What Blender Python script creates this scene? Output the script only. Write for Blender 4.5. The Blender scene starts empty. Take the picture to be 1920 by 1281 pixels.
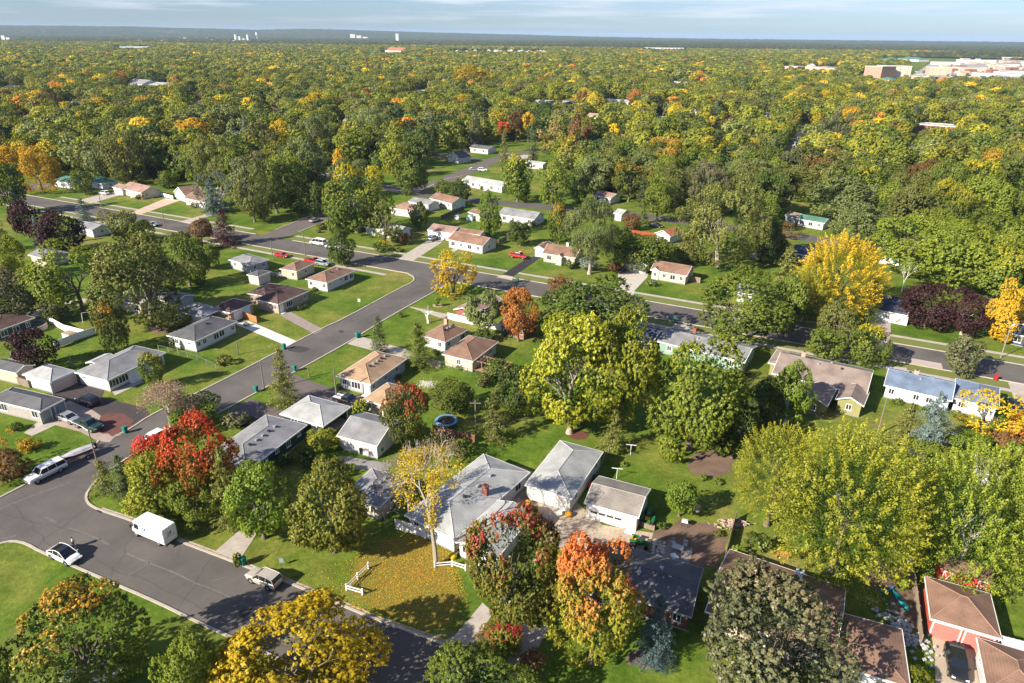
import bpy, bmesh, math, random
import numpy as np
from mathutils import Vector, Matrix
from mathutils.geometry import tessellate_polygon

# ------------------------------------------------------------------ camera, sky, sun, exposure
S = bpy.context.scene
COL = S.collection
CAM_H, FPX, PITCH, ROLL = 62.0, 1280.0, math.radians(24.17), math.atan(0.011)
cd = bpy.data.cameras.new('camera'); cam = bpy.data.objects.new('camera', cd); COL.objects.link(cam)
cd.sensor_width = 36; cd.lens = 36 * FPX / 1920; cd.clip_start = 0.5; cd.clip_end = 60000
cam.location = (0, 0, CAM_H)
cam.matrix_world = (Matrix.Translation((0, 0, CAM_H)) @ Matrix.Rotation(math.pi / 2 - PITCH, 4, 'X') @ Matrix.Rotation(ROLL, 4, 'Z'))
S.camera = cam

SUN_AZ, SUN_EL = math.radians(33), math.radians(30)      # shadows fall towards SUN_AZ (from +X, counter-clockwise)
w = bpy.data.worlds.new('World'); S.world = w; w.use_nodes = True
nt = w.node_tree; nt.nodes.clear()
def nd(t, ty, **k):
    n = t.nodes.new(ty)
    for a, b in k.items(): setattr(n, a, b)
    return n
out = nd(nt, 'ShaderNodeOutputWorld'); bg = nd(nt, 'ShaderNodeBackground'); sky = nd(nt, 'ShaderNodeTexSky', sky_type='NISHITA', sun_disc=False)
sky.sun_elevation = SUN_EL
sky.sun_rotation = math.radians(90) - (SUN_AZ + math.pi)   # compass angle of the sun itself
sky.altitude = 300; sky.air_density = 1.0; sky.dust_density = 0.6; sky.ozone_density = 1.6
bg.inputs['Strength'].default_value = 0.068
tc = nd(nt, 'ShaderNodeTexCoord'); mp = nd(nt, 'ShaderNodeMapping'); mp.inputs['Scale'].default_value = (3.2, 3.2, 52)
nz = nd(nt, 'ShaderNodeTexNoise'); nz.inputs['Scale'].default_value = 1.5; nz.inputs['Detail'].default_value = 5; nz.inputs['Roughness'].default_value = .55
cr = nd(nt, 'ShaderNodeValToRGB'); cr.color_ramp.elements[0].position = .48; cr.color_ramp.elements[1].position = .66
cr.color_ramp.elements[1].color = (.75, .75, .75, 1)
mx = nd(nt, 'ShaderNodeMix', data_type='RGBA'); mx.inputs[7].default_value = (5.9, 6.2, 6.9, 1)
sep = nd(nt, 'ShaderNodeSeparateXYZ'); lo = nd(nt, 'ShaderNodeMapRange'); lo.inputs['From Min'].default_value = .006; lo.inputs['From Max'].default_value = .03
mu = nd(nt, 'ShaderNodeMath', operation='MULTIPLY')
tint = nd(nt, 'ShaderNodeMix', data_type='RGBA', blend_type='MULTIPLY'); tint.inputs[0].default_value = 1; tint.inputs[7].default_value = (.55, .69, 1.02, 1)
L = nt.links.new
L(tc.outputs['Generated'], mp.inputs['Vector']); L(mp.outputs[0], nz.inputs['Vector']); L(nz.outputs['Fac'], cr.inputs[0])
L(tc.outputs['Generated'], sep.inputs[0]); L(sep.outputs['Z'], lo.inputs['Value']); L(lo.outputs[0], mu.inputs[0]); L(cr.outputs[0], mu.inputs[1])
L(sky.outputs[0], tint.inputs[6]); L(tint.outputs[2], mx.inputs[6]); L(mu.outputs[0], mx.inputs[0]); L(mx.outputs[2], bg.inputs['Color']); L(bg.outputs[0], out.inputs['Surface'])

sl = bpy.data.lights.new('sun', 'SUN'); sl.energy = 5.0; sl.angle = math.radians(.55); sl.color = (1, .91, .76)
so = bpy.data.objects.new('sun', sl); COL.objects.link(so)
so.rotation_euler = Vector((math.cos(SUN_AZ) * math.cos(SUN_EL), math.sin(SUN_AZ) * math.cos(SUN_EL), -math.sin(SUN_EL))).to_track_quat('-Z', 'Y').to_euler()
so.location = (-200, -100, 200)
S.view_settings.view_transform = 'Standard'; S.view_settings.look = 'None'
S.view_settings.exposure = 1.14; S.view_settings.gamma = 1
try: S.view_settings.use_curve_mapping = False
except Exception: pass
S.render.engine = 'CYCLES'
S.cycles.max_bounces = 6; S.cycles.diffuse_bounces = 2; S.cycles.glossy_bounces = 2; S.cycles.transmission_bounces = 3
S.cycles.volume_bounces = 0; S.cycles.transparent_max_bounces = 6; S.cycles.use_denoising = True

# ------------------------------------------------------------------ survey helpers: a sight line of the photograph to a point on the ground (or at height z)
CR, SR, CP, SP = math.cos(ROLL), math.sin(ROLL), math.cos(PITCH), math.sin(PITCH)
def ray(px, py):
    x = (px - 960) / FPX; y = -(py - 640.5) / FPX
    xr = CR * x - SR * y; yr = SR * x + CR * y
    return (xr, CP + SP * yr, -SP + CP * yr)
def G(px, py, z=0.0):
    d = ray(px, py); t = (z - CAM_H) / d[2]
    return Vector((d[0] * t, d[1] * t, z))
def proj(p):
    x, y, z = p[0], p[1], p[2] - CAM_H
    f = y * CP - z * SP; u = y * SP + z * CP
    if f <= 1: return (-9999, -9999)
    xr, yr = x / f, u / f
    return (960 + FPX * (CR * xr + SR * yr), 640.5 - FPX * (-SR * xr + CR * yr))
def at_height(bx, by, tx, ty):
    B = G(bx, by); d = ray(tx, ty); k = math.hypot(B.x, B.y) / math.hypot(d[0], d[1])
    return CAM_H + d[2] * k

# ------------------------------------------------------------------ materials
MATS = {}
def M(name, col, rough=.85, var=.12, scale=1.5, bump=0.0, col2=None, metal=0, spec=.3, detail=5, stretch=None, coords='Object', emit=None):
    if name in MATS: return MATS[name]
    m = bpy.data.materials.new(name); m.use_nodes = True; t = m.node_tree; b = t.nodes['Principled BSDF']
    b.inputs['Roughness'].default_value = rough; b.inputs['Metallic'].default_value = metal; b.inputs['Specular IOR Level'].default_value = spec
    c = tuple(col) + (1,)
    if var <= 0: b.inputs['Base Color'].default_value = c
    else:
        tc = nd(t, 'ShaderNodeTexCoord'); mp = nd(t, 'ShaderNodeMapping'); mp.inputs['Scale'].default_value = stretch or (1, 1, 1)
        n = nd(t, 'ShaderNodeTexNoise'); n.inputs['Scale'].default_value = scale; n.inputs['Detail'].default_value = detail
        n2 = nd(t, 'ShaderNodeTexNoise'); n2.inputs['Scale'].default_value = scale * 9; n2.inputs['Detail'].default_value = 4
        ad = nd(t, 'ShaderNodeMath', operation='MULTIPLY_ADD'); ad.inputs[1].default_value = .5; 
        r = nd(t, 'ShaderNodeValToRGB')
        lo = c2 = tuple(x * (1 - var) for x in col) + (1,); hi = tuple(min(1, x * (1 + var)) for x in col) + (1,)
        if col2: hi = tuple(col2) + (1,)
        r.color_ramp.elements[0].position = .35; r.color_ramp.elements[1].position = .68
        r.color_ramp.elements[0].color = lo; r.color_ramp.elements[1].color = hi
        hf = nd(t, 'ShaderNodeMath', operation='MULTIPLY'); hf.inputs[1].default_value = .5
        t.links.new(tc.outputs[coords], mp.inputs[0]); t.links.new(mp.outputs[0], n.inputs['Vector']); t.links.new(mp.outputs[0], n2.inputs['Vector'])
        t.links.new(n2.outputs['Fac'], hf.inputs[0]); t.links.new(n.outputs['Fac'], ad.inputs[0]); t.links.new(hf.outputs[0], ad.inputs[2])
        t.links.new(ad.outputs[0], r.inputs[0]); t.links.new(r.outputs[0], b.inputs['Base Color'])
        if bump:
            bp = nd(t, 'ShaderNodeBump'); bp.inputs['Strength'].default_value = bump; bp.inputs['Distance'].default_value = .05
            t.links.new(n2.outputs['Fac'], bp.inputs['Height']); t.links.new(bp.outputs[0], b.inputs['Normal'])
    MATS[name] = m
    return m

def roof_mat(name, col, streak=.34):
    """asphalt shingles: courses at equal steps of height, mottled tabs, long weather streaks"""
    if name in MATS: return MATS[name]
    m = bpy.data.materials.new(name); m.use_nodes = True; t = m.node_tree; b = t.nodes['Principled BSDF']
    b.inputs['Roughness'].default_value = .9; b.inputs['Specular IOR Level'].default_value = .2
    tc = nd(t, 'ShaderNodeTexCoord')
    n1 = nd(t, 'ShaderNodeTexNoise'); n1.inputs['Scale'].default_value = .45; n1.inputs['Detail'].default_value = 6
    n2 = nd(t, 'ShaderNodeTexNoise'); n2.inputs['Scale'].default_value = 7; n2.inputs['Detail'].default_value = 3
    wv = nd(t, 'ShaderNodeTexWave', bands_direction='Z', wave_profile='SAW'); wv.inputs['Scale'].default_value = 3.2; wv.inputs['Distortion'].default_value = .3
    t.links.new(tc.outputs['Object'], wv.inputs[0]); t.links.new(tc.outputs['Object'], n1.inputs[0]); t.links.new(tc.outputs['Object'], n2.inputs[0])
    s = nd(t, 'ShaderNodeMath', operation='MULTIPLY_ADD'); s.inputs[1].default_value = .9
    s2 = nd(t, 'ShaderNodeMath', operation='MULTIPLY_ADD'); s2.inputs[1].default_value = .55
    s3 = nd(t, 'ShaderNodeMath', operation='MULTIPLY'); s3.inputs[1].default_value = .22
    t.links.new(wv.outputs['Fac'], s3.inputs[0]); t.links.new(n2.outputs['Fac'], s2.inputs[0]); t.links.new(s3.outputs[0], s2.inputs[2])
    t.links.new(n1.outputs['Fac'], s.inputs[0]); t.links.new(s2.outputs[0], s.inputs[2])
    r = nd(t, 'ShaderNodeValToRGB'); r.color_ramp.elements[0].position = .55; r.color_ramp.elements[1].position = 1.05
    r.color_ramp.elements[0].color = tuple(x * (1 - streak) for x in col) + (1,); r.color_ramp.elements[1].color = tuple(min(.9, x * (1 + streak)) for x in col) + (1,)
    t.links.new(s.outputs[0], r.inputs[0]); t.links.new(r.outputs[0], b.inputs['Base Color'])
    bp = nd(t, 'ShaderNodeBump'); bp.inputs['Strength'].default_value = .4; bp.inputs['Distance'].default_value = .03
    t.links.new(s2.outputs[0], bp.inputs['Height']); t.links.new(bp.outputs[0], b.inputs['Normal'])
    MATS[name] = m
    return m

def siding_mat(name, col, horiz=True):
    if name in MATS: return MATS[name]
    m = bpy.data.materials.new(name); m.use_nodes = True; t = m.node_tree; b = t.nodes['Principled BSDF']
    b.inputs['Roughness'].default_value = .7; b.inputs['Specular IOR Level'].default_value = .25
    tc = nd(t, 'ShaderNodeTexCoord')
    wv = nd(t, 'ShaderNodeTexWave', bands_direction='Z', wave_profile='SAW'); wv.inputs['Scale'].default_value = 1.6
    n1 = nd(t, 'ShaderNodeTexNoise'); n1.inputs['Scale'].default_value = .8; n1.inputs['Detail'].default_value = 5
    s = nd(t, 'ShaderNodeMath', operation='MULTIPLY_ADD'); s.inputs[1].default_value = .3
    t.links.new(tc.outputs['Object'], wv.inputs[0]); t.links.new(tc.outputs['Object'], n1.inputs[0]); t.links.new(wv.outputs['Fac'], s.inputs[0]); t.links.new(n1.outputs['Fac'], s.inputs[2])
    r = nd(t, 'ShaderNodeValToRGB'); r.color_ramp.elements[0].position = .3; r.color_ramp.elements[1].position = .85
    r.color_ramp.elements[0].color = tuple(x * .82 for x in col) + (1,); r.color_ramp.elements[1].color = tuple(min(.85, x * 1.06) for x in col) + (1,)
    t.links.new(s.outputs[0], r.inputs[0]); t.links.new(r.outputs[0], b.inputs['Base Color'])
    bp = nd(t, 'ShaderNodeBump'); bp.inputs['Strength'].default_value = .5; bp.inputs['Distance'].default_value = .03
    t.links.new(wv.outputs['Fac'], bp.inputs['Height']); t.links.new(bp.outputs[0], b.inputs['Normal'])
    MATS[name] = m
    return m

def leaf_mat(name, inner, tip, top=None, top_at=.5, soft=.35):
    """foliage: inner and tip leaf colours, optional turned colour towards the crown's top shoots, per-tree variation"""
    if name in MATS: return MATS[name]
    m = bpy.data.materials.new(name); m.use_nodes = True; t = m.node_tree; t.nodes.clear(); K = t.links.new
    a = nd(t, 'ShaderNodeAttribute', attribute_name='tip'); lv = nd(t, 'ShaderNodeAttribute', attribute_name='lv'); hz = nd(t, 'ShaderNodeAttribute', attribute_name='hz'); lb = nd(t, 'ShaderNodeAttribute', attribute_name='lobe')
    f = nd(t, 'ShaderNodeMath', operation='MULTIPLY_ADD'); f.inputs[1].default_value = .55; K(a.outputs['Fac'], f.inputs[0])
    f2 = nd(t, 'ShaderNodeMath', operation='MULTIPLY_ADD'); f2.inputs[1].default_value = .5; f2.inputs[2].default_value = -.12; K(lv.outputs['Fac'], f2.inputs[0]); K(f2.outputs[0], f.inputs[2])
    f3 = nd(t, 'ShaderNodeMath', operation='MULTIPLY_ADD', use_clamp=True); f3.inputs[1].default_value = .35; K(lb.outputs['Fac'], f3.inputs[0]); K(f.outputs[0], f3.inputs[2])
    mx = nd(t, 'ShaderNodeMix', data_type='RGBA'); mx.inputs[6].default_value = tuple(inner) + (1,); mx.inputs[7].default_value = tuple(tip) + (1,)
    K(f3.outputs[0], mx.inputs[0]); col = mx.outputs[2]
    if top:
        g = nd(t, 'ShaderNodeMath', operation='MULTIPLY_ADD'); g.inputs[1].default_value = .45; K(lb.outputs['Fac'], g.inputs[0]); K(hz.outputs['Fac'], g.inputs[2])
        g1 = nd(t, 'ShaderNodeMath', operation='MULTIPLY_ADD'); g1.inputs[1].default_value = .35; K(lv.outputs['Fac'], g1.inputs[0]); K(g.outputs[0], g1.inputs[2])
        mr = nd(t, 'ShaderNodeMapRange'); mr.inputs['From Min'].default_value = top_at + .25; mr.inputs['From Max'].default_value = top_at + .25 + soft
        K(g1.outputs[0], mr.inputs['Value'])
        mt = nd(t, 'ShaderNodeMix', data_type='RGBA'); mt.inputs[7].default_value = tuple(top) + (1,); K(mr.outputs[0], mt.inputs[0]); K(col, mt.inputs[6]); col = mt.outputs[2]
    oi = nd(t, 'ShaderNodeObjectInfo'); hs = nd(t, 'ShaderNodeHueSaturation'); mv = nd(t, 'ShaderNodeMapRange'); mv.inputs['To Min'].default_value = 1.12; mv.inputs['To Max'].default_value = 1.62
    K(oi.outputs['Random'], mv.inputs['Value']); K(mv.outputs[0], hs.inputs['Value']); K(col, hs.inputs['Color']); col = hs.outputs[0]
    d = nd(t, 'ShaderNodeBsdfDiffuse'); tr = nd(t, 'ShaderNodeBsdfTranslucent'); gl = nd(t, 'ShaderNodeBsdfGlossy'); gl.inputs['Roughness'].default_value = .45; gl.inputs['Color'].default_value = (.5, .5, .5, 1)
    K(col, d.inputs['Color']); K(col, tr.inputs['Color'])
    m1 = nd(t, 'ShaderNodeMixShader'); m1.inputs[0].default_value = .36; K(d.outputs[0], m1.inputs[1]); K(tr.outputs[0], m1.inputs[2])
    m2 = nd(t, 'ShaderNodeMixShader'); m2.inputs[0].default_value = .035; K(m1.outputs[0], m2.inputs[1]); K(gl.outputs[0], m2.inputs[2])
    o = nd(t, 'ShaderNodeOutputMaterial'); K(m2.outputs[0], o.inputs['Surface'])
    MATS[name] = m
    return m

def forest_mat(name, stops):
    """foliage for the far wood: the colour of a tree is picked by its own random number"""
    m = leaf_mat(name, (.05, .07, .02), (.1, .1, .02)); t = m.node_tree
    hs = [n for n in t.nodes if n.type == 'HUE_SAT'][0]; oi = [n for n in t.nodes if n.type == 'OBJECT_INFO'][0]; mxn = [n for n in t.nodes if n.type == 'MIX'][0]
    r = nd(t, 'ShaderNodeValToRGB'); r.color_ramp.interpolation = 'CONSTANT'; e = r.color_ramp.elements
    e[0].position = 0; e[0].color = stops[0][1] + (1,); e[1].position = stops[1][0]; e[1].color = stops[1][1] + (1,)
    for p, c in stops[2:]:
        q = e.new(p); q.color = c + (1,)
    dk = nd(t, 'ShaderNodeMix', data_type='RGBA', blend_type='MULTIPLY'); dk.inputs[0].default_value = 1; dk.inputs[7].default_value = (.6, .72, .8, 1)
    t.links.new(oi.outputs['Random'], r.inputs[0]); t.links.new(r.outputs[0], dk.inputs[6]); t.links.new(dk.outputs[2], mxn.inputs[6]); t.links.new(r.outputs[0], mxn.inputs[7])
    # decorrelate brightness from the colour pick
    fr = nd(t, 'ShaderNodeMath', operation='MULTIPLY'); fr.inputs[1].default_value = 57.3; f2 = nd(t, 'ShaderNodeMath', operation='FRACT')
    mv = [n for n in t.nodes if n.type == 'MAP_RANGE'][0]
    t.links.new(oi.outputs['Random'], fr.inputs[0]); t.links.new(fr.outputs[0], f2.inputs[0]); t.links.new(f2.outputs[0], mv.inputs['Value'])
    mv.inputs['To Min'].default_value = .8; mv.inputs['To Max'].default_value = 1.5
    return m

# ------------------------------------------------------------------ objects
def add(name, me, mat=None, parent=None, loc=None, rz=0.0):
    o = bpy.data.objects.new(name, me); COL.objects.link(o)
    if mat is not None and len(me.materials) == 0: me.materials.append(mat)
    if parent is not None: o.parent = parent
    if loc is not None: o.location = loc
    if rz: o.rotation_euler = (0, 0, rz)
    return o
def tag(o, label=None, cat=None, group=None, kind=None):
    if label: o['label'] = label
    if cat: o['category'] = cat
    if group: o['group'] = group
    if kind: o['kind'] = kind
    return o
def thing(name, label, cat, loc=(0, 0, 0), rz=0, group=None):
    o = bpy.data.objects.new(name, None); COL.objects.link(o); o.location = loc; o.rotation_euler = (0, 0, rz); o.empty_display_size = .5
    return tag(o, label, cat, group)
def mesh(vs, fs, name='mesh', smooth=False):
    me = bpy.data.meshes.new(name); me.from_pydata([tuple(v) for v in vs], [], fs); me.update()
    if smooth: me.polygons.foreach_set('use_smooth', [True] * len(me.polygons))
    return me
class MB:
    """collects faces for one mesh"""
    def __init__(s): s.v = []; s.f = []; s.m = []
    def poly(s, pts, mi=0):
        n = len(s.v); s.v += [tuple(p) for p in pts]; s.f.append(tuple(range(n, n + len(pts)))); s.m.append(mi)
    def box(s, x0, x1, y0, y1, z0, z1, mi=0, taper=0):
        n = len(s.v); t = taper
        s.v += [(x0, y0, z0), (x1, y0, z0), (x1, y1, z0), (x0, y1, z0), (x0 + t, y0 + t, z1), (x1 - t, y0 + t, z1), (x1 - t, y1 - t, z1), (x0 + t, y1 - t, z1)]
        for q in ((0, 3, 2, 1), (4, 5, 6, 7), (0, 1, 5, 4), (1, 2, 6, 5), (2, 3, 7, 6), (3, 0, 4, 7)): s.f.append(tuple(n + i for i in q)); s.m.append(mi)
        return s
    def tube(s, a, b, r0, r1=None, k=6, mi=0, cap=True):
        r1 = r0 if r1 is None else r1; a, b = Vector(a), Vector(b); d = (b - a)
        if d.length < 1e-6: return s
        d.normalize(); u = d.orthogonal().normalized(); v = d.cross(u); n = len(s.v)
        for c, r in ((a, r0), (b, r1)):
            for i in range(k):
                t = 2 * math.pi * i / k; s.v.append(tuple(c + (u * math.cos(t) + v * math.sin(t)) * r))
        for i in range(k): j = (i + 1) % k; s.f.append((n + i, n + j, n + k + j, n + k + i)); s.m.append(mi)
        if cap: s.f.append(tuple(n + i for i in reversed(range(k)))); s.m.append(mi); s.f.append(tuple(n + k + i for i in range(k))); s.m.append(mi)
        return s
    def loft(s, rings, mi=0, cap=True):
        n = len(s.v); k = len(rings[0])
        for r in rings: s.v += [tuple(p) for p in r]
        for a in range(len(rings) - 1):
            for i in range(k): j = (i + 1) % k; s.f.append((n + a * k + i, n + a * k + j, n + (a + 1) * k + j, n + (a + 1) * k + i)); s.m.append(mi)
        if cap: s.f.append(tuple(n + i for i in reversed(range(k)))); s.m.append(mi); s.f.append(tuple(n + (len(rings) - 1) * k + i for i in range(k))); s.m.append(mi)
        return s
    def me(s, name='mesh', mats=None, smooth=False):
        me = mesh(s.v, s.f, name, smooth)
        if mats:
            for q in mats: me.materials.append(q)
            me.polygons.foreach_set('material_index', s.m)
        return me
    def build(s, name, mat, parent=None, loc=None, rz=0, smooth=False): return add(name, s.me(name, smooth=smooth), mat, parent, loc, rz)
def copy_tree(o, parent=None):
    c = o.copy(); COL.objects.link(c); c.parent = parent
    for ch in list(o.children): copy_tree(ch, c)
    return c
# ------------------------------------------------------------------ palette
ASPH = M('asphalt', (.085, .083, .085), .9, .22, .25, bump=.2, col2=(.105, .10, .098))
ASPH_NEW = M('fresh_asphalt', (.028, .028, .032), .85, .25, .6)
ASPH_OLD = M('old_asphalt', (.13, .105, .10), .9, .25, .6)
CONC = M('concrete', (.40, .35, .30), .9, .2, .7, bump=.1)
CONC_L = M('light_concrete', (.56, .55, .53), .85, .1, .7)
CURB = M('curb_concrete', (.42, .37, .31), .9, .18, .8)
GRAVEL = M('gravel', (.46, .42, .37), .95, .15, 1.5, bump=.3)
DIRT = M('bare_soil', (.16, .105, .075), .95, .35, .5, bump=.4)
MULCH = M('mulch', (.13, .05, .035), .95, .3, 3, bump=.5)
DRY = M('dry_grass', (.20, .19, .06), .95, .3, .4, col2=(.14, .19, .04))
TRIM = M('white_trim', (.74, .73, .70), .5, .04, 2)
GLASS = M('window_glass', (.025, .03, .036), .12, 0, spec=.8)
WHITE = siding_mat('white_siding', (.60, .585, .555)); CREAM = siding_mat('cream_siding', (.56, .49, .36)); GREYW = siding_mat('grey_siding', (.38, .39, .40))
BEIGE = siding_mat('beige_siding', (.50, .42, .32)); DGREEN = siding_mat('dark_green_siding', (.025, .06, .055)); OLIVE = siding_mat('olive_siding', (.27, .26, .11))
TEAL = siding_mat('green_siding', (.24, .36, .29)); PBLUE = siding_mat('pale_blue_siding', (.60, .70, .80)); NAVY = siding_mat('navy_siding', (.05, .07, .11))
BRICK = M('red_brick', (.26, .10, .07), .9, .25, 4); TANBRICK = M('tan_brick', (.42, .30, .22), .9, .2, 4)
R_TAN = roof_mat('tan_shingles', (.33, .22, .135)); R_BROWN = roof_mat('brown_shingles', (.20, .12, .085)); R_DBROWN = roof_mat('dark_brown_shingles', (.10, .062, .055))
R_GREY = roof_mat('grey_shingles', (.20, .20, .205)); R_LGREY = roof_mat('light_grey_shingles', (.31, .315, .31), .3); R_DGREY = roof_mat('charcoal_shingles', (.095, .095, .10))
R_TAUPE = roof_mat('taupe_shingles', (.21, .165, .14)); R_BLUE = roof_mat('blue_grey_shingles', (.13, .17, .235)); R_NAVY = roof_mat('navy_shingles', (.05, .065, .10)); R_RED = roof_mat('terracotta_shingles', (.34, .13, .07))
R_WGREY = roof_mat('weathered_grey_shingles', (.23, .205, .18)); R_GREEN = roof_mat('green_shingles', (.07, .16, .12)); R_PINK = roof_mat('pinkish_brown_shingles', (.27, .17, .14))
WOOD = M('weathered_wood', (.26, .20, .15), .9, .25, 2); CEDAR = M('orange_cedar', (.42, .18, .06), .85, .2, 2); VINYL = M('white_vinyl', (.78, .77, .75), .45, .04, 1)
POLE = M('utility_pole_wood', (.20, .16, .13), .9, .2, 2); METAL = M('galvanised_steel', (.5, .5, .5), .4, .1, 2, metal=.6); DARKM = M('dark_metal', (.04, .04, .045), .5, 0)
REDP = M('red_paint', (.42, .05, .035), .55, .08, 2); RUB = M('tyre_rubber', (.02, .02, .02), .9, 0); RIM = M('wheel_rim', (.45, .45, .47), .35, 0, metal=.7)
BARK = M('bark', (.15, .12, .095), .95, .3, 4, bump=.5); BARK_L = M('pale_bark', (.36, .31, .25), .95, .2, 4, bump=.4); TWIG = M('grey_twigs', (.34, .28, .24), .95, .15, 3)

# ------------------------------------------------------------------ ground, lawns, far land
def ground_material():
    m = bpy.data.materials.new('lawn_grass'); m.use_nodes = True; t = m.node_tree; b = t.nodes['Principled BSDF']; K = t.links.new
    b.inputs['Roughness'].default_value = .95; b.inputs['Specular IOR Level'].default_value = .1
    g = nd(t, 'ShaderNodeNewGeometry')
    def nz(sc, de=5, ro=.55):
        n = nd(t, 'ShaderNodeTexNoise'); n.inputs['Scale'].default_value = sc; n.inputs['Detail'].default_value = de; n.inputs['Roughness'].default_value = ro; K(g.outputs['Position'], n.inputs['Vector']); return n.outputs['Fac']
    def ramp(f, stops):
        r = nd(t, 'ShaderNodeValToRGB'); e = r.color_ramp.elements
        e[0].position, e[0].color = stops[0][0], stops[0][1] + (1,); e[1].position, e[1].color = stops[1][0], stops[1][1] + (1,)
        for p, c in stops[2:]: q = e.new(p); q.color = c + (1,)
        K(f, r.inputs[0]); return r.outputs[0]
    base = ramp(nz(.045, 7, .6), [(.34, (.065, .125, .012)), (.47, (.100, .155, .018)), (.58, (.155, .175, .032)), (.70, (.23, .19, .065))])
    fine = ramp(nz(1.4, 6, .7), [(.3, (.62, .66, .6)), (.7, (1.25, 1.22, 1.2))])
    mu = nd(t, 'ShaderNodeMix', data_type='RGBA', blend_type='MULTIPLY'); mu.inputs[0].default_value = 1; K(base, mu.inputs[6]); K(fine, mu.inputs[7])
    mid = ramp(nz(.28, 6, .65), [(.36, (.74, .80, .72)), (.64, (1.25, 1.18, 1.25))])
    mu0 = nd(t, 'ShaderNodeMix', data_type='RGBA', blend_type='MULTIPLY'); mu0.inputs[0].default_value = 1; K(mu.outputs[2], mu0.inputs[6]); K(mid, mu0.inputs[7]); mu = mu0
    brown = ramp(nz(.12, 6, .65), [(.60, (0, 0, 0)), (.76, (.55, .55, .55))])
    m2 = nd(t, 'ShaderNodeMix', data_type='RGBA'); m2.inputs[7].default_value = (.16, .125, .06, 1); K(brown, m2.inputs[0]); K(mu.outputs[2], m2.inputs[6])
    K(m2.outputs[2], b.inputs['Base Color'])
    bp = nd(t, 'ShaderNodeBump'); bp.inputs['Strength'].default_value = .6; bp.inputs['Distance'].default_value = .12; K(nz(3.0, 5), bp.inputs['Height']); K(bp.outputs[0], b.inputs['Normal'])
    return m
GRASS = ground_material()
gm = MB(); R_ = 28000
gm.poly([(-R_, -3000, 0), (R_, -3000, 0), (R_, R_, 0), (-R_, R_, 0)])
tag(gm.build('ground', GRASS), kind='structure')

def flat(name, pts, mat, z, kind='structure', parent=None):
    """a flat sheet on the ground from sight-line corners"""
    P = [G(*p) if len(p) == 2 else Vector(p) for p in pts]
    P = [Vector((p.x, p.y, z)) for p in P]
    tr = tessellate_polygon([P])
    me = mesh(P, [tuple(q) for q in tr])
    bm = bmesh.new(); bm.from_mesh(me); bmesh.ops.recalc_face_normals(bm, faces=bm.faces)
    if bm.faces and sum(f.normal.z for f in bm.faces) < 0: bmesh.ops.reverse_faces(bm, faces=bm.faces)
    bm.to_mesh(me); bm.free()
    return tag(add(name, me, mat), kind=kind)
def smooth_line(P, it=2):
    P = [Vector(p) for p in P]
    for _ in range(it):
        Q = [P[0]]
        for a, b in zip(P, P[1:]): Q += [a * .75 + b * .25, a * .25 + b * .75]
        P = Q + [P[-1]]
    return P
def ribbon(name, pts, width, mat, z, side=0, thick=0, kind='structure', sm=0):
    P = [G(*p) if not isinstance(p, Vector) else p for p in pts]
    if sm: P = smooth_line(P, sm)
    V = []; F = []
    for i, p in enumerate(P):
        d = (P[min(i + 1, len(P) - 1)] - P[max(i - 1, 0)]); d.z = 0; d.normalize(); n = Vector((-d.y, d.x, 0))
        a = p + n * width * (.5 + side * .5); b = p - n * width * (.5 - side * .5)
        V += [(a.x, a.y, z), (b.x, b.y, z)] if not thick else [(a.x, a.y, z), (b.x, b.y, z), (b.x, b.y, z - thick), (a.x, a.y, z - thick)]
    k = 4 if thick else 2
    for i in range(len(P) - 1):
        a, b = i * k, (i + 1) * k
        if thick:
            F += [(a, a + 1, b + 1, b), (a + 1, a + 2, b + 2, b + 1), (a + 3, a, b, b + 3)]
        else: F.append((a, a + 1, b + 1, b))
    me = mesh(V, F); bm = bmesh.new(); bm.from_mesh(me)
    if sum(f.normal.z * f.calc_area() for f in bm.faces) < 0: bmesh.ops.reverse_faces(bm, faces=bm.faces)
    bm.to_mesh(me); bm.free()
    return tag(add(name, me, mat), kind=kind)

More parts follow.
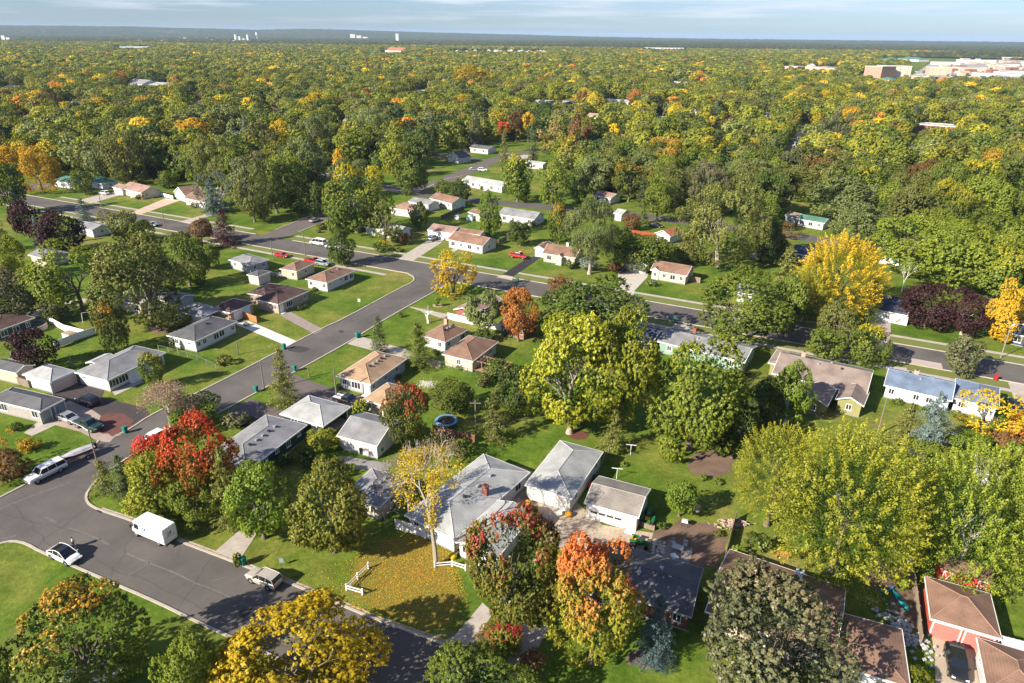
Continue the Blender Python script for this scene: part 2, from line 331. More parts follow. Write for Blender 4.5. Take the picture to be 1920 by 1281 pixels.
# roads -------------------------------------------------------------------------------------
def road_material():
    m = bpy.data.materials.new('worn_road_asphalt'); m.use_nodes = True; t = m.node_tree; b = t.nodes['Principled BSDF']; K = t.links.new
    b.inputs['Roughness'].default_value = .88; b.inputs['Specular IOR Level'].default_value = .25
    g = nd(t, 'ShaderNodeNewGeometry')
    def nz(sc, de=5, ro=.55, sx=None):
        n = nd(t, 'ShaderNodeTexNoise'); n.inputs['Scale'].default_value = sc; n.inputs['Detail'].default_value = de; n.inputs['Roughness'].default_value = ro
        K(g.outputs['Position'], n.inputs['Vector']); return n
    r = nd(t, 'ShaderNodeValToRGB'); e = r.color_ramp.elements; e[0].position = .36; e[0].color = (.088, .080, .074, 1); e[1].position = .66; e[1].color = (.132, .119, .107, 1)
    K(nz(.11, 8, .62).outputs['Fac'], r.inputs[0])
    # pale worn flecks
    r2 = nd(t, 'ShaderNodeValToRGB'); e = r2.color_ramp.elements; e[0].position = .63; e[0].color = (0, 0, 0, 1); e[1].position = .72; e[1].color = (.5, .5, .5, 1)
    K(nz(.9, 9, .7).outputs['Fac'], r2.inputs[0])
    m1 = nd(t, 'ShaderNodeMix', data_type='RGBA'); m1.inputs[7].default_value = (.22, .195, .175, 1); K(r2.outputs[0], m1.inputs[0]); K(r.outputs[0], m1.inputs[6])
    # cracks
    v = nd(t, 'ShaderNodeTexVoronoi', feature='DISTANCE_TO_EDGE'); v.inputs['Scale'].default_value = .16
    mixv = nd(t, 'ShaderNodeMix', data_type='VECTOR'); mixv.inputs[0].default_value = .25
    nn = nz(.5, 4); K(g.outputs['Position'], v.inputs['Vector'])
    r3 = nd(t, 'ShaderNodeValToRGB'); e = r3.color_ramp.elements; e[0].position = .0; e[0].color = (.8, .8, .8, 1); e[1].position = .006; e[1].color = (1, 1, 1, 1); K(v.outputs['Distance'], r3.inputs[0])
    mm = nd(t, 'ShaderNodeMix', data_type='RGBA', blend_type='MULTIPLY'); mm.inputs[0].default_value = .8; K(m1.outputs[2], mm.inputs[6]); K(r3.outputs[0], mm.inputs[7])
    K(mm.outputs[2], b.inputs['Base Color'])
    bp = nd(t, 'ShaderNodeBump'); bp.inputs['Strength'].default_value = .25; bp.inputs['Distance'].default_value = .02; K(nz(9, 3).outputs['Fac'], bp.inputs['Height']); K(bp.outputs[0], b.inputs['Normal'])
    return m
ROAD = road_material()
A_left = [(767, 514), (778, 520), (776, 529), (750, 541), (642, 600), (605, 616), (480, 682), (392, 727), (330, 757), (282, 780), (245, 805), (225, 815)]
W_curb = [(183, 827), (176, 835), (150, 852), (110, 872), (47, 908), (0, 932), (-140, 1005)]
B_low = [(-140, 1075), (-20, 1030), (0, 1021), (22, 1016), (47, 1021), (72, 1036), (155, 1072), (245, 1111), (295, 1133), (360, 1165), (432, 1198), (560, 1256), (760, 1350), (960, 1450)]
B_top = [(1240, 1400), (1020, 1292), (876, 1227), (822, 1201), (710, 1162), (624, 1126), (530, 1086), (480, 1068), (407, 1040), (338, 1014), (257, 978), (187, 955), (170, 946), (163, 935), (166, 922), (190, 893), (255, 850), (330, 815), (430, 765)]
A_right = [(430, 765), (565, 692), (650, 645), (687, 622), (730, 595), (825, 542), (836, 535), (850, 531)]
flat('road', A_left + W_curb + B_low + B_top + A_right[1:] + [(835, 522), (790, 512)], ROAD, .020)
def curb(pts, sm=1, w=.32, side=1): ribbon('kerb', pts, w, CURB, .13, side=side, thick=.13, sm=sm)
curb(A_left, side=-1); curb(W_curb); curb(B_low); curb(B_top); curb(A_right)
# pale concrete gutter inside the front street
ribbon('gutter', B_top[:12], .45, CURB, .026, side=-1)
# cross street: straight, surveyed along its far kerb
c_a, c_b = Vector((-163, 261.4, 0)), Vector((106.7, 128.9, 0)); cdv = (c_b - c_a).normalized(); cn = Vector((cdv.y, -cdv.x, 0))   # cn points to the near side
def cpt(s, off): return c_a + cdv * s + cn * off
LC = (c_b - c_a).length
ribbon('road', [cpt(-220, 5), cpt(0, 5), cpt(LC, 5), cpt(LC + 120, 5)], 10.2, ROAD, .024)
def s_of(px, py): return (G(px, py) - c_a).dot(cdv)
# kerbs with openings at the side streets
for s0, s1 in ((-220, s_of(478, 440)), (s_of(545, 452), LC + 120)): ribbon('kerb', [cpt(s0, -.15), cpt(s1, -.15)], .32, CURB, .13, thick=.13)
for s0, s1 in ((-220, s_of(765, 514)), (s_of(850, 531), LC + 120)): ribbon('kerb', [cpt(s0, 10.25), cpt(s1, 10.25)], .32, CURB, .13, thick=.13)
for s0, s1, off in ((s_of(100, 372), s_of(468, 432), -4.6), (s_of(548, 445), LC + 120, -4.8), (-150, s_of(745, 505), 14.2), (s_of(1150, 592), LC + 120, 14.6)):
    ribbon('sidewalk', [cpt(s0, off), cpt(s1, off)], 1.4, CONC, .03)
    ribbon('verge', [cpt(s0, off / 2 if off < 0 else off - 2), cpt(s1, off / 2 if off < 0 else off - 2)], 3.0, DRY, .008)
# side street beyond the junction and the streets further off
D_line = [G(512, 445), G(545, 430), G(590, 413), G(640, 388), G(700, 362)]
ribbon('road', D_line, 9, M('brownish_asphalt', (.125, .105, .095), .9, .2, .4), .028, sm=1)
for sd in (-1, 1): 
    P = smooth_line(D_line, 1); ribbon('kerb', [p + Vector((-(P[min(i+1,len(P)-1)]-P[max(i-1,0)]).normalized().y, (P[min(i+1,len(P)-1)]-P[max(i-1,0)]).normalized().x, 0)) * 4.6 * sd for i, p in enumerate(P)][2:], .35, CURB, .13, thick=.13)
ribbon('road', [(590, 326), (640, 334), (720, 352), (800, 366), (930, 380), (1060, 392), (1180, 402), (1270, 414), (1440, 437), (1530, 449), (1700, 475)], 8.5, ROAD, .03)
ribbon('kerb', [(590, 322), (640, 330), (720, 348), (780, 356)], .6, CURB, .13, thick=.13)
ribbon('road', [(745, 356), (790, 356), (815, 345), (850, 332), (885, 318), (915, 305), (940, 295), (985, 286), (1040, 278)], 9, M('brownish_asphalt', (.125, .105, .095)), .036, sm=1)
ribbon('kerb', [(800, 352), (835, 336), (868, 330)], .5, CURB, .13, thick=.13)
ribbon('road', [(900, 300), (850, 296), (800, 285)], 8, ROAD, .04)
ribbon('road', [(1478, 290), (1495, 270), (1508, 250), (1515, 235)], 9, ROAD, .04)
ribbon('road', [(1735, 230), (1752, 190), (1762, 165)], 10, ROAD, .04)

# driveways, paths, soil ----------------------------------------------------------------------
def drive(pts, mat=CONC, z=.034, name='driveway'): return flat(name, pts, mat, z)
drive([(1, 1), ] and [(455, 990), (482, 1000), (446, 1056), (400, 1037)])                                   # by the postal truck
drive([(905, 1130), (925, 1150), (905, 1180), (893, 1228), (868, 1222), (826, 1203), (850, 1195), (880, 1160)])      # apron at the maples
drive([(985, 1165), (1030, 1175), (985, 1262), (945, 1250)])
drive([(975, 905), (1000, 912), (1080, 940), (1098, 958), (1130, 985), (1225, 1000), (1215, 1035), (1130, 1010), (1085, 1045), (1000, 1010), (935, 950), (960, 930)], M('stained_concrete', (.40, .32, .24), .9, .3, .35))
drive([(960, 870), (1000, 885), (985, 935), (930, 935)], M('stained_concrete', (.4, .32, .24)), .030)
drive([(525, 592), (545, 585), (606, 618), (590, 627)], M('old_driveway', (.27, .22, .19), .9, .2, .6)); drive([(440, 608), (462, 600), (556, 640), (541, 650)], CONC_L)
drive([(651, 645), (672, 630), (760, 655), (830, 680), (822, 692), (745, 670)], CONC)
drive([(545, 700), (575, 712), (655, 740), (700, 745), (690, 765), (600, 760), (520, 745)], ASPH_OLD)
drive([(432, 768), (470, 748), (530, 768), (560, 790), (480, 810), (440, 790)], ASPH_OLD, .032)
drive([(165, 705), (95, 735), (150, 775), (225, 815), (245, 805), (282, 780), (270, 765), (190, 745), (205, 715)], M('dark_brown_asphalt', (.055, .045, .045), .9, .2, .5))
drive([(115, 760), (130, 752), (175, 770), (235, 812), (215, 820), (205, 830), (183, 827), (150, 810), (75, 790)], M('pinkish_concrete', (.34, .26, .22), .9, .2, .6), .038)
drive([(45, 812), (75, 788), (110, 795), (60, 818)], CONC, .042, 'path')
drive([(210, 735), (262, 712), (270, 716), (216, 742)], CONC, .042, 'path')
drive([(640, 855), (735, 870), (728, 882), (640, 880), (600, 868)], M('grey_concrete', (.24, .225, .22), .9, .15, .6))
drive([(245, 399), (310, 372), (338, 376), (262, 403)], M('pink_gravel_drive', (.50, .38, .29), .9, .12, .6))
drive([(337, 416), (385, 402), (412, 396), (425, 399), (395, 405), (355, 420)], CONC)
drive([(745, 486), (800, 452), (815, 440), (838, 440), (828, 455), (775, 489)], CONC)
drive([(962, 519), (942, 515), (985, 487), (1015, 476), (1016, 482)], ASPH_NEW); drive([(944, 516), (962, 519), (960, 526), (930, 520)], CONC, .04)
drive([(1157, 508), (1215, 505), (1214, 520), (1190, 545), (1188, 560), (1168, 555), (1162, 535)], GRAVEL)
drive([(1632, 590), (1670, 588), (1670, 628), (1665, 643), (1625, 640)], M('pinkish_drive', (.36, .29, .26), .9, .2, .6))
drive([(1648, 685), (1700, 690), (1700, 702), (1655, 690)], CONC); drive([(1709, 672), (1765, 682), (1768, 692), (1708, 684)], M('pinkish_bay', (.42, .34, .31), .9, .1, .6), .045)
drive([(1265, 606), (1300, 612), (1310, 627), (1255, 622)], CONC)
drive([(1742, 1165), (1870, 1205), (1840, 1215), (1845, 1300), (1755, 1300), (1752, 1225)], M('tan_concrete', (.42, .34, .26), .9, .15, .5))
drive([(1890, 717), (1925, 722), (1925, 765), (1905, 760)], CONC)
drive([(35, 590), (105, 570), (175, 556), (170, 565), (100, 590), (90, 596)], CONC, .03)
drive([(0, 365), (55, 345), (98, 344), (110, 349), (60, 357), (20, 374)], ASPH_OLD)
drive([(150, 375), (185, 366), (215, 360), (225, 366), (170, 382)], CONC)
drive([(830, 598), (770, 577), (768, 575), (842, 590)], CONC, .034, 'path')
drive([(845, 470), (862, 458), (868, 460), (852, 473)], CONC, .034, 'path')
drive([(935, 285), (1000, 292), (990, 300), (940, 296)], CONC)
def blob(cx, cy, rx, ry, n=22, seed=0, amp=.16):
    r = random.Random(seed)
    return [(cx + rx * math.cos(i * 2 * math.pi / n) * (1 + r.uniform(-amp, amp)), cy + ry * math.sin(i * 2 * math.pi / n) * (1 + r.uniform(-amp, amp))) for i in range(n)]
flat('garden_bed', blob(1333, 872, 42, 24, seed=3), DIRT, .012)
flat('bare_ground', blob(1290, 1025, 75, 48, seed=4), DIRT, .010)
flat('bare_ground', blob(1660, 1085, 38, 30, seed=5), DIRT, .010)
flat('garden_bed', blob(300, 618, 22, 8, seed=6), DIRT, .012)
flat('garden_bed', blob(215, 795, 34, 22, seed=7), M('red_mulch', (.13, .055, .045), .95, .3, 1), .046)
flat('garden_bed', blob(1215, 1235, 45, 18, seed=8), DIRT, .012)
flat('mulch_ring', blob(1085, 816, 19, 9, seed=9, amp=.04), MULCH, .03)
flat('mulch_ring', blob(848, 556, 6, 2.5, seed=9, amp=.04), DIRT, .03)
flat('mulch_ring', blob(821, 573, 10, 3.5, seed=10, amp=.04), M('bark_chips', (.42, .3, .2), .9, .15, 2), .03)
flat('garden_bed', blob(1700, 1130, 30, 60, seed=12), DIRT, .011)
flat('bare_ground', blob(850, 1195, 60, 12, seed=13), DRY, .006)
# repaired seams and worn streaks along the front street
SEAM = M('road_seam', (.145, .132, .12), .9, .45, 2.5)
for pts, wd in (([(85, 970), (105, 980)], .35), ([(130, 990), (160, 999), (205, 1022)], .25), ([(238, 1038), (282, 1057), (330, 1075), (362, 1092), (400, 1106), (470, 1140)], .22), ([(395, 1090), (425, 1082)], .15),
                ([(0, 955), (45, 935), (130, 905)], .25), ([(0, 1012), (30, 1005)], .3), ([(240, 1080), (285, 1052)], .12), ([(480, 700), (560, 655), (700, 588), (790, 540)], .16), ([(660, 600), (735, 572)], .25), ([(640, 650), (700, 610), (790, 560)], .12)):
    ribbon('road_seam', pts, wd, SEAM, .027, sm=2)
ribbon('road_seam', [(700, 500), (770, 514), (830, 527)], .3, SEAM, .031)
CRK = M('tar_crack', (.06, .057, .054), .8, .2, 2); r_ = random.Random(12)
def crack(a, b, wd, amp=.35, n=9):
    a, b = G(*a), G(*b); P = [a.lerp(b, i / n) + Vector((r_.uniform(-amp, amp), r_.uniform(-amp, amp), 0)) * (0 < i < n) for i in range(n + 1)]; ribbon('road_crack', P, wd, CRK, .0285)
for a, b in (((60, 1030), (175, 948)), ((200, 1090), (262, 985)), ((330, 1148), (400, 1042)), ((455, 1205), (520, 1090)), ((20, 945), (110, 1035)), ((560, 1240), (610, 1125)), ((90, 895), (190, 935)), ((640, 1290), (720, 1170)), ((440, 712), (478, 738)), ((520, 668), (560, 690)), ((600, 625), (640, 646)), ((670, 592), (705, 612)), ((310, 790), (345, 800)), ((0, 960), (150, 1000)), ((380, 1100), (560, 1180)), ((700, 568), (790, 545)), ((180, 1050), (420, 1160))): crack(a, b, .055)
for px, py, w_, h_ in ((205, 915, 26, 7), (560, 655, 20, 6), (470, 1150, 30, 9)): flat('road_patch', blob(px, py, w_, h_, 9, int(px), .1), M('tar_patch', (.05, .048, .047), .85, .2, 1), .0275)
for px, py in ((250, 950), (640, 622), (398, 1132)): flat('manhole_cover', blob(px, py, 5, 2.6, 14, 1, 0), M('rusty_iron', (.06, .05, .045), .8, .1), .031)
# drain grate
gb = MB()
for i in range(6): gb.box(-.45 + i * .16, -.37 + i * .16, -.25, .25, 0, .05)
gb.box(-.5, .5, -.3, -.25, 0, .06); gb.box(-.5, .5, .25, .3, 0, .06)
tag(gb.build('drain_grate', DARKM, loc=G(188, 958) + Vector((0, 0, .03)), rz=math.radians(-30)), 'dark storm drain grate in the gutter at the corner kerb', 'drain')
# ------------------------------------------------------------------ trees: crown meshes in a unit ball (x, y in [-1, 1], z in [-1, 1]) and trunk meshes
def rnd_dirs(rg, n, up=-1.0):
    z = rg.uniform(up, 1, n); a = rg.uniform(0, 2 * np.pi, n); r = np.sqrt(np.maximum(0, 1 - z * z)); return np.stack([r * np.cos(a), r * np.sin(a), z], 1)
def norm(v): return v / np.maximum(1e-6, np.linalg.norm(v, axis=1, keepdims=True))
def leaves_mesh(name, P, N, s, tip, lv, lobe, asp=.62, zlo=-1., zhi=1.):
    """one small kinked leaf quad for each point P with facing N"""
    rg = np.random.default_rng(len(P)); n = len(P); t = norm(np.cross(N, rg.normal(size=(n, 3)))); b = np.cross(N, t)
    sz = (s * rg.uniform(.6, 1.35, n))[:, None]
    V = np.empty((n, 4, 3), np.float32)
    V[:, 0] = P - t * sz; V[:, 1] = P + b * sz * asp + N * sz * .15; V[:, 2] = P + t * sz; V[:, 3] = P - b * sz * asp + N * sz * .15
    me = bpy.data.meshes.new(name); me.vertices.add(n * 4); me.vertices.foreach_set('co', V.reshape(-1))
    me.loops.add(n * 4); me.loops.foreach_set('vertex_index', np.arange(n * 4, dtype=np.int32))
    me.polygons.add(n); me.polygons.foreach_set('loop_start', np.arange(0, n * 4, 4, dtype=np.int32)); me.polygons.foreach_set('loop_total', np.full(n, 4, np.int32))
    me.update(calc_edges=True)
    for nm, arr in (('tip', tip), ('lv', lv), ('lobe', lobe), ('hz', (P[:, 2] - zlo) / (zhi - zlo))):
        a = me.attributes.new(nm, 'FLOAT', 'FACE'); a.data.foreach_set('value', arr.astype(np.float32))
    return me
def fill_unit(P, s):
    """stretch a crown so that it fills the unit ball's box"""
    r = np.percentile(np.hypot(P[:, 0], P[:, 1]), 97); z0, z1 = np.percentile(P[:, 2], (.7, 99.5)); Q = P.copy(); Q[:, :2] /= r; Q[:, 2] = (P[:, 2] - z0) / (z1 - z0) * 2 - 1
    return Q, s / r
def crown_round(name, seed, n=16000, s=.03, lobes=26, per=9, sprig=.2, up=.35, lobe_r=(.26, .44), spread=.66, droop=0.0, gaps=0.0, tuft=.062, core=.10):
    """broadleaf crown: uneven boughs, each set with rounded tufts of leaves that face outwards, over a darker heart"""
    rg = np.random.default_rng(seed); C = rnd_dirs(rg, lobes, -.95) * (spread * rg.uniform(.62, 1.08, lobes))[:, None]; R = rg.uniform(*lobe_r, lobes); lobv = rg.random(lobes)
    m = int(n * core); per = max(5, per); ns = (n - m) // per; k = rg.choice(lobes, ns, p=R ** 2 / (R ** 2).sum()); d = rnd_dirs(rg, ns, -1)
    out0 = norm(C[k]); dn = (d * out0).sum(1); d = np.where((dn < -.1)[:, None], d - 2 * dn[:, None] * out0, d)
    P0 = C[k] + d * (R[k] * rg.uniform(.88, 1.08, ns))[:, None]
    if gaps > 0:
        keep = ~((rg.random(ns) < gaps) & (np.sin(P0[:, 0] * 7 + seed) * np.sin(P0[:, 1] * 6 + 1) * np.sin(P0[:, 2] * 8) > -.1)); P0, k, d = P0[keep], k[keep], d[keep]; ns = len(P0)
    ax = norm(d * .55 + norm(P0) * .45 + np.array([0, 0, up * .6]) + rg.normal(size=(ns, 3)) * .12)
    q = norm(rg.normal(size=(ns, per, 3))); dq = (q * ax[:, None]).sum(2, keepdims=True); q = np.where(dq < -.2, q - 2 * dq * ax[:, None], q); tr = tuft * rg.uniform(.6, 1.4, ns)
    along = np.abs((q * ax[:, None]).sum(2)); P = P0[:, None] + q * tr[:, None, None] * rg.uniform(.75, 1.1, (ns, per))[:, :, None] + ax[:, None] * (along * sprig * .55 * rg.uniform(.5, 1.2, ns)[:, None])[:, :, None]
    if droop: P[:, :, 2] -= droop * .12 * rg.random((ns, per)) ** 2
    N = norm((q * .75 + ax[:, None] * .35 + rg.normal(size=(ns, per, 3)) * .22).reshape(-1, 3))
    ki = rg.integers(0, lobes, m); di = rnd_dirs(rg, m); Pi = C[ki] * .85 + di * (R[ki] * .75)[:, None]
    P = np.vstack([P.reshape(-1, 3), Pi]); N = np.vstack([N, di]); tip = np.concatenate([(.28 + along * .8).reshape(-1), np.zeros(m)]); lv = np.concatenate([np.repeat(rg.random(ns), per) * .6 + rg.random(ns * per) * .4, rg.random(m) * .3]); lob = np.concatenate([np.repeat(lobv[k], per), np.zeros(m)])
    P, s = fill_unit(P, s)
    return leaves_mesh(name, P, N, s, tip, lv, lob)
def crown_feather(name, seed, n=30000, s=.02, per=64):
    """ash-like crown of evenly spread, long upswept plumes, yellow at their ends, over a darker heart"""
    rg = np.random.default_rng(seed); ns = int(n * .86) // per; m = int(n * .14)
    i = np.arange(ns); z = 1 - 1.72 * (i + .5) / ns; a = i * 2.39996 + rg.normal(size=ns) * .08; r = np.sqrt(1 - z * z); d = norm(np.stack([r * np.cos(a), r * np.sin(a), z], 1) + rg.normal(size=(ns, 3)) * .05)
    bump = .5 + .5 * np.sin(d[:, 0] * 5 + seed) * np.sin(d[:, 1] * 5.5 + 1) * np.sin(d[:, 2] * 5 + 2); P0 = d * (.56 + .2 * bump + rg.uniform(-.05, .04, ns))[:, None]
    g = norm(d * .62 + rg.normal(size=(ns, 3)) * .14 + np.array([0, 0, .26])); L_ = rg.uniform(.2, .33, ns); t = (np.arange(per) + .5) / per
    wdt = .034 * np.sin(np.pi * np.clip(t * .82 + .18, 0, 1)) + .004
    off = rg.normal(size=(ns, per, 3)); off = off / np.maximum(1, np.linalg.norm(off, axis=2, keepdims=True) / 1.5); P = P0[:, None] + g[:, None] * (t[None, :, None] * L_[:, None, None]) + off * wdt[None, :, None]
    N = norm((norm(off.reshape(-1, 3)).reshape(ns, per, 3) * .85 + d[:, None] * .25 + rg.normal(size=(ns, per, 3)) * .2).reshape(-1, 3))
    di = rnd_dirs(rg, m); Pi = di * rg.uniform(.45, .62, m)[:, None]; rl = rg.random(ns)
    P = np.vstack([P.reshape(-1, 3), Pi]); N = np.vstack([N, di]); tip = np.concatenate([np.tile(t ** 1.2, ns) * 1.25, np.zeros(m)]); lv = np.concatenate([np.repeat(rl, per) * .5 + rg.random(ns * per) * .4, rg.random(m) * .3]); lb = np.concatenate([np.repeat(bump, per), np.zeros(m)])
    Q, s = fill_unit(P, s)
    return leaves_mesh(name, Q, N, s, tip, lv, lb)
def crown_spruce(name, seed, n=12000, s=.028, layers=17, wide=1.0, ragged=.15):
    """conifer: whorls of drooping boughs, base at z=-1, tip at z=1"""
    rg = np.random.default_rng(seed); P = []; T = []; LB = []; N = []
    nb = layers * 11; per = n // nb
    for i in range(nb):
        h = (i // 11 + rg.uniform(-.35, .35)) / layers; h = min(.985, max(0, h)); r = 1.12 * wide * (1 - h) ** .68 * rg.uniform(1 - ragged * 1.6, 1 + ragged) * .98 + .02
        a = rg.uniform(0, 2 * np.pi); z0 = -1 + 2 * h; m = max(3, int(per * (.35 + 1.3 * (1 - h)))); t = rg.random(m) ** .7
        dr = np.array([np.cos(a), np.sin(a)]); lift = .10 * (h - .3)
        w = .09 * r * (1 - t * .75) + .012
        x = dr[0] * t * r - dr[1] * rg.normal(size=m) * w * 1.8; y = dr[1] * t * r + dr[0] * rg.normal(size=m) * w * 1.8
        z = z0 + (lift * t - .16 * r * t ** 1.6 * 1.0) + rg.normal(size=m) * .018 + .05 * t ** 4
        P.append(np.stack([x, y, z], 1)); T.append(t); LB.append(np.full(m, rg.random())); N.append(norm(np.stack([np.full(m, dr[0]) * .5, np.full(m, dr[1]) * .5, np.full(m, .8)], 1) + rg.normal(size=(m, 3)) * .5))
    P = np.vstack(P); T = np.concatenate(T)
    return leaves_mesh(name, P, np.vstack(N), s, T, rg.random(len(P)), np.concatenate(LB), asp=.4)
def crown_sparse(name, seed, n, s, pts, spread=.09):
    """leaves in clusters round given twig ends"""
    rg = np.random.default_rng(seed); pts = np.array(pts); k = rg.integers(0, len(pts), n); P = pts[k] + rg.normal(size=(n, 3)) * spread
    return leaves_mesh(name, P, norm(rg.normal(size=(n, 3)) + np.array([0, 0, .6])), s, rg.random(n), rg.random(n), (k % 7) / 7.)
def branching(seed, levels=5, start=(0, 0, 0), dirv=(0, 0, 1), length=1.0, rad=.09, split=(2, 3), spread=.5, shrink=.72, up=.12, k=5, rmin=.004, kink=.12):
    """trunk with limbs that fork, as a mesh builder plus its twig ends"""
    rd = random.Random(seed); mb = MB(); ends = []
    def grow(p, d, ln, r, lev):
        q = p; dd = d; seg = 2 if lev > 1 else 1; r0 = r; r1 = max(rmin, r * (.72 if lev else .55))
        for i in range(seg):
            dd = (dd + Vector((rd.uniform(-1, 1), rd.uniform(-1, 1), rd.uniform(-.4, .8))) * kink).normalized(); q2 = q + dd * ln / seg
            ra = r0 + (r1 - r0) * i / seg; rb = r0 + (r1 - r0) * (i + 1) / seg; mb.tube(q, q2, ra, rb, k if lev > 1 else 3, cap=False); q = q2
        if lev <= 0: ends.append(tuple(q)); return
        m = rd.randint(*split); a0 = rd.uniform(0, 6.28); u = dd.orthogonal().normalized(); v = dd.cross(u)
        for i in range(m):
            a = a0 + i * 2 * math.pi / m + rd.uniform(-.4, .4); sp = spread * rd.uniform(.6, 1.3)
            nd_ = (dd * math.cos(sp) + (u * math.cos(a) + v * math.sin(a)) * math.sin(sp) + Vector((0, 0, up))).normalized()
            grow(q, nd_, ln * shrink * rd.uniform(.75, 1.15), r1 * (.85 if m == 2 else .74), lev - 1)
    grow(Vector(start), Vector(dirv).normalized(), length, rad, levels)
    return mb, ends
def trunk_mesh(seed, lev=3):
    # unit height 1 = crown centre; forks at .45
    mb, e = branching(seed, lev, length=.5, rad=.05, split=(2, 4), spread=.55, shrink=.62, up=.2, k=7, rmin=.008)
    mb.tube((0, 0, -.02), (0, 0, .10), .085, .051, 8, cap=False); return mb.me('trunk', smooth=True)
TRUNKS = [trunk_mesh(i) for i in range(4)]; TRUNK_FAR = [trunk_mesh(9, 1)]
STEM = MB().tube((0, 0, 0), (0, 0, 1.9), .05, .004, 6).me('trunk')
CR_ = {}
def crowns(kind, lod):
    key = (kind, lod)
    if key in CR_: return CR_[key]
    q = {0: 1.0, 1: .36, 2: .1}[lod]; z = {0: 1.0, 1: 1.62, 2: 2.9}[lod]; nv = {0: 3, 1: 3, 2: 3}[lod]
    per = {0: 18, 1: 11, 2: 6}[lod]; tf = {0: .047, 1: .064, 2: .10}[lod]
    f = []
    for i in range(nv):
        sd = 11 * i + lod * 101
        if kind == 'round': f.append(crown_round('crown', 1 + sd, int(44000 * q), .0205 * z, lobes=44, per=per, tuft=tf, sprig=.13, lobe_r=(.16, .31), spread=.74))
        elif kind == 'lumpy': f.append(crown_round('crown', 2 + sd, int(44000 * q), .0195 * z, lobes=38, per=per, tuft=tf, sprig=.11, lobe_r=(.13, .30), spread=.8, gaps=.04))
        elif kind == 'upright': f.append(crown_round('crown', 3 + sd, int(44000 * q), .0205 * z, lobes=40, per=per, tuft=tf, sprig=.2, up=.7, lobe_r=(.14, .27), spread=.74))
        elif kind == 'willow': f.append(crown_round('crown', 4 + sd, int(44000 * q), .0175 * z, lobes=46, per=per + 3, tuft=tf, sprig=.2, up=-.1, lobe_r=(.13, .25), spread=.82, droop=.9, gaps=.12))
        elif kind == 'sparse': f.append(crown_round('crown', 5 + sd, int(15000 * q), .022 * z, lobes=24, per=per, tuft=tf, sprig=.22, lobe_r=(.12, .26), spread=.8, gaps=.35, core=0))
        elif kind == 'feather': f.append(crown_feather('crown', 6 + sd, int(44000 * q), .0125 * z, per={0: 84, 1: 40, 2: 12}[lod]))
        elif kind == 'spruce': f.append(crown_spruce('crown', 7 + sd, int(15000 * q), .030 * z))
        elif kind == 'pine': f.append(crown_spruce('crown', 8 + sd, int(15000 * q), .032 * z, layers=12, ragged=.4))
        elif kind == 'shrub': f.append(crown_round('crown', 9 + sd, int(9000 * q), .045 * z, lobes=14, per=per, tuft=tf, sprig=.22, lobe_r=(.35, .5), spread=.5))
        if kind in ('feather', 'willow', 'sparse', 'upright', 'spruce', 'pine') and i >= 1: break
    CR_[key] = f
    return f

LM = dict(
    green=leaf_mat('green_leaves', (.048, .088, .014), (.19, .22, .03)),
    dkgreen=leaf_mat('dark_green_leaves', (.030, .06, .012), (.115, .15, .026)),
    ygreen=leaf_mat('yellow_green_leaves', (.065, .11, .014), (.25, .28, .03)),
    gold=leaf_mat('golden_green_leaves', (.075, .12, .014), (.36, .345, .03)),
    yellow=leaf_mat('yellow_leaves', (.24, .19, .012), (.62, .44, .02)),
    ashgold=leaf_mat('golden_ash_leaves', (.12, .13, .012), (.56, .37, .02)),
    amber=leaf_mat('amber_leaves', (.26, .17, .012), (.60, .38, .025)),
    orange=leaf_mat('orange_leaves', (.26, .11, .02), (.60, .25, .06)),
    red=leaf_mat('red_leaves', (.12, .07, .012), (.36, .15, .02), top=(.58, .05, .03), top_at=.74, soft=.45),
    redtop=leaf_mat('red_topped_green_leaves', (.045, .08, .012), (.14, .14, .022), top=(.42, .06, .03), top_at=.86, soft=.3),
    tuft=leaf_mat('red_tufted_leaves', (.07, .10, .015), (.27, .255, .035), top=(.48, .12, .04), top_at=1.12, soft=.25),
    maroon=leaf_mat('crimson_streaked_leaves', (.06, .08, .015), (.23, .20, .03), top=(.58, .03, .08), top_at=.91, soft=.3),
    ortop=leaf_mat('orange_topped_leaves', (.08, .11, .012), (.30, .27, .03), top=(.50, .14, .04), top_at=.76, soft=.5),
    ortop2=leaf_mat('orange_tinged_leaves', (.05, .085, .012), (.17, .19, .028), top=(.50, .26, .03), top_at=.88, soft=.5),
    yeltop=leaf_mat('yellow_topped_leaves', (.05, .09, .014), (.18, .22, .028), top=(.46, .38, .02), top_at=.85, soft=.5),
    purple=leaf_mat('purple_leaves', (.022, .010, .010), (.075, .030, .030)),
    olive=leaf_mat('olive_leaves', (.06, .08, .018), (.215, .215, .05)),
    brown=leaf_mat('brownish_olive_leaves', (.045, .058, .026), (.19, .19, .085), top=(.22, .17, .09), top_at=.95, soft=.5),
    rust=leaf_mat('rust_leaves', (.10, .06, .02), (.26, .14, .05)),
    grey=leaf_mat('grey_green_leaves', (.065, .095, .03), (.245, .27, .085)),
    bright=leaf_mat('bright_green_leaves', (.06, .11, .012), (.20, .265, .028)),
    blue=leaf_mat('blue_spruce_needles', (.05, .08, .07), (.16, .21, .185)),
    dkblue=leaf_mat('dark_blue_needles', (.025, .045, .045), (.09, .14, .14)),
    needle=leaf_mat('green_needles', (.03, .05, .018), (.13, .155, .05)),
    silver=leaf_mat('silvery_leaves', (.08, .11, .07), (.24, .27, .2)),
    pinkish=leaf_mat('faded_pinkish_leaves', (.20, .13, .09), (.36, .25, .16)),
)
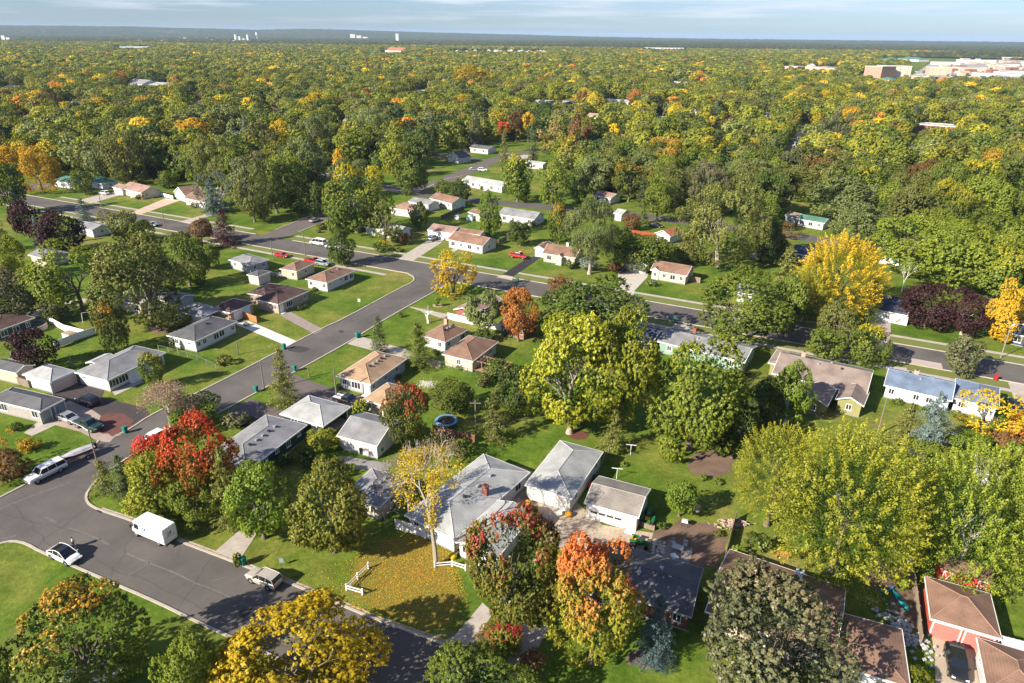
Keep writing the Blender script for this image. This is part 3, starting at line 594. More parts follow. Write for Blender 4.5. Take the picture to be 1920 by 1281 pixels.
def fit_crown(cx, cy, w, h, base=None, squat=.18, tall=None):
    """base point, crown centre height and half sizes of the tree whose crown fills that box"""
    def solve(by):
        B = G(cx, by); dist = math.hypot(B.x, B.y); c = at_height(cx, by, cx, cy); D = math.sqrt(B.x ** 2 + B.y ** 2 + (CAM_H - c) ** 2)
        dep = B.y * CP - (c - CAM_H) * SP
        a = w / 2 * dep / FPX; e = math.asin((CAM_H - c) / D); hh = h / 2 * dep / FPX
        b2 = (hh * hh - (a * math.sin(e)) ** 2) / math.cos(e) ** 2; b = math.sqrt(max(b2, (.55 * a) ** 2))
        return B, c, a, b
    if base is not None: 
        B, c, a, b = solve(base)
        if c - b < .2: b = max(.5 * b, c - .2)
        return B, c, a, b
    lo, hi = cy + 1, cy + h * 2 + 60
    for _ in range(40):
        mid = (lo + hi) / 2; B, c, a, b = solve(mid)
        if (c < tall if tall else c - b < squat * (c + b)): lo = mid
        else: hi = mid
    return solve(mid)
TREE_N = [0]; PLANTED = []
NAMES = {'round': 'maple_tree', 'lumpy': 'maple_tree', 'upright': 'elm_tree', 'willow': 'willow_tree', 'sparse': 'locust_tree', 'feather': 'ash_tree', 'spruce': 'spruce_tree', 'pine': 'pine_tree', 'shrub': 'shrub'}
def plant(B, c, a, b, kind, pal, label, name=None, cat=None, group=None, px=100, seed=None, bark=None, parts=True):
    TREE_N[0] += 1; i = TREE_N[0] if seed is None else seed
    lod = 0 if px > 70 else 1 if px > 26 else 2
    if kind == 'shrub': lod = 0 if px > 90 else 1 if px > 30 else 2
    cs = crowns(kind, lod); cm = cs[i % len(cs)]; conif = kind in ('spruce', 'pine')
    nm = name or NAMES[kind]; ct = cat or ('shrub' if kind == 'shrub' else 'tree')
    root = thing(nm, label, ct, (B.x, B.y, 0), (i * 2.39996) % 6.283, group)
    if len(cm.materials) == 0: cm.materials.append(MATS['green_leaves'])
    cr = add('crown', cm, None, root, (0, 0, c)); cr.scale = (a, a, b)
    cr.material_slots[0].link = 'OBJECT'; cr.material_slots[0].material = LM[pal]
    if kind != 'shrub' or parts:
        tm = STEM if conif or kind == 'shrub' else (TRUNKS[i % 4] if lod < 2 else TRUNK_FAR[0])
        if len(tm.materials) == 0: tm.materials.append(BARK)
        tk = add('trunk', tm, None, root)
        if conif: tk.scale = (c * .45, c * .45, c + b * .5 if False else c * 1.0)
        elif kind == 'shrub': tk.scale = (a * .6, a * .6, c * .7)
        else: tk.scale = (a * 1.05 + .6, a * 1.05 + .6, max(c * 1.0, .5))
        if bark: tk.material_slots[0].link = 'OBJECT'; tk.material_slots[0].material = bark
    PLANTED.append((B.x, B.y, a))
    return root
def T(cx, cy, w, h, kind, pal, label, base=None, **k):
    B, c, a, b = fit_crown(cx, cy, w, h, base, .04 if kind in ('spruce', 'pine', 'shrub') else k.pop('squat', .07), k.pop('tall', None))
    if kind in ('spruce', 'pine') and c - b > .5: b = (c + b) / 2 - .1; c = b + .2
    if kind in ('spruce', 'pine'):
        # a cone: its box runs from tip to skirt
        pass
    return plant(B, c, a, b, kind, pal, label, px=w, **k)

# --- every tree one can single out, near to far
T(182, 1185, 225, 225, 'lumpy', 'ortop2', 'big orange and green maple on the lawn corner below the white hatchback')
T(565, 1250, 335, 225, 'round', 'yellow', 'broad golden yellow maple at the bottom edge below the front street')
T(372, 1262, 110, 150, 'upright', 'ygreen', 'light green upright tree just left of the golden maple at the bottom edge')
T(10, 1250, 75, 150, 'round', 'green', 'dark green tree cut by the left edge in the bottom left corner')
T(895, 1300, 235, 150, 'round', 'green', 'green tree at the bottom edge right of the golden maple')
T(960, 1068, 190, 240, 'upright', 'maroon', 'tall maple streaked crimson over green beside the white fenced leafy lawn', base=1190)
T(1107, 1133, 172, 222, 'upright', 'ortop', 'rounded maple turning orange at the top in front of the charcoal roof')
T(1226, 1176, 78, 125, 'spruce', 'dkblue', 'dark blue spruce under the eave of the charcoal roofed house')
T(1427, 1186, 272, 256, 'round', 'brown', 'very large brownish olive tree left of the brown roof at bottom right')
T(1437, 870, 150, 165, 'feather', 'gold', 'gold tipped plumed ash left of the largest plumed ash', base=985)
T(1560, 925, 270, 275, 'feather', 'gold', 'largest gold tipped ash with long plumes, above the brown roof at bottom right', base=1070)
T(1790, 950, 230, 290, 'feather', 'ygreen', 'yellow green ash with a forked trunk behind the brown garage with red doors', base=1075, bark=BARK_L)
T(1905, 930, 180, 250, 'upright', 'green', 'green tree cut by the right edge beside the yellow green ash')
T(1733, 788, 88, 120, 'pine', 'blue', 'pale blue spruce behind the blue roofed house')
T(1690, 792, 60, 90, 'pine', 'olive', 'thin olive spruce touching the left of the pale blue spruce')
T(1835, 765, 130, 90, 'sparse', 'yellow', 'loose yellow tree in front of the right wing of the blue roof', base=835)
T(1868, 828, 62, 50, 'round', 'rust', 'reddish brown small tree below the loose yellow tree')
T(1908, 800, 60, 60, 'round', 'orange', 'dull orange small tree at the right edge')
T(1815, 835, 90, 60, 'round', 'bright', 'bright green low tree in front of the pale blue spruce')
T(1900, 860, 60, 60, 'round', 'yeltop', 'yellow and green bushy tree on the right edge above the grey shed')
T(1730, 850, 90, 50, 'round', 'ygreen', 'small yellow green tree at the foot of the pale blue spruce')
T(1068, 695, 190, 228, 'round', 'gold', 'huge yellow green maple with a pale trunk standing in a mulch ring', base=812, bark=BARK_L)
T(1160, 690, 140, 220, 'round', 'gold', 'second gold green maple joined to the right flank of the huge yellow green maple')
T(1292, 742, 200, 215, 'lumpy', 'ygreen', 'big dull green maple right of the huge yellow green maple', base=842)
T(1372, 800, 90, 110, 'round', 'dkgreen', 'dark green tree in the shade right of the big dull green maple')
T(1150, 806, 60, 78, 'pine', 'olive', 'shaggy olive cedar between the two biggest maples')
T(1155, 838, 34, 26, 'shrub', 'bright', 'bright green bush at the foot of the shaggy olive cedar')
T(1110, 588, 215, 108, 'round', 'dkgreen', 'wide dark green tree standing behind the huge yellow green maple')
T(1050, 540, 50, 46, 'round', 'rust', 'small rusty topped tree beside the cross street')
T(972, 582, 72, 84, 'round', 'orange', 'bright orange maple by the cross street behind the brown hip roofs', base=640)
T(905, 580, 68, 72, 'upright', 'grey', 'grey green birch with white stems beside the white fence', base=632, bark=TRIM)
T(848, 512, 94, 88, 'sparse', 'yellow', 'loose golden tree on the street corner', base=556)
T(850, 515, 70, 60, 'sparse', 'amber', 'amber boughs of a second stem inside the loose golden corner tree', base=554)
T(713, 626, 38, 72, 'spruce', 'needle', 'slim spruce beside the driveway opposite the central street bins')
T(786, 645, 74, 80, 'spruce', 'green', 'wide green conifer left of the brown hip roofs')
T(536, 704, 62, 106, 'spruce', 'olive', 'tall olive spruce beside the central street')
T(645, 464, 54, 66, 'round', 'dkgreen', 'dense dark green round tree beside the white passenger van', base=498)
T(765, 776, 92, 124, 'round', 'redtop', 'oval maple with a red top beside the tan hip roofs')
T(849, 740, 84, 80, 'round', 'green', 'round green tree above the trampoline', base=768)
T(928, 776, 62, 100, 'pine', 'olive', 'shaggy olive pine right of the trampoline')
T(965, 730, 70, 90, 'round', 'dkgreen', 'dark green tree between the olive pine and the huge maple')
T(627, 947, 158, 180, 'upright', 'tuft', 'large olive green maple with one red tuft beside the silver estate car')
T(496, 934, 130, 150, 'round', 'bright', 'fresh green maple left of the one with a red tuft')
T(385, 856, 146, 172, 'round', 'red', 'blazing red maple at the inside corner of the streets')
T(290, 850, 84, 80, 'round', 'red', 'smaller scarlet maple left of the blazing red maple')
T(302, 905, 125, 120, 'upright', 'gold', 'yellow green tree in front of the red maples')
T(436, 905, 66, 150, 'pine', 'olive', 'tall olive conifer at the right of the blazing red maple')
T(372, 935, 90, 96, 'upright', 'ygreen', 'yellow green tree below the blazing red maple')
T(372, 768, 100, 66, 'round', 'bright', 'pale green tree behind the blazing red maple')
T(200, 888, 52, 64, 'pine', 'olive', 'bushy olive pine at the street lamp')
T(236, 884, 52, 76, 'pine', 'needle', 'bushy green pine between the lamp and the red maples')
T(292, 692, 46, 66, 'round', 'yeltop', 'small orange tinged tree at the front of the large grey hip roof')
T(218, 611, 62, 88, 'round', 'ortop2', 'upright orange and green tree by the white vinyl fence')
T(72, 651, 80, 76, 'round', 'purple', 'small purple tree inside the white fenced yard')
T(40, 548, 110, 92, 'round', 'brown', 'dark brownish tree beside the round pool')
T(160, 508, 165, 122, 'lumpy', 'ygreen', 'broad yellow green maple at left with a leaning trunk', base=590)
T(285, 518, 180, 160, 'lumpy', 'olive', 'very broad dull green maple right of the leaning one', base=608)
T(357, 485, 84, 92, 'round', 'green', 'green tree right of the very broad dull maple')
T(22, 478, 76, 84, 'round', 'gold', 'yellow green tree on the left edge')
T(120, 432, 90, 76, 'round', 'purple', 'broad purple tree near the left edge')
T(55, 407, 52, 66, 'round', 'purple', 'smaller purple tree left of the broad purple one')
T(84, 440, 28, 74, 'spruce', 'blue', 'narrow blue spruce between the two purple trees')
T(160, 392, 34, 42, 'spruce', 'blue', 'small blue spruce beside the cross street')
T(236, 422, 56, 54, 'round', 'olive', 'olive tree beside the cross street above the broad maples')
T(268, 432, 52, 40, 'round', 'green', 'green tree right of the roadside olive tree')
T(200, 405, 26, 40, 'sparse', 'olive', 'thin half bare tree on the near verge of the cross street')
T(379, 430, 46, 40, 'round', 'rust', 'small rust and green tree left of the purple cone shaped tree', base=455)
T(426, 424, 54, 68, 'spruce', 'purple', 'cone shaped dark purple tree beside the cross street')
T(395, 480, 44, 44, 'round', 'green', 'green tree at the near verge left of the grey roofs')
T(412, 358, 80, 80, 'sparse', 'silver', 'silvery half bare poplar at the concrete drive', base=397, bark=TRIM)
T(402, 366, 50, 62, 'pine', 'blue', 'dull blue spruce inside the silvery poplar', base=400)
T(82, 316, 76, 80, 'lumpy', 'amber', 'bright amber tree at the left beyond the cross street', base=362)
T(160, 341, 38, 46, 'round', 'green', 'small green tree in front of the green roofed houses', base=365)
T(25, 345, 66, 80, 'round', 'green', 'green tree at the left edge by the cross street', base=402)
T(5, 420, 40, 100, 'spruce', 'olive', 'olive conifer at the left edge', base=470)
T(38, 375, 26, 50, 'spruce', 'dkblue', 'dark blue conifer near the left edge')
T(246, 285, 92, 110, 'lumpy', 'olive', 'very tall olive green cottonwood behind the cream house', base=345)
T(190, 310, 46, 60, 'upright', 'grey', 'grey green tree left of the very tall cottonwood', base=340)
T(376, 306, 56, 76, 'lumpy', 'ygreen', 'yellow green tree behind the white garage at left', base=350)
T(318, 335, 40, 30, 'round', 'green', 'low green tree behind the cream house')
T(478, 355, 70, 110, 'lumpy', 'olive', 'tall olive tree left of the side street', base=417)
T(520, 345, 84, 90, 'round', 'green', 'broad green tree at the left of the side street', base=400)
T(566, 370, 60, 50, 'round', 'dkgreen', 'dark green tree at the bend of the side street')
T(670, 375, 128, 128, 'lumpy', 'yeltop', 'large yellow topped cottonwood at the side street corner', base=437)
T(668, 330, 96, 60, 'willow', 'grey', 'pale willow just behind the yellow topped cottonwood')
T(722, 412, 56, 78, 'sparse', 'olive', 'half bare elm with a bare lower trunk', base=462)
T(787, 403, 38, 48, 'round', 'green', 'small green tree behind the brown carport')
T(770, 328, 66, 66, 'round', 'green', 'dense green tree beside the far curved street', base=363)
T(738, 297, 50, 62, 'round', 'gold', 'lemon yellow tree behind the curved street')
T(638, 300, 24, 40, 'round', 'amber', 'narrow orange tree left of the lemon yellow tree')
T(830, 352, 32, 32, 'round', 'green', 'small dark tree left of the white long house')
T(862, 358, 42, 42, 'round', 'dkgreen', 'round dark tree in front of the white long house')
T(918, 400, 42, 80, 'lumpy', 'bright', 'bright green upright tree right of the brown roofed ranch', base=443)
T(975, 437, 44, 44, 'round', 'dkgreen', 'dark green tree between the cream house and the red pickup')
T(1047, 418, 44, 70, 'round', 'ortop2', 'rust and green tree left of the tall feathery tree')
T(1105, 428, 110, 100, 'willow', 'grey', 'tall feathery green tree with a long bare trunk', base=514, bark=BARK_L)
T(1345, 418, 172, 142, 'willow', 'olive', 'giant spreading cottonwood with a thick split trunk', base=500, bark=BARK_L)
T(1232, 362, 82, 76, 'lumpy', 'ygreen', 'yellow green tree before the far street with its trunk in view', base=416)
T(970, 332, 66, 80, 'round', 'yeltop', 'yellow green tree right of the white long house')
T(1036, 344, 68, 84, 'lumpy', 'ygreen', 'rounded yellow green tree by the far street', base=393)
T(1085, 345, 40, 60, 'round', 'dkgreen', 'dark tree right of the rounded yellow green one')
T(1150, 455, 44, 60, 'round', 'bright', 'bright green tree behind the tall feathery tree')
T(1182, 415, 36, 30, 'round', 'rust', 'rusty bush tree in the back yards')
T(1205, 400, 26, 36, 'spruce', 'dkgreen', 'dark spruce in the back yards')
T(1200, 470, 110, 28, 'round', 'green', 'long green thicket behind the grey garage')
T(1562, 512, 158, 146, 'feather', 'ashgold', 'great golden ash with plumed boughs by the navy roof')
T(1508, 548, 90, 95, 'feather', 'gold', 'gold and green ash at the left foot of the great golden ash')
T(1380, 570, 190, 130, 'lumpy', 'green', 'wide green maple along the cross street', base=640)
T(1470, 565, 70, 100, 'round', 'green', 'green tree between the wide maple and the golden ash')
T(1560, 605, 76, 90, 'round', 'olive', 'olive tree on the near verge of the cross street')
T(1620, 645, 76, 76, 'round', 'yeltop', 'olive tree with yellowing leaves behind the olive walled house')
T(1545, 648, 70, 62, 'round', 'green', 'green tree just behind the taupe roof')
T(1622, 560, 50, 90, 'spruce', 'dkgreen', 'dark green conifer left of the navy roof')
T(1733, 572, 98, 92, 'round', 'purple', 'large purple tree by the navy roof', base=613)
T(1802, 580, 84, 76, 'round', 'purple', 'second purple tree with a short pale trunk', base=627, bark=BARK_L)
T(1882, 580, 100, 116, 'lumpy', 'amber', 'bright yellow tree beside the street lamp at right', base=640, bark=BARK_L)
T(1797, 663, 66, 72, 'round', 'brown', 'dark olive tree on the near side of the cross street at right')
T(1700, 450, 150, 110, 'lumpy', 'ygreen', 'pale yellow green tree right of the great golden ash', base=515)
T(1790, 480, 150, 120, 'upright', 'ygreen', 'broad upswept tree behind the purple trees')
T(1860, 500, 130, 110, 'upright', 'yeltop', 'upswept green tree right of the broad upswept one')
T(1905, 455, 110, 110, 'lumpy', 'ygreen', 'yellowing tree on the right edge behind the row')
T(1476, 430, 50, 30, 'sparse', 'rust', 'small rusty tree by the far street')
T(1473, 490, 56, 62, 'pine', 'olive', 'olive brown spruce below the small navy roof')
T(1472, 732, 84, 112, 'upright', 'bright', 'bright green poplar with pale stems by the olive walled house', base=792, bark=TRIM)
T(1422, 750, 70, 90, 'round', 'dkgreen', 'dark green tree left of the bright green poplar')
T(609, 822, 60, 44, 'round', 'gold', 'small yellow bush tree beside the dark green house')
T(572, 858, 44, 44, 'shrub', 'dkgreen', 'dark green bush beside the dark green house')
T(678, 768, 36, 36, 'shrub', 'yeltop', 'green bush against the tan garage')
T(1273, 930, 66, 66, 'round', 'bright', 'small fresh green tree behind the brown grey garage', base=968)
T(105, 1100 - 240, 1, 1, 'shrub', 'green', 'x') if False else None
T(18, 835, 70, 90, 'sparse', 'amber', 'half bare orange tree on the left edge by the grey house')
T(20, 870, 70, 60, 'round', 'rust', 'rusty low tree on the left edge beside the lawn')
T(1705, 1275, 80, 60, 'upright', 'gold', 'yellow green tree on the bottom edge right of the brown roof')
T(940, 1195, 90, 50, 'round', 'maroon', 'dark low boughs of a small maple beside the concrete apron', base=1212)
T(855, 440 + 100, 1, 1, 'shrub', 'green', 'x') if False else None
for (x, y, s_, h_, pal, lab) in (
    (420, 675, 30, 20, 'olive', 'round olive bush alone on the lawn beside the central street'),
    (463, 607 + 0, 12, 8, 'green', 'tiny clipped bush at the white long house'),
    (448, 1048, 18, 26, 'yeltop', 'small yellow green bush beside the green bin on the front street'),
    (563, 577, 12, 9, 'dkgreen', 'round clipped bush against the dark brown roofed house'),
    (573, 573, 9, 7, 'dkgreen', 'smaller clipped bush right of the round clipped bush'),
    (735, 467, 13, 8, 'green', 'first of two clipped bushes by the sidewalk'), (748, 468, 13, 9, 'green', 'second of two clipped bushes by the sidewalk'),
    (602, 424, 22, 10, 'olive', 'low olive bush on the corner lawn'), (597, 433, 11, 7, 'olive', 'smaller olive bush below the low one on the corner lawn'),
    (1068, 496, 20, 16, 'dkgreen', 'dark bush at the right corner of the yellow house'), (1104, 494, 40, 18, 'silver', 'wide silvery bush beside the bare trunk'),
    (1150, 500, 30, 18, 'rust', 'rusty bush at the gravel drive'), (1220, 530, 22, 12, 'grey', 'grey green bush in front of the brown roofed cream house'),
    (1318, 895, 16, 14, 'green', 'dark leafy plant in the soil bed'), (1345, 903, 18, 12, 'green', 'spreading leafy plant at the edge of the soil bed'),
    (819, 566, 11, 17, 'bright', 'tiny young tree in a bark ring'), (752, 590, 10, 10, 'green', 'small bush at the lawn edge'),
    (1385, 1035, 30, 26, 'bright', 'bright bush against the back fence'), (1410, 1010, 36, 26, 'dkgreen', 'dark bush on the fence line'), (1690, 1090, 26, 30, 'bright', 'bright bush among the yard clutter'),
    (1650, 1180, 30, 40, 'dkgreen', 'dark bush against the brown roofed house'), (905, 630, 40, 14, 'dkgreen', 'low dark hedge inside the white fence'),
    (715, 463, 34, 22, 'yeltop', 'rounded yellow green shrubs by the half bare elm'), (760, 447, 26, 20, 'rust', 'rusty shrub beside the corner house'), (742, 440, 30, 26, 'green', 'green shrub in front of the corner house'),
    
    (540, 577, 8, 6, 'dkgreen', 'low bush at the step of the dark brown roofed house'), (590, 541, 10, 7, 'green', 'bush at the right corner of the white brick house'), (636, 724, 10, 10, 'dkgreen', 'bush at the near corner of the long tan house'),
    (748, 705, 12, 9, 'olive', 'bush at the far corner of the long tan house'), (862, 688, 16, 10, 'green', 'bush against the cream end wall by the pergola'), (818, 660, 14, 12, 'dkgreen', 'bush between the conifer and the front brown roof'), (590, 812, 16, 12, 'green', 'bush under the pale grey carport roof'),
    (640, 838, 14, 10, 'dkgreen', 'bush at the left corner of the white plank garage'), (1060, 962, 14, 10, 'yeltop', 'yellowing bush in front of the pale grey garage'), (1580, 768, 20, 12, 'olive', 'straw coloured bush before the olive green gable'), (1535, 772, 24, 14, 'rust', 'rusty shrub under the left olive gable'),
    (1680, 752, 20, 10, 'green', 'bush against the pale blue wall'), (1740, 768, 22, 12, 'dkgreen', 'dark bush at the back door of the pale blue house'), (1400, 700, 16, 12, 'dkgreen', 'dark bush at the corner of the green walled house'), 
    
    (262, 369, 16, 9, 'dkgreen', 'larger bush at the corner of the cream brick ranch'), (365, 384, 14, 10, 'olive', 'bush before the half hidden white house'), (905, 352, 10, 7, 'green', 'bush at the door of the long white ranch'),
    (820, 386, 10, 6, 'green', 'bush at the wall of the red chimney house'), (960, 416, 12, 7, 'dkgreen', 'bush in front of the grey roofed long house'), (1000, 420, 14, 12, 'dkgreen', 'dark hedge end at the right of the grey roofed long house'), (655, 880, 30, 18, 'bright', 'bright bush behind the fresh green maple'),
    (540, 862, 40, 26, 'dkgreen', 'dark hedge along the dark green house'), (820, 560, 8, 5, 'green', 'tiny bush beside the corner lawn path'), (1170, 870, 14, 10, 'olive', 'low weeds round the near line post'), (1345, 1000, 20, 14, 'olive', 'weedy clump on the bare ground by the brown fence'),
    (1240, 985, 20, 12, 'dkgreen', 'clump behind the green tractor'), (1700, 1040, 24, 16, 'ygreen', 'yellow green bush at the fence by the fork trunked ash'), (30, 800, 26, 14, 'dkgreen', 'dark shrub at the wall of the grey stone house'),
    (325, 645, 12, 24, 'dkgreen', 'narrow dark bush at the end of the white long house'), (1000, 1235, 50, 20, 'rust', 'dark reddish bush beside the lower concrete path'),
    (445, 785, 50, 22, 'brown', 'brown low hedge beside the dark green house'), (468, 790, 26, 18, 'dkgreen', 'dark green clump right of the brown low hedge'), (930, 690, 50, 26, 'dkgreen', 'dark vines beside the pergola'),
    (902, 712, 40, 16, 'olive', 'olive shrubs along the chain link fence'), (870, 840, 50, 26, 'green', 'green shrub by the wooden yard fence'), (1430, 1020, 30, 30, 'green', 'green clump right of the long yard fence'),
    (1685, 597, 26, 8, 'bright', 'low bright hedge at the navy roofed house'), (62, 832, 40, 20, 'amber', 'yellowing shrub in front of the grey house'), (1600, 1000, 1, 1, '', '')):
    if lab: T(x, y, s_, h_, 'shrub', pal, lab)

for a_ in ((1440, 455, 60, 84, 'round', 'dkgreen', 'dark green tree in the shade right of the giant cottonwood', 496), (1425, 395, 80, 70, 'lumpy', 'green', 'green tree before the far street right of the giant cottonwood'), (1290, 470, 60, 40, 'round', 'olive', 'low olive tree at the left foot of the giant cottonwood'),
    (1265, 350, 90, 84, 'lumpy', 'olive', 'olive tree standing behind the giant cottonwood'), (545, 330, 90, 84, 'lumpy', 'ygreen', 'tall yellow green tree behind the side street bend'), (455, 320, 70, 80, 'round', 'green', 'green tree behind the silvery poplar'), (600, 372, 46, 60, 'round', 'dkgreen', 'dark tree left of the yellow topped cottonwood'),
    (705, 400, 50, 66, 'round', 'olive', 'olive tree on the right flank of the yellow topped cottonwood'), (640, 400, 60, 60, 'lumpy', 'yeltop', 'low yellowing boughs at the left of the corner house'), (345, 452, 40, 40, 'round', 'olive', 'olive tree at the near verge above the broad dull maple'), (330, 590, 60, 46, 'round', 'grey', 'grey green tree under the broad dull maple'),
    (105, 575, 50, 50, 'round', 'olive', 'olive tree beside the leaning maple'), (20, 600 - 70, 60, 60, 'round', 'dkgreen', 'dark tree on the left edge above the pool'), (1130, 520, 40, 24, 'round', 'green', 'small green tree by the sidewalk in front of the feathery tree') if False else (1165, 450, 50, 50, 'round', 'dkgreen', 'dark green tree behind the grey gabled garage'),
    (1600, 420, 100, 84, 'lumpy', 'grey', 'grey green tree behind the great golden ash'), (1750, 430, 110, 80, 'upright', 'ygreen', 'upswept yellow green tree beside the grey gable'), (1850, 440, 120, 90, 'lumpy', 'green', 'green tree above the upswept row'), (990, 470 - 50, 1, 1, '', '', '')):
    if a_[6]: T(*a_[:7], base=a_[7] if len(a_) > 7 else None)

# bare and half bare trees ---------------------------------------------------------------------
def bare_tree(cx, base, top, wpx, label, seed, leaf=None, nleaf=0, levels=6, bark=TWIG, trunk_share=.33, name='bare_tree', spread=.5, s=.12, keep=None, rad=.03, up=.12):
    B = G(cx, base); hgt = at_height(cx, base, cx, top)
    mb, ends = branching(seed, levels, length=trunk_share, rad=rad, split=(2, 3), spread=spread, shrink=.78, up=up, k=6, rmin=.0012, kink=.1)
    zs = max(e[2] for e in ends); xs = max(math.hypot(e[0], e[1]) for e in ends)
    dep = B.y * CP + (CAM_H - hgt / 2) * SP; a = wpx / 2 * dep / FPX
    root = thing(name, label, 'tree', (B.x, B.y, 0), (seed * 1.7) % 6.28)
    me = mb.me('trunk'); me.transform(Matrix.Diagonal((a / xs, a / xs, hgt / zs, 1))); add('trunk', me, bark, root)
    if leaf:
        E = np.array([(e[0] * a / xs, e[1] * a / xs, e[2] * hgt / zs) for e in ends])
        if keep: E = E[[i for i in range(len(E)) if keep(E[i])]]
        cm = crown_sparse('crown', seed, nleaf, s, E, .38); add('crown', cm, LM[leaf], root)
    PLANTED.append((B.x, B.y, a))
bare_tree(818, 1060, 830, 200, 'tall yellow leafed tree with bare pale upper branches on the leafy lawn', 5, 'yellow', 5600, 7, BARK_L, .24, 'half_bare_tree', .62, .12, keep=lambda e: e[2] < 16, rad=.021)
bare_tree(770, 975, 840, 130, 'bare grey tree left of the tall yellow leafed tree', 8, 'pinkish', 500, 7, TWIG, .22, spread=.6, s=.1)
bare_tree(722, 985, 930, 70, 'small bare weeping tree at the end of the white wall', 9, None, 0, 6, TWIG, .25, spread=.8, up=-.05)
bare_tree(322, 800, 712, 140, 'wide pinkish half bare tree at the bend of the street', 12, 'pinkish', 6000, 7, TWIG, .2, 'half_bare_tree', .62, .11)
bare_tree(875, 1050, 1000, 46, 'small bare shrub like tree under the porch roof', 14, 'rust', 600, 5, TWIG, .2, spread=.7, s=.07)
bare_tree(1030, 975, 920, 70, 'thin bare sapling in front of the pale grey hip roof', 15, None, 0, 6, TWIG, .25, rad=.014)
bare_tree(830, 880, 820, 90, 'bare brushy tree behind the tall yellow leafed tree', 16, 'pinkish', 1500, 6, TWIG, .2, 'half_bare_tree', spread=.7, s=.1)
bare_tree(455, 428, 350, 50, 'pale dead stemmed tree among green ones', 19, None, 0, 6, TWIG, .35) if False else None
bare_tree(1690, 548, 480, 40, 'pale stemmed thin tree behind the white fence at the golden ash', 21, 'ygreen', 700, 6, TRIM, .35, 'half_bare_tree', s=.2)
bare_tree(803, 606, 575, 30, 'pale carved looking bare stump tree on the lawn', 23, None, 0, 4, TRIM, .3, spread=.5, rad=.05)
# ------------------------------------------------------------------ buildings
WIN_CACHE = {}
def win_meshes(wd, ht, panes):
    k = (wd, ht, panes)
    if k not in WIN_CACHE:
        f = MB(); t = .09; f.box(-wd / 2, wd / 2, -.05, 0, 0, t); f.box(-wd / 2, wd / 2, -.05, 0, ht - t, ht)
        f.box(-wd / 2, -wd / 2 + t, -.05, 0, t, ht - t); f.box(wd / 2 - t, wd / 2, -.05, 0, t, ht - t)
        for i in range(1, panes): x = -wd / 2 + wd * i / panes; f.box(x - .04, x + .04, -.045, 0, t, ht - t)
        s_ = MB(); s_.box(-wd / 2 - .06, wd / 2 + .06, -.10, 0, -.07, -.002)
        g = MB(); g.poly([(-wd / 2 + .05, -.02, .05), (wd / 2 - .05, -.02, .05), (wd / 2 - .05, -.02, ht - .05), (-wd / 2 + .05, -.02, ht - .05)])
        WIN_CACHE[k] = (f.me('window'), s_.me('sill'), g.me('pane'))
        for me, mt in zip(WIN_CACHE[k], (TRIM, TRIM, GLASS)): me.materials.append(mt)
    return WIN_CACHE[k]
def put_window(root, x, y, rz, z, wd, ht, panes):
    f, s_, g = win_meshes(wd, ht, panes); o = add('window', f, None, root, (x, y, z), rz); add('pane', g, None, o); add('sill', s_, None, o)
DOOR_CACHE = {}
def put_door(root, x, y, rz, kind, mat):
    k = (kind, mat.name)
    if k not in DOOR_CACHE:
        if kind == 'd':
            m = MB(); m.box(-.46, .46, -.04, 0, .1, 2.15); m.box(-.3, .3, -.055, -.04, 1.25, 1.95); m.box(-.3, .3, -.055, -.04, .3, 1.0)
            f = MB(); f.box(-.58, -.46, -.07, 0, .05, 2.25); f.box(.46, .58, -.07, 0, .05, 2.25); f.box(-.58, .58, -.07, 0, 2.25, 2.36); f.box(-.7, .7, -.9, 0, 0, .09)
        else:
            wd = 4.8 if kind in 'GS' else 2.6; m = MB(); n = 4
            for i in range(n):
                z0 = .04 + i * .53
                m.box(-wd / 2, wd / 2, -.04, 0, z0, z0 + .5)
                for j in range(int(wd / .62)):
                    x0 = -wd / 2 + .08 + j * (wd - .1) / int(wd / .62)
                    if not (kind == 'S' and i == 2): m.box(x0, x0 + .48, -.055, -.04, z0 + .1, z0 + .4)
            f = MB(); f.box(-wd / 2 - .14, -wd / 2, -.07, 0, 0, 2.2); f.box(wd / 2, wd / 2 + .14, -.07, 0, 0, 2.2); f.box(-wd / 2 - .14, wd / 2 + .14, -.07, 0, 2.2, 2.36)
        g = None
        if kind == 'S':
            g = MB()
            for i in range(4): g.box(-2.25 + i * 1.15, -1.25 + i * 1.15, -.06, -.04, 1.2, 1.55)
            g = g.me('door_window'); g.materials.append(GLASS)
        a, b = m.me('door'), f.me('door_frame'); a.materials.append(mat); b.materials.append(TRIM); DOOR_CACHE[k] = (a, b, g)
    a, b, g = DOOR_CACHE[k]; o = add('door' if kind == 'd' else 'garage_door', a, None, root, (x, y, 0), rz); add('frame', b, None, o)
    if g: add('pane', g, None, o)

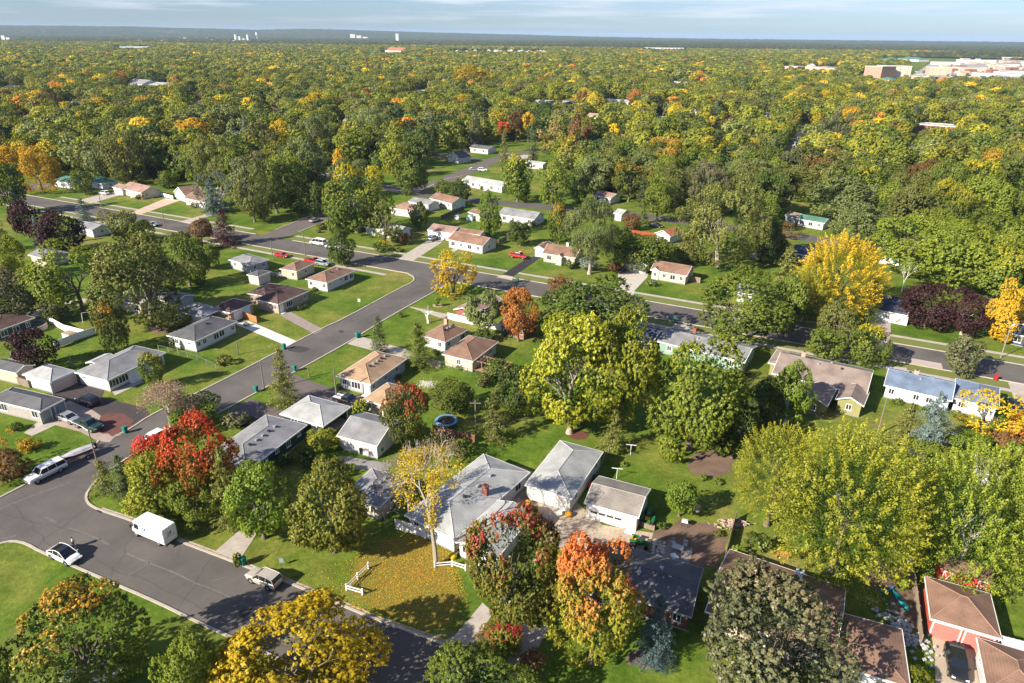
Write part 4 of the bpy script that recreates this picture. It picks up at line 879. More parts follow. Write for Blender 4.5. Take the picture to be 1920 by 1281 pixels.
def house(label, A, B, C, roof, wall, rmat, front='', right='', left='', back='', ez=2.7, pitch=.36, name='ranch_house', cat='house', over=.45, chim=(), vents=0, group=None, door=None, lift=None, trim=None, open_sides='', ridge_light=True, zw=None):
    a, b = G(A[0], A[1], ez), G(B[0], B[1], ez); u = (b - a); Lx = math.hypot(u.x, u.y); u = Vector((u.x / Lx, u.y / Lx, 0)); v = Vector((-u.y, u.x, 0))
    W = (G(C[0], C[1], ez) - b).dot(v) if not isinstance(C, (int, float)) else C
    if W < 0: print('NEG DEPTH', label, W); W = abs(W)
    if W < 3 or Lx < 3 or W > 26 or Lx > 40: print('ODD SIZE %.1f x %.1f' % (Lx, W), label)
    root = thing(name, label, cat, (a.x, a.y, 0), math.atan2(u.y, u.x), group)
    rnd = random.Random(hash(label) & 0xffff if False else sum(map(ord, label)))
    o = over; x0, x1, y0, y1 = o, Lx - o, o, W - o; zt = ez + (.05 if roof != 'flat' else 0)
    # walls
    wm = MB(); hh = (min(Lx, W) / 2) * pitch
    def top(x, y):
        if roof == 'gx': return ez + pitch * (W / 2 - abs(y - W / 2)) - .08
        if roof == 'gy': return ez + pitch * (Lx / 2 - abs(x - Lx / 2)) - .08
        return ez + .02
    T_ = .15
    sides = {'front': [(x0, y0), (x1, y0)], 'right': [(x1, y0), (x1, y1)], 'back': [(x1, y1), (x0, y1)], 'left': [(x0, y1), (x0, y0)]}
    for sn, (p, q) in sides.items():
        if sn[0] in open_sides: continue
        mid = ((p[0] + q[0]) / 2, (p[1] + q[1]) / 2)
        pts = [(p[0], p[1], 0), (q[0], q[1], 0), (q[0], q[1], top(*q)), (mid[0], mid[1], top(*mid)), (p[0], p[1], top(*p))]
        wm.poly(pts)
        d = Vector((q[0] - p[0], q[1] - p[1], 0)).normalized(); n = Vector((-d.y, d.x, 0)) * T_
        wm.poly([tuple(Vector(c) + n) for c in reversed(pts)])
    if open_sides:
        pm = MB()
        for (x, y) in ((x0 + .1, y0 + .1), (x1 - .1, y0 + .1), (x1 - .1, y1 - .1), ((x0 + x1) / 2, y0 + .1)): pm.box(x - .08, x + .08, y - .08, y + .08, 0, ez)
        pm.build('post', trim or TRIM, root)
    if wm.v:
        wo = wm.build('wall', wall, root)
        fm = MB(); fm.box(x0 - .03, x1 + .03, y0 - .03, y1 + .03, -.3, .22); fm.build('foundation', M('foundation', (.25, .24, .22)), root)
    # roof
    rm = MB(); th = .16; Z = ez; fas = []
    if roof == 'gx':
        zr = Z + pitch * W / 2
        rm.poly([(0, 0, Z), (Lx, 0, Z), (Lx, W / 2, zr), (0, W / 2, zr)]); rm.poly([(Lx, W, Z), (0, W, Z), (0, W / 2, zr), (Lx, W / 2, zr)])
        fas = [(0, 0, Z), (Lx, 0, Z), (Lx, W / 2, zr), (Lx, W, Z), (0, W, Z), (0, W / 2, zr)]; caps = [((0, W / 2, zr), (Lx, W / 2, zr))]
    elif roof == 'gy':
        zr = Z + pitch * Lx / 2
        rm.poly([(Lx, 0, Z), (Lx, W, Z), (Lx / 2, W, zr), (Lx / 2, 0, zr)]); rm.poly([(0, W, Z), (0, 0, Z), (Lx / 2, 0, zr), (Lx / 2, W, zr)])
        fas = [(0, 0, Z), (Lx / 2, 0, zr), (Lx, 0, Z), (Lx, W, Z), (Lx / 2, W, zr), (0, W, Z)]; caps = [((Lx / 2, 0, zr), (Lx / 2, W, zr))]
    elif roof == 'hip':
        h = min(Lx, W) / 2; zr = Z + pitch * h
        r0, r1 = ((h, W / 2, zr), (Lx - h, W / 2, zr)) if Lx >= W else ((Lx / 2, h, zr), (Lx / 2, W - h, zr))
        if abs(Lx - W) < .6: r0 = (Lx / 2 - .3, W / 2, zr); r1 = (Lx / 2 + .3, W / 2, zr)
        c = [(0, 0, Z), (Lx, 0, Z), (Lx, W, Z), (0, W, Z)]
        if Lx >= W or abs(Lx - W) < .6:
            rm.poly([c[0], c[1], r1, r0]); rm.poly([c[1], c[2], r1]); rm.poly([c[2], c[3], r0, r1]); rm.poly([c[3], c[0], r0]); caps = [(r0, r1), (c[0], r0), (c[3], r0), (c[1], r1), (c[2], r1)]
        else:
            rm.poly([c[0], c[1], r0]); rm.poly([c[1], c[2], r1, r0]); rm.poly([c[2], c[3], r1]); rm.poly([c[3], c[0], r0, r1]); caps = [(r0, r1), (c[0], r0), (c[1], r0), (c[2], r1), (c[3], r1)]
        fas = c
    else:
        rm.poly([(0, 0, Z), (Lx, 0, Z), (Lx, W, Z), (0, W, Z)]); fas = [(0, 0, Z + .25), (Lx, 0, Z + .25), (Lx, W, Z + .25), (0, W, Z + .25)]; caps = []; zr = Z
    # underside a hand's breadth lower
    nf = list(rm.f)
    n = len(rm.v); base = list(rm.v)
    rm.v += [(x, y, z - th) for x, y, z in base]; rm.f += [tuple(reversed([i + n for i in f])) for f in nf]; rm.m += [0] * len(nf)
    ro = rm.build('roof', rmat, root)
    fb = MB(); k = len(fas); cx, cy = Lx / 2, W / 2
    def outp(p, e=.02): return (p[0] + (e if p[0] > cx + .01 else -e if p[0] < cx - .01 else 0), p[1] + (e if p[1] > cy + .01 else -e if p[1] < cy - .01 else 0))
    for i in range(k):
        p, q = fas[i], fas[(i + 1) % k]; (px, py), (qx, qy) = outp(p), outp(q)
        if roof == 'gy' and abs(p[0] - q[0]) < .01 and abs(p[0] - cx) < .01: continue
        if roof == 'gx' and abs(p[1] - q[1]) < .01 and abs(p[1] - cy) < .01: continue
        lo = .20 if roof != 'flat' else .5
        fb.poly([(px, py, p[2] + .025), (px, py, p[2] - lo), (qx, qy, q[2] - lo), (qx, qy, q[2] + .025)])
        (p2x, p2y), (q2x, q2y) = outp(p, -.06), outp(q, -.06)
        fb.poly([(px, py, p[2] + .025), (qx, qy, q[2] + .025), (q2x, q2y, q[2] + .026), (p2x, p2y, p[2] + .026)])
    fb.build('fascia', trim or TRIM, ro)
    if caps:
        cm = MB()
        for p, q in caps: cm.tube(Vector(p) + Vector((0, 0, .0)), Vector(q) + Vector((0, 0, .0)), .06, .06, 5)
        cm.build('ridge_cap', M('ridge_' + rmat.name, tuple(min(.6, c * 1.08) for c in rmat.node_tree.nodes['Color Ramp'].color_ramp.elements[1].color[:3]), .9, .1) if ridge_light else rmat, ro)
    def rz(x, y):
        if roof == 'gx': return Z + pitch * (W / 2 - abs(y - W / 2))
        if roof == 'gy': return Z + pitch * (Lx / 2 - abs(x - Lx / 2))
        if roof == 'hip': return Z + pitch * min(x, Lx - x, y, W - y)
        return Z
    for (cx_, cy_, cm_) in chim:
        x, y = cx_ * Lx, cy_ * W; z = rz(x, y); m = MB(); m.box(x - .38, x + .38, y - .3, y + .3, z - .5, zr + .55); m.box(x - .44, x + .44, y - .36, y + .36, zr + .55, zr + .65)
        co = m.build('chimney', cm_, ro); f = MB(); f.tube((x, y, zr + .6), (x, y, zr + .9), .13, .12, 8); f.build('flue', DARKM, ro)
    for i in range(vents):
        if roof == 'gy' or (roof == 'hip' and W > Lx): x = Lx / 2 + min(.9, Lx * .12); y = W * (.28 + .5 * (i + .5) / vents)
        else: x = Lx * (.25 + .5 * (i + .5) / vents); y = W / 2 - min(.9, W * .12) * (1 if i % 2 else -1)
        z = rz(x, y); m = MB(); m.box(x - .17, x + .17, y - .17, y + .17, z - .1, z + .22); m.box(x - .22, x + .22, y - .22, y + .22, z + .22, z + .28); m.build('roof_vent', METAL if i % 3 else DARKM, ro)
    # openings
    for spec, p, q, ang in ((front, (x0, y0), (x1, y0), 0), (right, (x1, y0), (x1, y1), math.pi / 2), (back, (x1, y1), (x0, y1), math.pi), (left, (x0, y1), (x0, y0), -math.pi / 2)):
        if not spec: continue
        n = len(spec); wt = [5.4 if c in 'GS' else 3 if c == 'g' else 2.2 if c == 'P' else 1.3 if c == 'd' else 1.6 for c in spec]; tot = sum(wt); ln = math.hypot(q[0] - p[0], q[1] - p[1]); acc = 0
        nx, ny = math.sin(ang), -math.cos(ang)
        for c, w_ in zip(spec, wt):
            t = (acc + w_ / 2) / tot; acc += w_; x = p[0] + (q[0] - p[0]) * t + nx * .003; y = p[1] + (q[1] - p[1]) * t + ny * .003
            if c == 'w': put_window(root, x, y, ang, 1.0, 1.0, 1.15, 2)
            elif c == 's': put_window(root, x, y, ang, 1.45, .9, .6, 2)
            elif c == 'W': put_window(root, x, y, ang, .8, 1.5, 1.4, 2)
            elif c == 'P': put_window(root, x, y, ang, .7, 2.1, 1.5, 3)
            elif c in 'dgGS': put_door(root, x, y, ang, c, door or TRIM)
            elif c == 't': put_window(root, x, y, ang, 4.0, 1.0, 1.15, 2); put_window(root, x, y, ang, 1.0, 1.0, 1.15, 2)
            elif c == 'm':
                for zz in np.arange(1.2, ez - 1.2, 3.1): put_window(root, x, y, ang, float(zz), 1.7, 1.5, 2)
    return root

def quad(B, C, D, z=2.7):
    b, c, d = G(*B, z), G(*C, z), G(*D, z); return proj(b + d - c)
GAR = dict(name='garage', cat='garage', over=.3)
# nearest first
H_ = house
H_('large house with pale grey hip roof and brick chimney behind the leafy lawn', (758, 966), (852, 1012), (980, 880), 'hip', WHITE, R_LGREY, 'ww-', 'ww-W', 'w-w', pitch=.33, chim=((.78, .52, BRICK),), vents=3)
H_('low gabled wing with pale grey roof behind the crimson streaked maple', (852, 1016), (932, 1048), (1010, 968), 'gy', WHITE, R_LGREY, 'wdw', 'W-w', pitch=.3, name='house_wing', cat='house', ez=2.6)
H_('garage building with pale grey hip roof and white walls in the centre foreground', (983, 909), (1072, 936), (1127, 846), 'hip', WHITE, R_LGREY, '--d', 'w-w', pitch=.36, **GAR)
H_('garage with weathered brown grey roof and wide white door with small windows', (1095, 943), (1198, 971), (1221, 917), 'gx', WHITE, R_WGREY, 'Sd', '-w', pitch=.3, **GAR)
H_('long house with charcoal roof lying in tree shade at bottom centre', (1078, 1090), (1297, 1158), (1327, 1068), 'gx', M('brown_brick', (.14, .07, .05), .9, .2, 4), R_DGREY, 'wPw-w', 'w', pitch=.3, vents=3, trim=M('grey_trim', (.3, .3, .3)), ridge_light=False)
H_('brown roofed house with a white chimney partly under the very large olive tree', quad((1565, 1240), (1629, 1118), (1405, 1042)), (1565, 1240), (1629, 1118), 'gx', BEIGE, R_BROWN, 'w-P-w', 'w', pitch=.3, chim=((.62, .78, TRIM),), vents=2, ridge_light=False)
H_('front brown hip roofed wing at the bottom edge right of the olive tree', (1560, 1246), (1708, 1290), (1700, 1182), 'hip', BEIGE, R_BROWN, 'Wdw', 'w-w', pitch=.3, name='house_wing', ridge_light=False)
H_('brown hip roofed garage with two pale red doors at the right', (1744, 1160), (1879, 1199), (1868, 1116), 'hip', M('red_siding', (.48, .09, .06), .7, .1, 2), R_BROWN, 'gg', '', pitch=.42, door=M('pale_red_door', (.58, .17, .14), .5, .05), **GAR)
H_('brown roof in the bottom right corner below the white metal awning', (1850, 1292), (1985, 1335), (1985, 1240), 'hip', WHITE, R_BROWN, 'w', 'w', 'ww', pitch=.36)
H_('taupe roofed house with olive green walls', (1447, 700), (1625, 742), (1627, 692), 'gx', OLIVE, R_TAUPE, 'w', '', pitch=.34, chim=((.25, .6, TANBRICK),), vents=4, ridge_light=False)
H_('front gable of the olive green house with one small window', (1566, 748), (1620, 762), 6.5, 'gy', OLIVE, R_TAUPE, 'w', '', pitch=.45, name='house_wing', ridge_light=False)
H_('left gable of the olive green house behind the bright green poplar', (1500, 748), (1552, 762), 7.5, 'gy', OLIVE, R_TAUPE, 'w', '', pitch=.45, name='house_wing', ridge_light=False)
H_('taupe hip roof at the left end of the olive green house', (1440, 680), (1500, 694), (1531, 672), 'hip', OLIVE, R_TAUPE, 'w', 'w', pitch=.4, name='house_wing', ridge_light=False)
H_('long house with a blue grey shingle roof and pale blue walls', (1657, 722), (1786, 752), 9.0, 'gx', PBLUE, R_BLUE, 'w-ww-', '', pitch=.36, chim=((.42, .55, TANBRICK),), vents=3)
H_('blue grey hip roofed right wing of the pale blue house', (1786, 746), (1874, 767), 9.5, 'hip', PBLUE, R_BLUE, 'w-d', 'w', pitch=.38, name='house_wing')
H_('long grey roofed house with green walls beside the cross street', (1232, 640), (1397, 680), 9.6, 'gx', TEAL, R_GREY, 'w--w', '', pitch=.26, vents=5, ridge_light=False, chim=((.3, .75, BRICK),))
H_('dark navy roofed house mostly hidden behind the wide dark green tree', (1170, 632), (1222, 645), 9, 'gx', WHITE, R_NAVY, 'ww', 'w', pitch=.3)
H_('long tan shingled hip roof house beside the central street driveway', (630, 705), (695, 721), (766, 672), 'hip', GREYW, R_TAN, 'wPd', 'w-w-w-', pitch=.40, vents=5)
H_('tan hip roofed garage behind the long tan house', (679, 749), (728, 763), (768, 728), 'hip', BEIGE, R_TAN, 'w-d', 'w', pitch=.40, **GAR)
H_('pale grey hip roof with dark green walls and an open carport', (524, 776), (606, 800), (656, 762), 'hip', DGREEN, R_LGREY, 'Wd', '', pitch=.36, open_sides='r', name='house')
H_('grey gable roofed garage with white plank walls', (631, 817), (707, 837), 8.2, 'gx', WHITE, R_GREY, '---', '', pitch=.38, ridge_light=False, **GAR)
H_('dark green walled house with a long grey roof beside the red maples', quad((462, 884), (583, 798), (505, 779)), (462, 884), (583, 798), 'hip', DGREEN, R_GREY, 'w', 'wwsws', pitch=.27, vents=5)
H_('grey hip roof between the red tufted maple and the bare tree', (640, 930), (711, 952), (775, 900), 'hip', BEIGE, R_GREY, 'w-w', 'w', pitch=.34, vents=3)
H_('rear brown hip roof beside the wide green conifer', (790, 629), (835, 642), (876, 617), 'hip', WHITE, R_BROWN, '-w', 'w-W', pitch=.48, vents=4, chim=((.3, .75, TANBRICK),))
H_('front brown hip roofed garage with cream end wall and pergola', (828, 664), (887, 678), (932, 640), 'hip', CREAM, R_BROWN, '-w-', 'ww', pitch=.42, name='garage', cat='garage')
H_('reddish brick house with a pinkish roof behind the grey green birch', (850, 580), (888, 590), (935, 560), 'gy', BRICK, R_PINK, 'w', 'ww', pitch=.36, chim=((.5, .8, BRICK),))
H_('small pinkish roof beside the bright orange maple', (935, 607), (985, 618), 7, 'gx', BRICK, R_PINK, 'w-w', 'w', pitch=.3)
H_('long white house with a charcoal hip roof beside the new concrete drive', (312, 629), (365, 641), (451, 604), 'hip', WHITE, R_DGREY, 'ws', 'ww-WW-w', 'w', pitch=.34, vents=1)
H_('grey hip roofed carport behind the long white house', (328, 583), (379, 595), (421, 579), 'hip', WHITE, R_GREY, '--', '', pitch=.38, open_sides='r', **GAR)
H_('dark brown hip roofed garage with a white door', (392, 578), (431, 587), (464, 565), 'hip', TANBRICK, R_DBROWN, '', 'G', pitch=.42, **GAR)
H_('large white house with grey hip roof left of the street', (139, 698), (201, 714), (311, 661), 'hip', WHITE, R_GREY, 's--', 'PPdds--s', pitch=.34)
H_('small pale grey gable behind the large white house', (160, 680), (186, 686), (212, 668), 'gy', WHITE, R_LGREY, 'w', '', pitch=.3, name='sun_porch', cat='porch')
H_('pale grey hip roofed garage with a pinkish door', (41, 702), (94, 716), (136, 694), 'hip', WHITE, R_LGREY, '--', 'G', pitch=.45, door=M('pinkish_door', (.5, .40, .37), .6, .05), **GAR)
H_('grey stone house with charcoal hip roof above the parked saloon', (-25, 748), (75, 772), (123, 748), 'hip', M('grey_stone', (.34, .31, .29), .9, .2, 3), R_DGREY, 'P-W', 'gg', pitch=.36, door=M('grey_green_door', (.25, .28, .26), .6, .05))
H_('tan gabled shed with charcoal roof at the left edge', (-22, 688), (30, 700), (47, 680), 'gx', BEIGE, R_DGREY, '', '', pitch=.42, name='shed', cat='shed', over=.3)
H_('navy walled house at the left edge by the round pool', (-60, 610), (-8, 622), (42, 590), 'hip', NAVY, R_DBROWN, 'w', 'WWw', pitch=.34)
H_('white brick house with brown hip roof on the street corner lawn', (572, 523), (613, 531), (666, 507), 'hip', WHITE, R_BROWN, 'w-w', 's-sWW', pitch=.40, vents=2)
H_('dark brown hip roofed brick house with a bay of white windows', (477, 561), (521, 571), (582, 545), 'hip', TANBRICK, R_DBROWN, '--w', 'dP-w', pitch=.40)
H_('dark brown roofed rear wing of the brick house', (462, 550), (500, 556), (540, 536), 'hip', TANBRICK, R_DBROWN, '', '', pitch=.3, name='house_wing')
H_('small tan hip roofed garage with clutter in front', (524, 504), (556, 509), (595, 494), 'hip', BEIGE, R_BROWN, '-w', 'w', pitch=.42, **GAR)
H_('grey roofed low house left of the small tan garage', (425, 486), (468, 498), (502, 486), 'hip', GREYW, R_GREY, 'ww', 'ww', pitch=.3)
H_('white walled garage below the grey low roofs', (462, 515), (484, 519), (502, 508), 'hip', M('pale_brick', (.5, .42, .40)), R_DGREY, '', '', pitch=.3, **GAR)
H_('cream ranch with brown roof and white porch gable at the gravel drive', (1219, 506), (1288, 518), 8.2, 'gx', CREAM, R_BROWN, 'wwWw', 'w', pitch=.42)
H_('white porch gable of the cream ranch by the gravel drive', (1221, 506), (1236, 509), 3.5, 'gy', WHITE, R_BROWN, 'w', '', pitch=.7, name='porch', cat='porch', over=.2, ridge_light=False)
H_('grey gabled garage with dark roof at the end of the gravel drive', (1167, 490), (1213, 498), 8.5, 'gy', GREYW, R_DBROWN, 'G', '', pitch=.40, **GAR)
H_('pale yellow ranch with brown roof and a little porch gable', (1016, 475), (1079, 484), 8.6, 'gx', CREAM, R_BROWN, 'Wdw', 'w', pitch=.42, chim=((.55, .7, TRIM),))
H_('small porch gable of the pale yellow ranch', (1043, 481), (1053, 483), 2.4, 'gy', CREAM, R_BROWN, '', '', pitch=.8, name='porch', cat='porch', over=.15, ridge_light=False)
H_('white garage end behind the pale yellow ranch', (1001, 465), (1021, 468), 7, 'gy', WHITE, R_BROWN, 'g', '', pitch=.42, **GAR)
H_('white ranch with brown gable roof beside the concrete drive', (838, 449), (905, 462), 8.4, 'gx', WHITE, R_BROWN, 'WwWw', 'w', pitch=.42)
H_('brown roofed carport and garage left of the white ranch', (801, 431), (848, 438), 8, 'gx', WHITE, R_PINK, 'GG', '', pitch=.3, **GAR)
H_('small white rear gable behind the white ranch', (858, 435), (900, 441), 5, 'gx', WHITE, R_BROWN, 'w', '', pitch=.3, name='house_wing')
H_('cream brick ranch with brown roof and two end windows by the concrete drives', (226, 353), (264, 362), (288, 352), 'gx', CREAM, R_PINK, 'wdw', 'ww', pitch=.45)
H_('white garage left of the cream brick ranch', (210, 351), (228, 355), 6, 'gx', WHITE, R_PINK, 'G', '', pitch=.35, **GAR)
H_('white gabled garage with a pinkish door at the head of the wide drive', (325, 360), (347, 368), (371, 358), 'gy', WHITE, R_BROWN, 'g', '', pitch=.5, door=M('pinkish_door', (.5, .40, .37)), **GAR)
H_('white house with brown roof half hidden by the silvery poplar', (344, 371), (384, 380), 8, 'gx', WHITE, R_BROWN, 'wdW', '', pitch=.4)
H_('green roofed white house behind the amber tree', (97, 338), (137, 344), 8, 'hip', WHITE, R_GREEN, 'GW', 'w', pitch=.4)
H_('second green roofed house right of the small green tree', (158, 339), (190, 345), 8, 'hip', WHITE, R_GREEN, 'wW', 'w', pitch=.4)
H_('long white ranch with pale roof beyond the curved street', (866, 338), (941, 351), 7.5, 'gx', WHITE, R_LGREY, 'wWwdWw', 'w', pitch=.4)
H_('long white house with brown roof and red chimney by the curved street', (805, 372), (847, 382), 8, 'gx', WHITE, R_BROWN, 'wWw', '', pitch=.42, chim=((.1, .6, BRICK),))
H_('grey roofed white garage left of the red chimney house', (765, 378), (803, 385), 7, 'gx', WHITE, R_GREY, 'w-', '', pitch=.3, **GAR)
H_('pinkish hip roofed house beside the yellow topped cottonwood', (730, 390), (776, 396), 8, 'hip', WHITE, R_PINK, 'w-w', 'w', pitch=.4)
H_('grey roofed long white house left of the rounded yellow green tree', (934, 402), (1002, 412), 8.5, 'gx', WHITE, M('x', (.1, .1, .1)) if False else R_GREY, 'WwdW', 'w', pitch=.42, ridge_light=False)
H_('beige walled building behind the bright green upright tree', (877, 398), (902, 404), 6, 'gx', BEIGE, R_BROWN, 'w', '', pitch=.3, name='garage', cat='garage')
H_('small terracotta roofed house with a round window by the red fence', (1227, 437), (1257, 444), 8, 'gy', WHITE, R_RED, 'w', '', pitch=.5)
H_('white house at the corner hidden by the yellow topped cottonwood', (682, 425), (747, 437), 7, 'gx', WHITE, R_GREY, 'wW', '', pitch=.4)
H_('house under the leaning yellow green maple', (205, 560), (262, 572), 6, 'gx', BEIGE, R_WGREY, 'w-W', '', pitch=.3)
H_('long grey roof under the broad dull maple', (262, 556), (330, 568), 6, 'gx', GREYW, R_GREY, 'w', '', pitch=.3)
H_('grey roofed house among trees by the purple trees', (140, 425), (172, 432), 7, 'gx', WHITE, R_GREY, 'W', 'w', pitch=.3)
H_('low grey house behind the purple trees with white car ports', (52, 478), (84, 486), 7, 'gx', BEIGE, R_GREY, 'W', '', pitch=.3)
H_('teal roofed house in the shade by the far street', (1494, 410), (1546, 419), 7, 'gx', WHITE, R_GREEN, 'WWw', '', pitch=.3)
H_('white walled house left of the teal roofed one', (1470, 404), (1492, 409), 7, 'gx', WHITE, R_TAUPE, 'W', '', pitch=.3)
H_('small navy roofed house beside the great golden ash', (1480, 473), (1520, 481), 8, 'gx', NAVY, R_NAVY, 'ww', '', pitch=.4)
H_('large navy roofed house with a white front left of the purple trees', (1630, 578), (1702, 592), 12, 'gx', WHITE, R_NAVY, 'GG', '', pitch=.34, ridge_light=False)
H_('white walled house behind the wide green maple', (1380, 548), (1436, 556), 7, 'gx', WHITE, R_GREY, 'wW', '', pitch=.3)
H_('pale house behind the golden ash at the cross street', (1468, 578), (1510, 586), 7, 'gx', WHITE, R_PINK, 'W', '', pitch=.3)
H_('white house behind the giant spreading cottonwood', (1405, 468), (1440, 475), 7, 'gx', WHITE, R_GREY, 'W', '', pitch=.3)
H_('dark blue house at the right edge beside the bright yellow tree', (1895, 625), (1950, 637), 9, 'gx', NAVY, R_NAVY, 'WW', '', pitch=.34)
H_('pale tree shaded roof at the right edge by the grey shed', (1832, 880), (1895, 895), 5, 'gx', WHITE, R_TAUPE, 'w', '', pitch=.25, name='shed', cat='shed', over=.3)
H_('white cottage with grey gable beyond the curved street', (838, 294), (862, 298), 9, 'gy', WHITE, R_DGREY, 'w', '', pitch=.6)
H_('dark roofed house with white doors beyond the curved street', (880, 277), (915, 281), 9, 'gx', WHITE, R_DGREY, 'WW', '', pitch=.3)
H_('house with blue canopy and pink flowers beyond the back yards', (1112, 366), (1146, 372), 8, 'gx', WHITE, R_PINK, 'WW', '', pitch=.3)
H_('white caravan like cottage among trees by the far street', (985, 305), (1018, 309), 6, 'gx', WHITE, R_LGREY, 'W', '', pitch=.25)
H_('small grey roofed hut at the back of the yards', (1150, 400), (1166, 403), 6, 'gx', WHITE, R_LGREY, '', '', pitch=.4, name='shed', cat='shed')
H_('grey roof tip of a small garage at the bottom left edge', (55, 1330), (130, 1352), 6.5, 'hip', WHITE, R_GREY, '', '', pitch=.4, **GAR)
# roofs and blocks in the middle distance
FARB = [  # label, x0, y, x1, y, depth, eave, roof, wall, roofmat, front, pitch, clear rows
 ('low white roofed building in the middle distance, the left of two', 1000, 198, 1082, 201, 14, 3.5, 'gx', WHITE, R_LGREY, 'W-W-W-W-', .2),
 ('low white roofed building in the middle distance, the right of two', 1127, 197, 1178, 200, 16, 3.5, 'gx', WHITE, R_LGREY, 'W-W-', .25),
 ('pinkish white walled house with a flat roof above the spruce tip', 1284, 215, 1305, 218, 10, 5, 'flat', WHITE, R_LGREY, 'tt', .2),
 ('terracotta roofed cottage among the crowns beside a blue spruce', 1352, 230, 1382, 234, 10, 3, 'hip', WHITE, R_RED, 'W-', .5),
 ('grey roofed pale house among crowns in the middle distance', 1420, 224, 1448, 228, 10, 4, 'gx', WHITE, R_LGREY, 'WW', .4),
 ('long low red brick building with a pale flat roof', 1710, 246, 1793, 252, 16, 5, 'flat', BRICK, R_LGREY, 'W-WW-W', .2),
 ('pale blue walled house with a light roof near the long red building', 1683, 286, 1710, 291, 10, 3.5, 'gy', PBLUE, R_LGREY, 'W', .4),
 ('pink roofed house peeping out at the right near the red building', 1873, 240, 1898, 244, 9, 4, 'hip', WHITE, R_PINK, 'W', .4),
 ('white house at the street gap right of centre', 1484, 275, 1499, 279, 9, 3, 'gx', WHITE, R_LGREY, 'W', .4),
 ('grey slanting roofs beside the school on the left horizon', 238, 164, 268, 167, 22, 5, 'gx', WHITE, R_GREY, 'WWW', .4),
 ('white walled hall right of the grey slanting roofs at left', 272, 166, 322, 169, 20, 5, 'gx', WHITE, R_LGREY, 'WW-W', .2),
 ('long white shed roof at far left among the crowns', 2, 172, 56, 174, 20, 4, 'gx', WHITE, R_LGREY, 'W-W-', .2),
 ('big blue and white hall on the far left skyline', 225, 96, 278, 97, 60, 14, 'flat', M('hall_blue', (.22, .45, .62)), R_LGREY, '', .2),
 ('red roofed complex far off left of centre', 722, 100, 752, 101, 50, 9, 'gx', WHITE, R_RED, 'W-', .4),
 ('long white low building far off right of centre', 1208, 97, 1282, 98, 40, 17, 'flat', WHITE, R_LGREY, 'W-W-W', .2),
 ('pink flat roofed school, the left block', 1468, 132, 1495, 133, 40, 8, 'flat', M('pink_wall', (.55, .36, .30)), R_PINK, 'W-', .2),
 ('pink flat roofed school, the long right block', 1508, 132, 1566, 137, 40, 8, 'flat', M('pink_wall', (.55, .36, .30)), R_PINK, 'W-W-', .2),
 ('six storey brick wing of the hospital like block at right', 1617, 147, 1650, 149, 40, 20, 'flat', M('warm_brick', (.42, .24, .17), .9, .15, .5), R_LGREY, 'mm', .2),
 ('pale six storey long wing of the block at right', 1650, 147, 1706, 148, 30, 20, 'flat', M('pale_stone', (.55, .47, .38)), R_LGREY, 'mmmm', .2),
 ('tan office block right of the six storey block', 1740, 141, 1783, 142, 30, 14, 'flat', M('tan_stone', (.5, .36, .26)), R_LGREY, 'mmm', .2),
 ('green roofed low hall in front of the six storey block', 1640, 155, 1672, 157, 22, 5, 'hip', WHITE, R_GREEN, 'W', .3),
 ('small green roof on the horizon right of the pink school', 1648, 115, 1664, 116, 40, 6, 'hip', WHITE, R_GREEN, '', .3),
 ('green roofed hall on the horizon behind the tan office', 1680, 114, 1722, 116, 40, 6, 'hip', WHITE, R_GREEN, '', .3),
]
for (lb_, xa, ya, xb, yb, dep_, ez_, rf_, wl_, rm_, fr_, pt_) in FARB:
    nm_ = 'building'
    B0, B1 = G(xa, ya), G(xb, yb)
    # given by the foot of the front wall: shift the eave pixels up to match
    ea, eb = proj((B0.x, B0.y, ez_)), proj((B1.x, B1.y, ez_))
    big = (B1 - B0).length
    H_(lb_, ea, eb, float(dep_), rf_, wl_, rm_, fr_ if big < 60 or 'm' in fr_ else fr_ * 2, '', ez=ez_, pitch=pt_, name=nm_, cat='building', ridge_light=False)
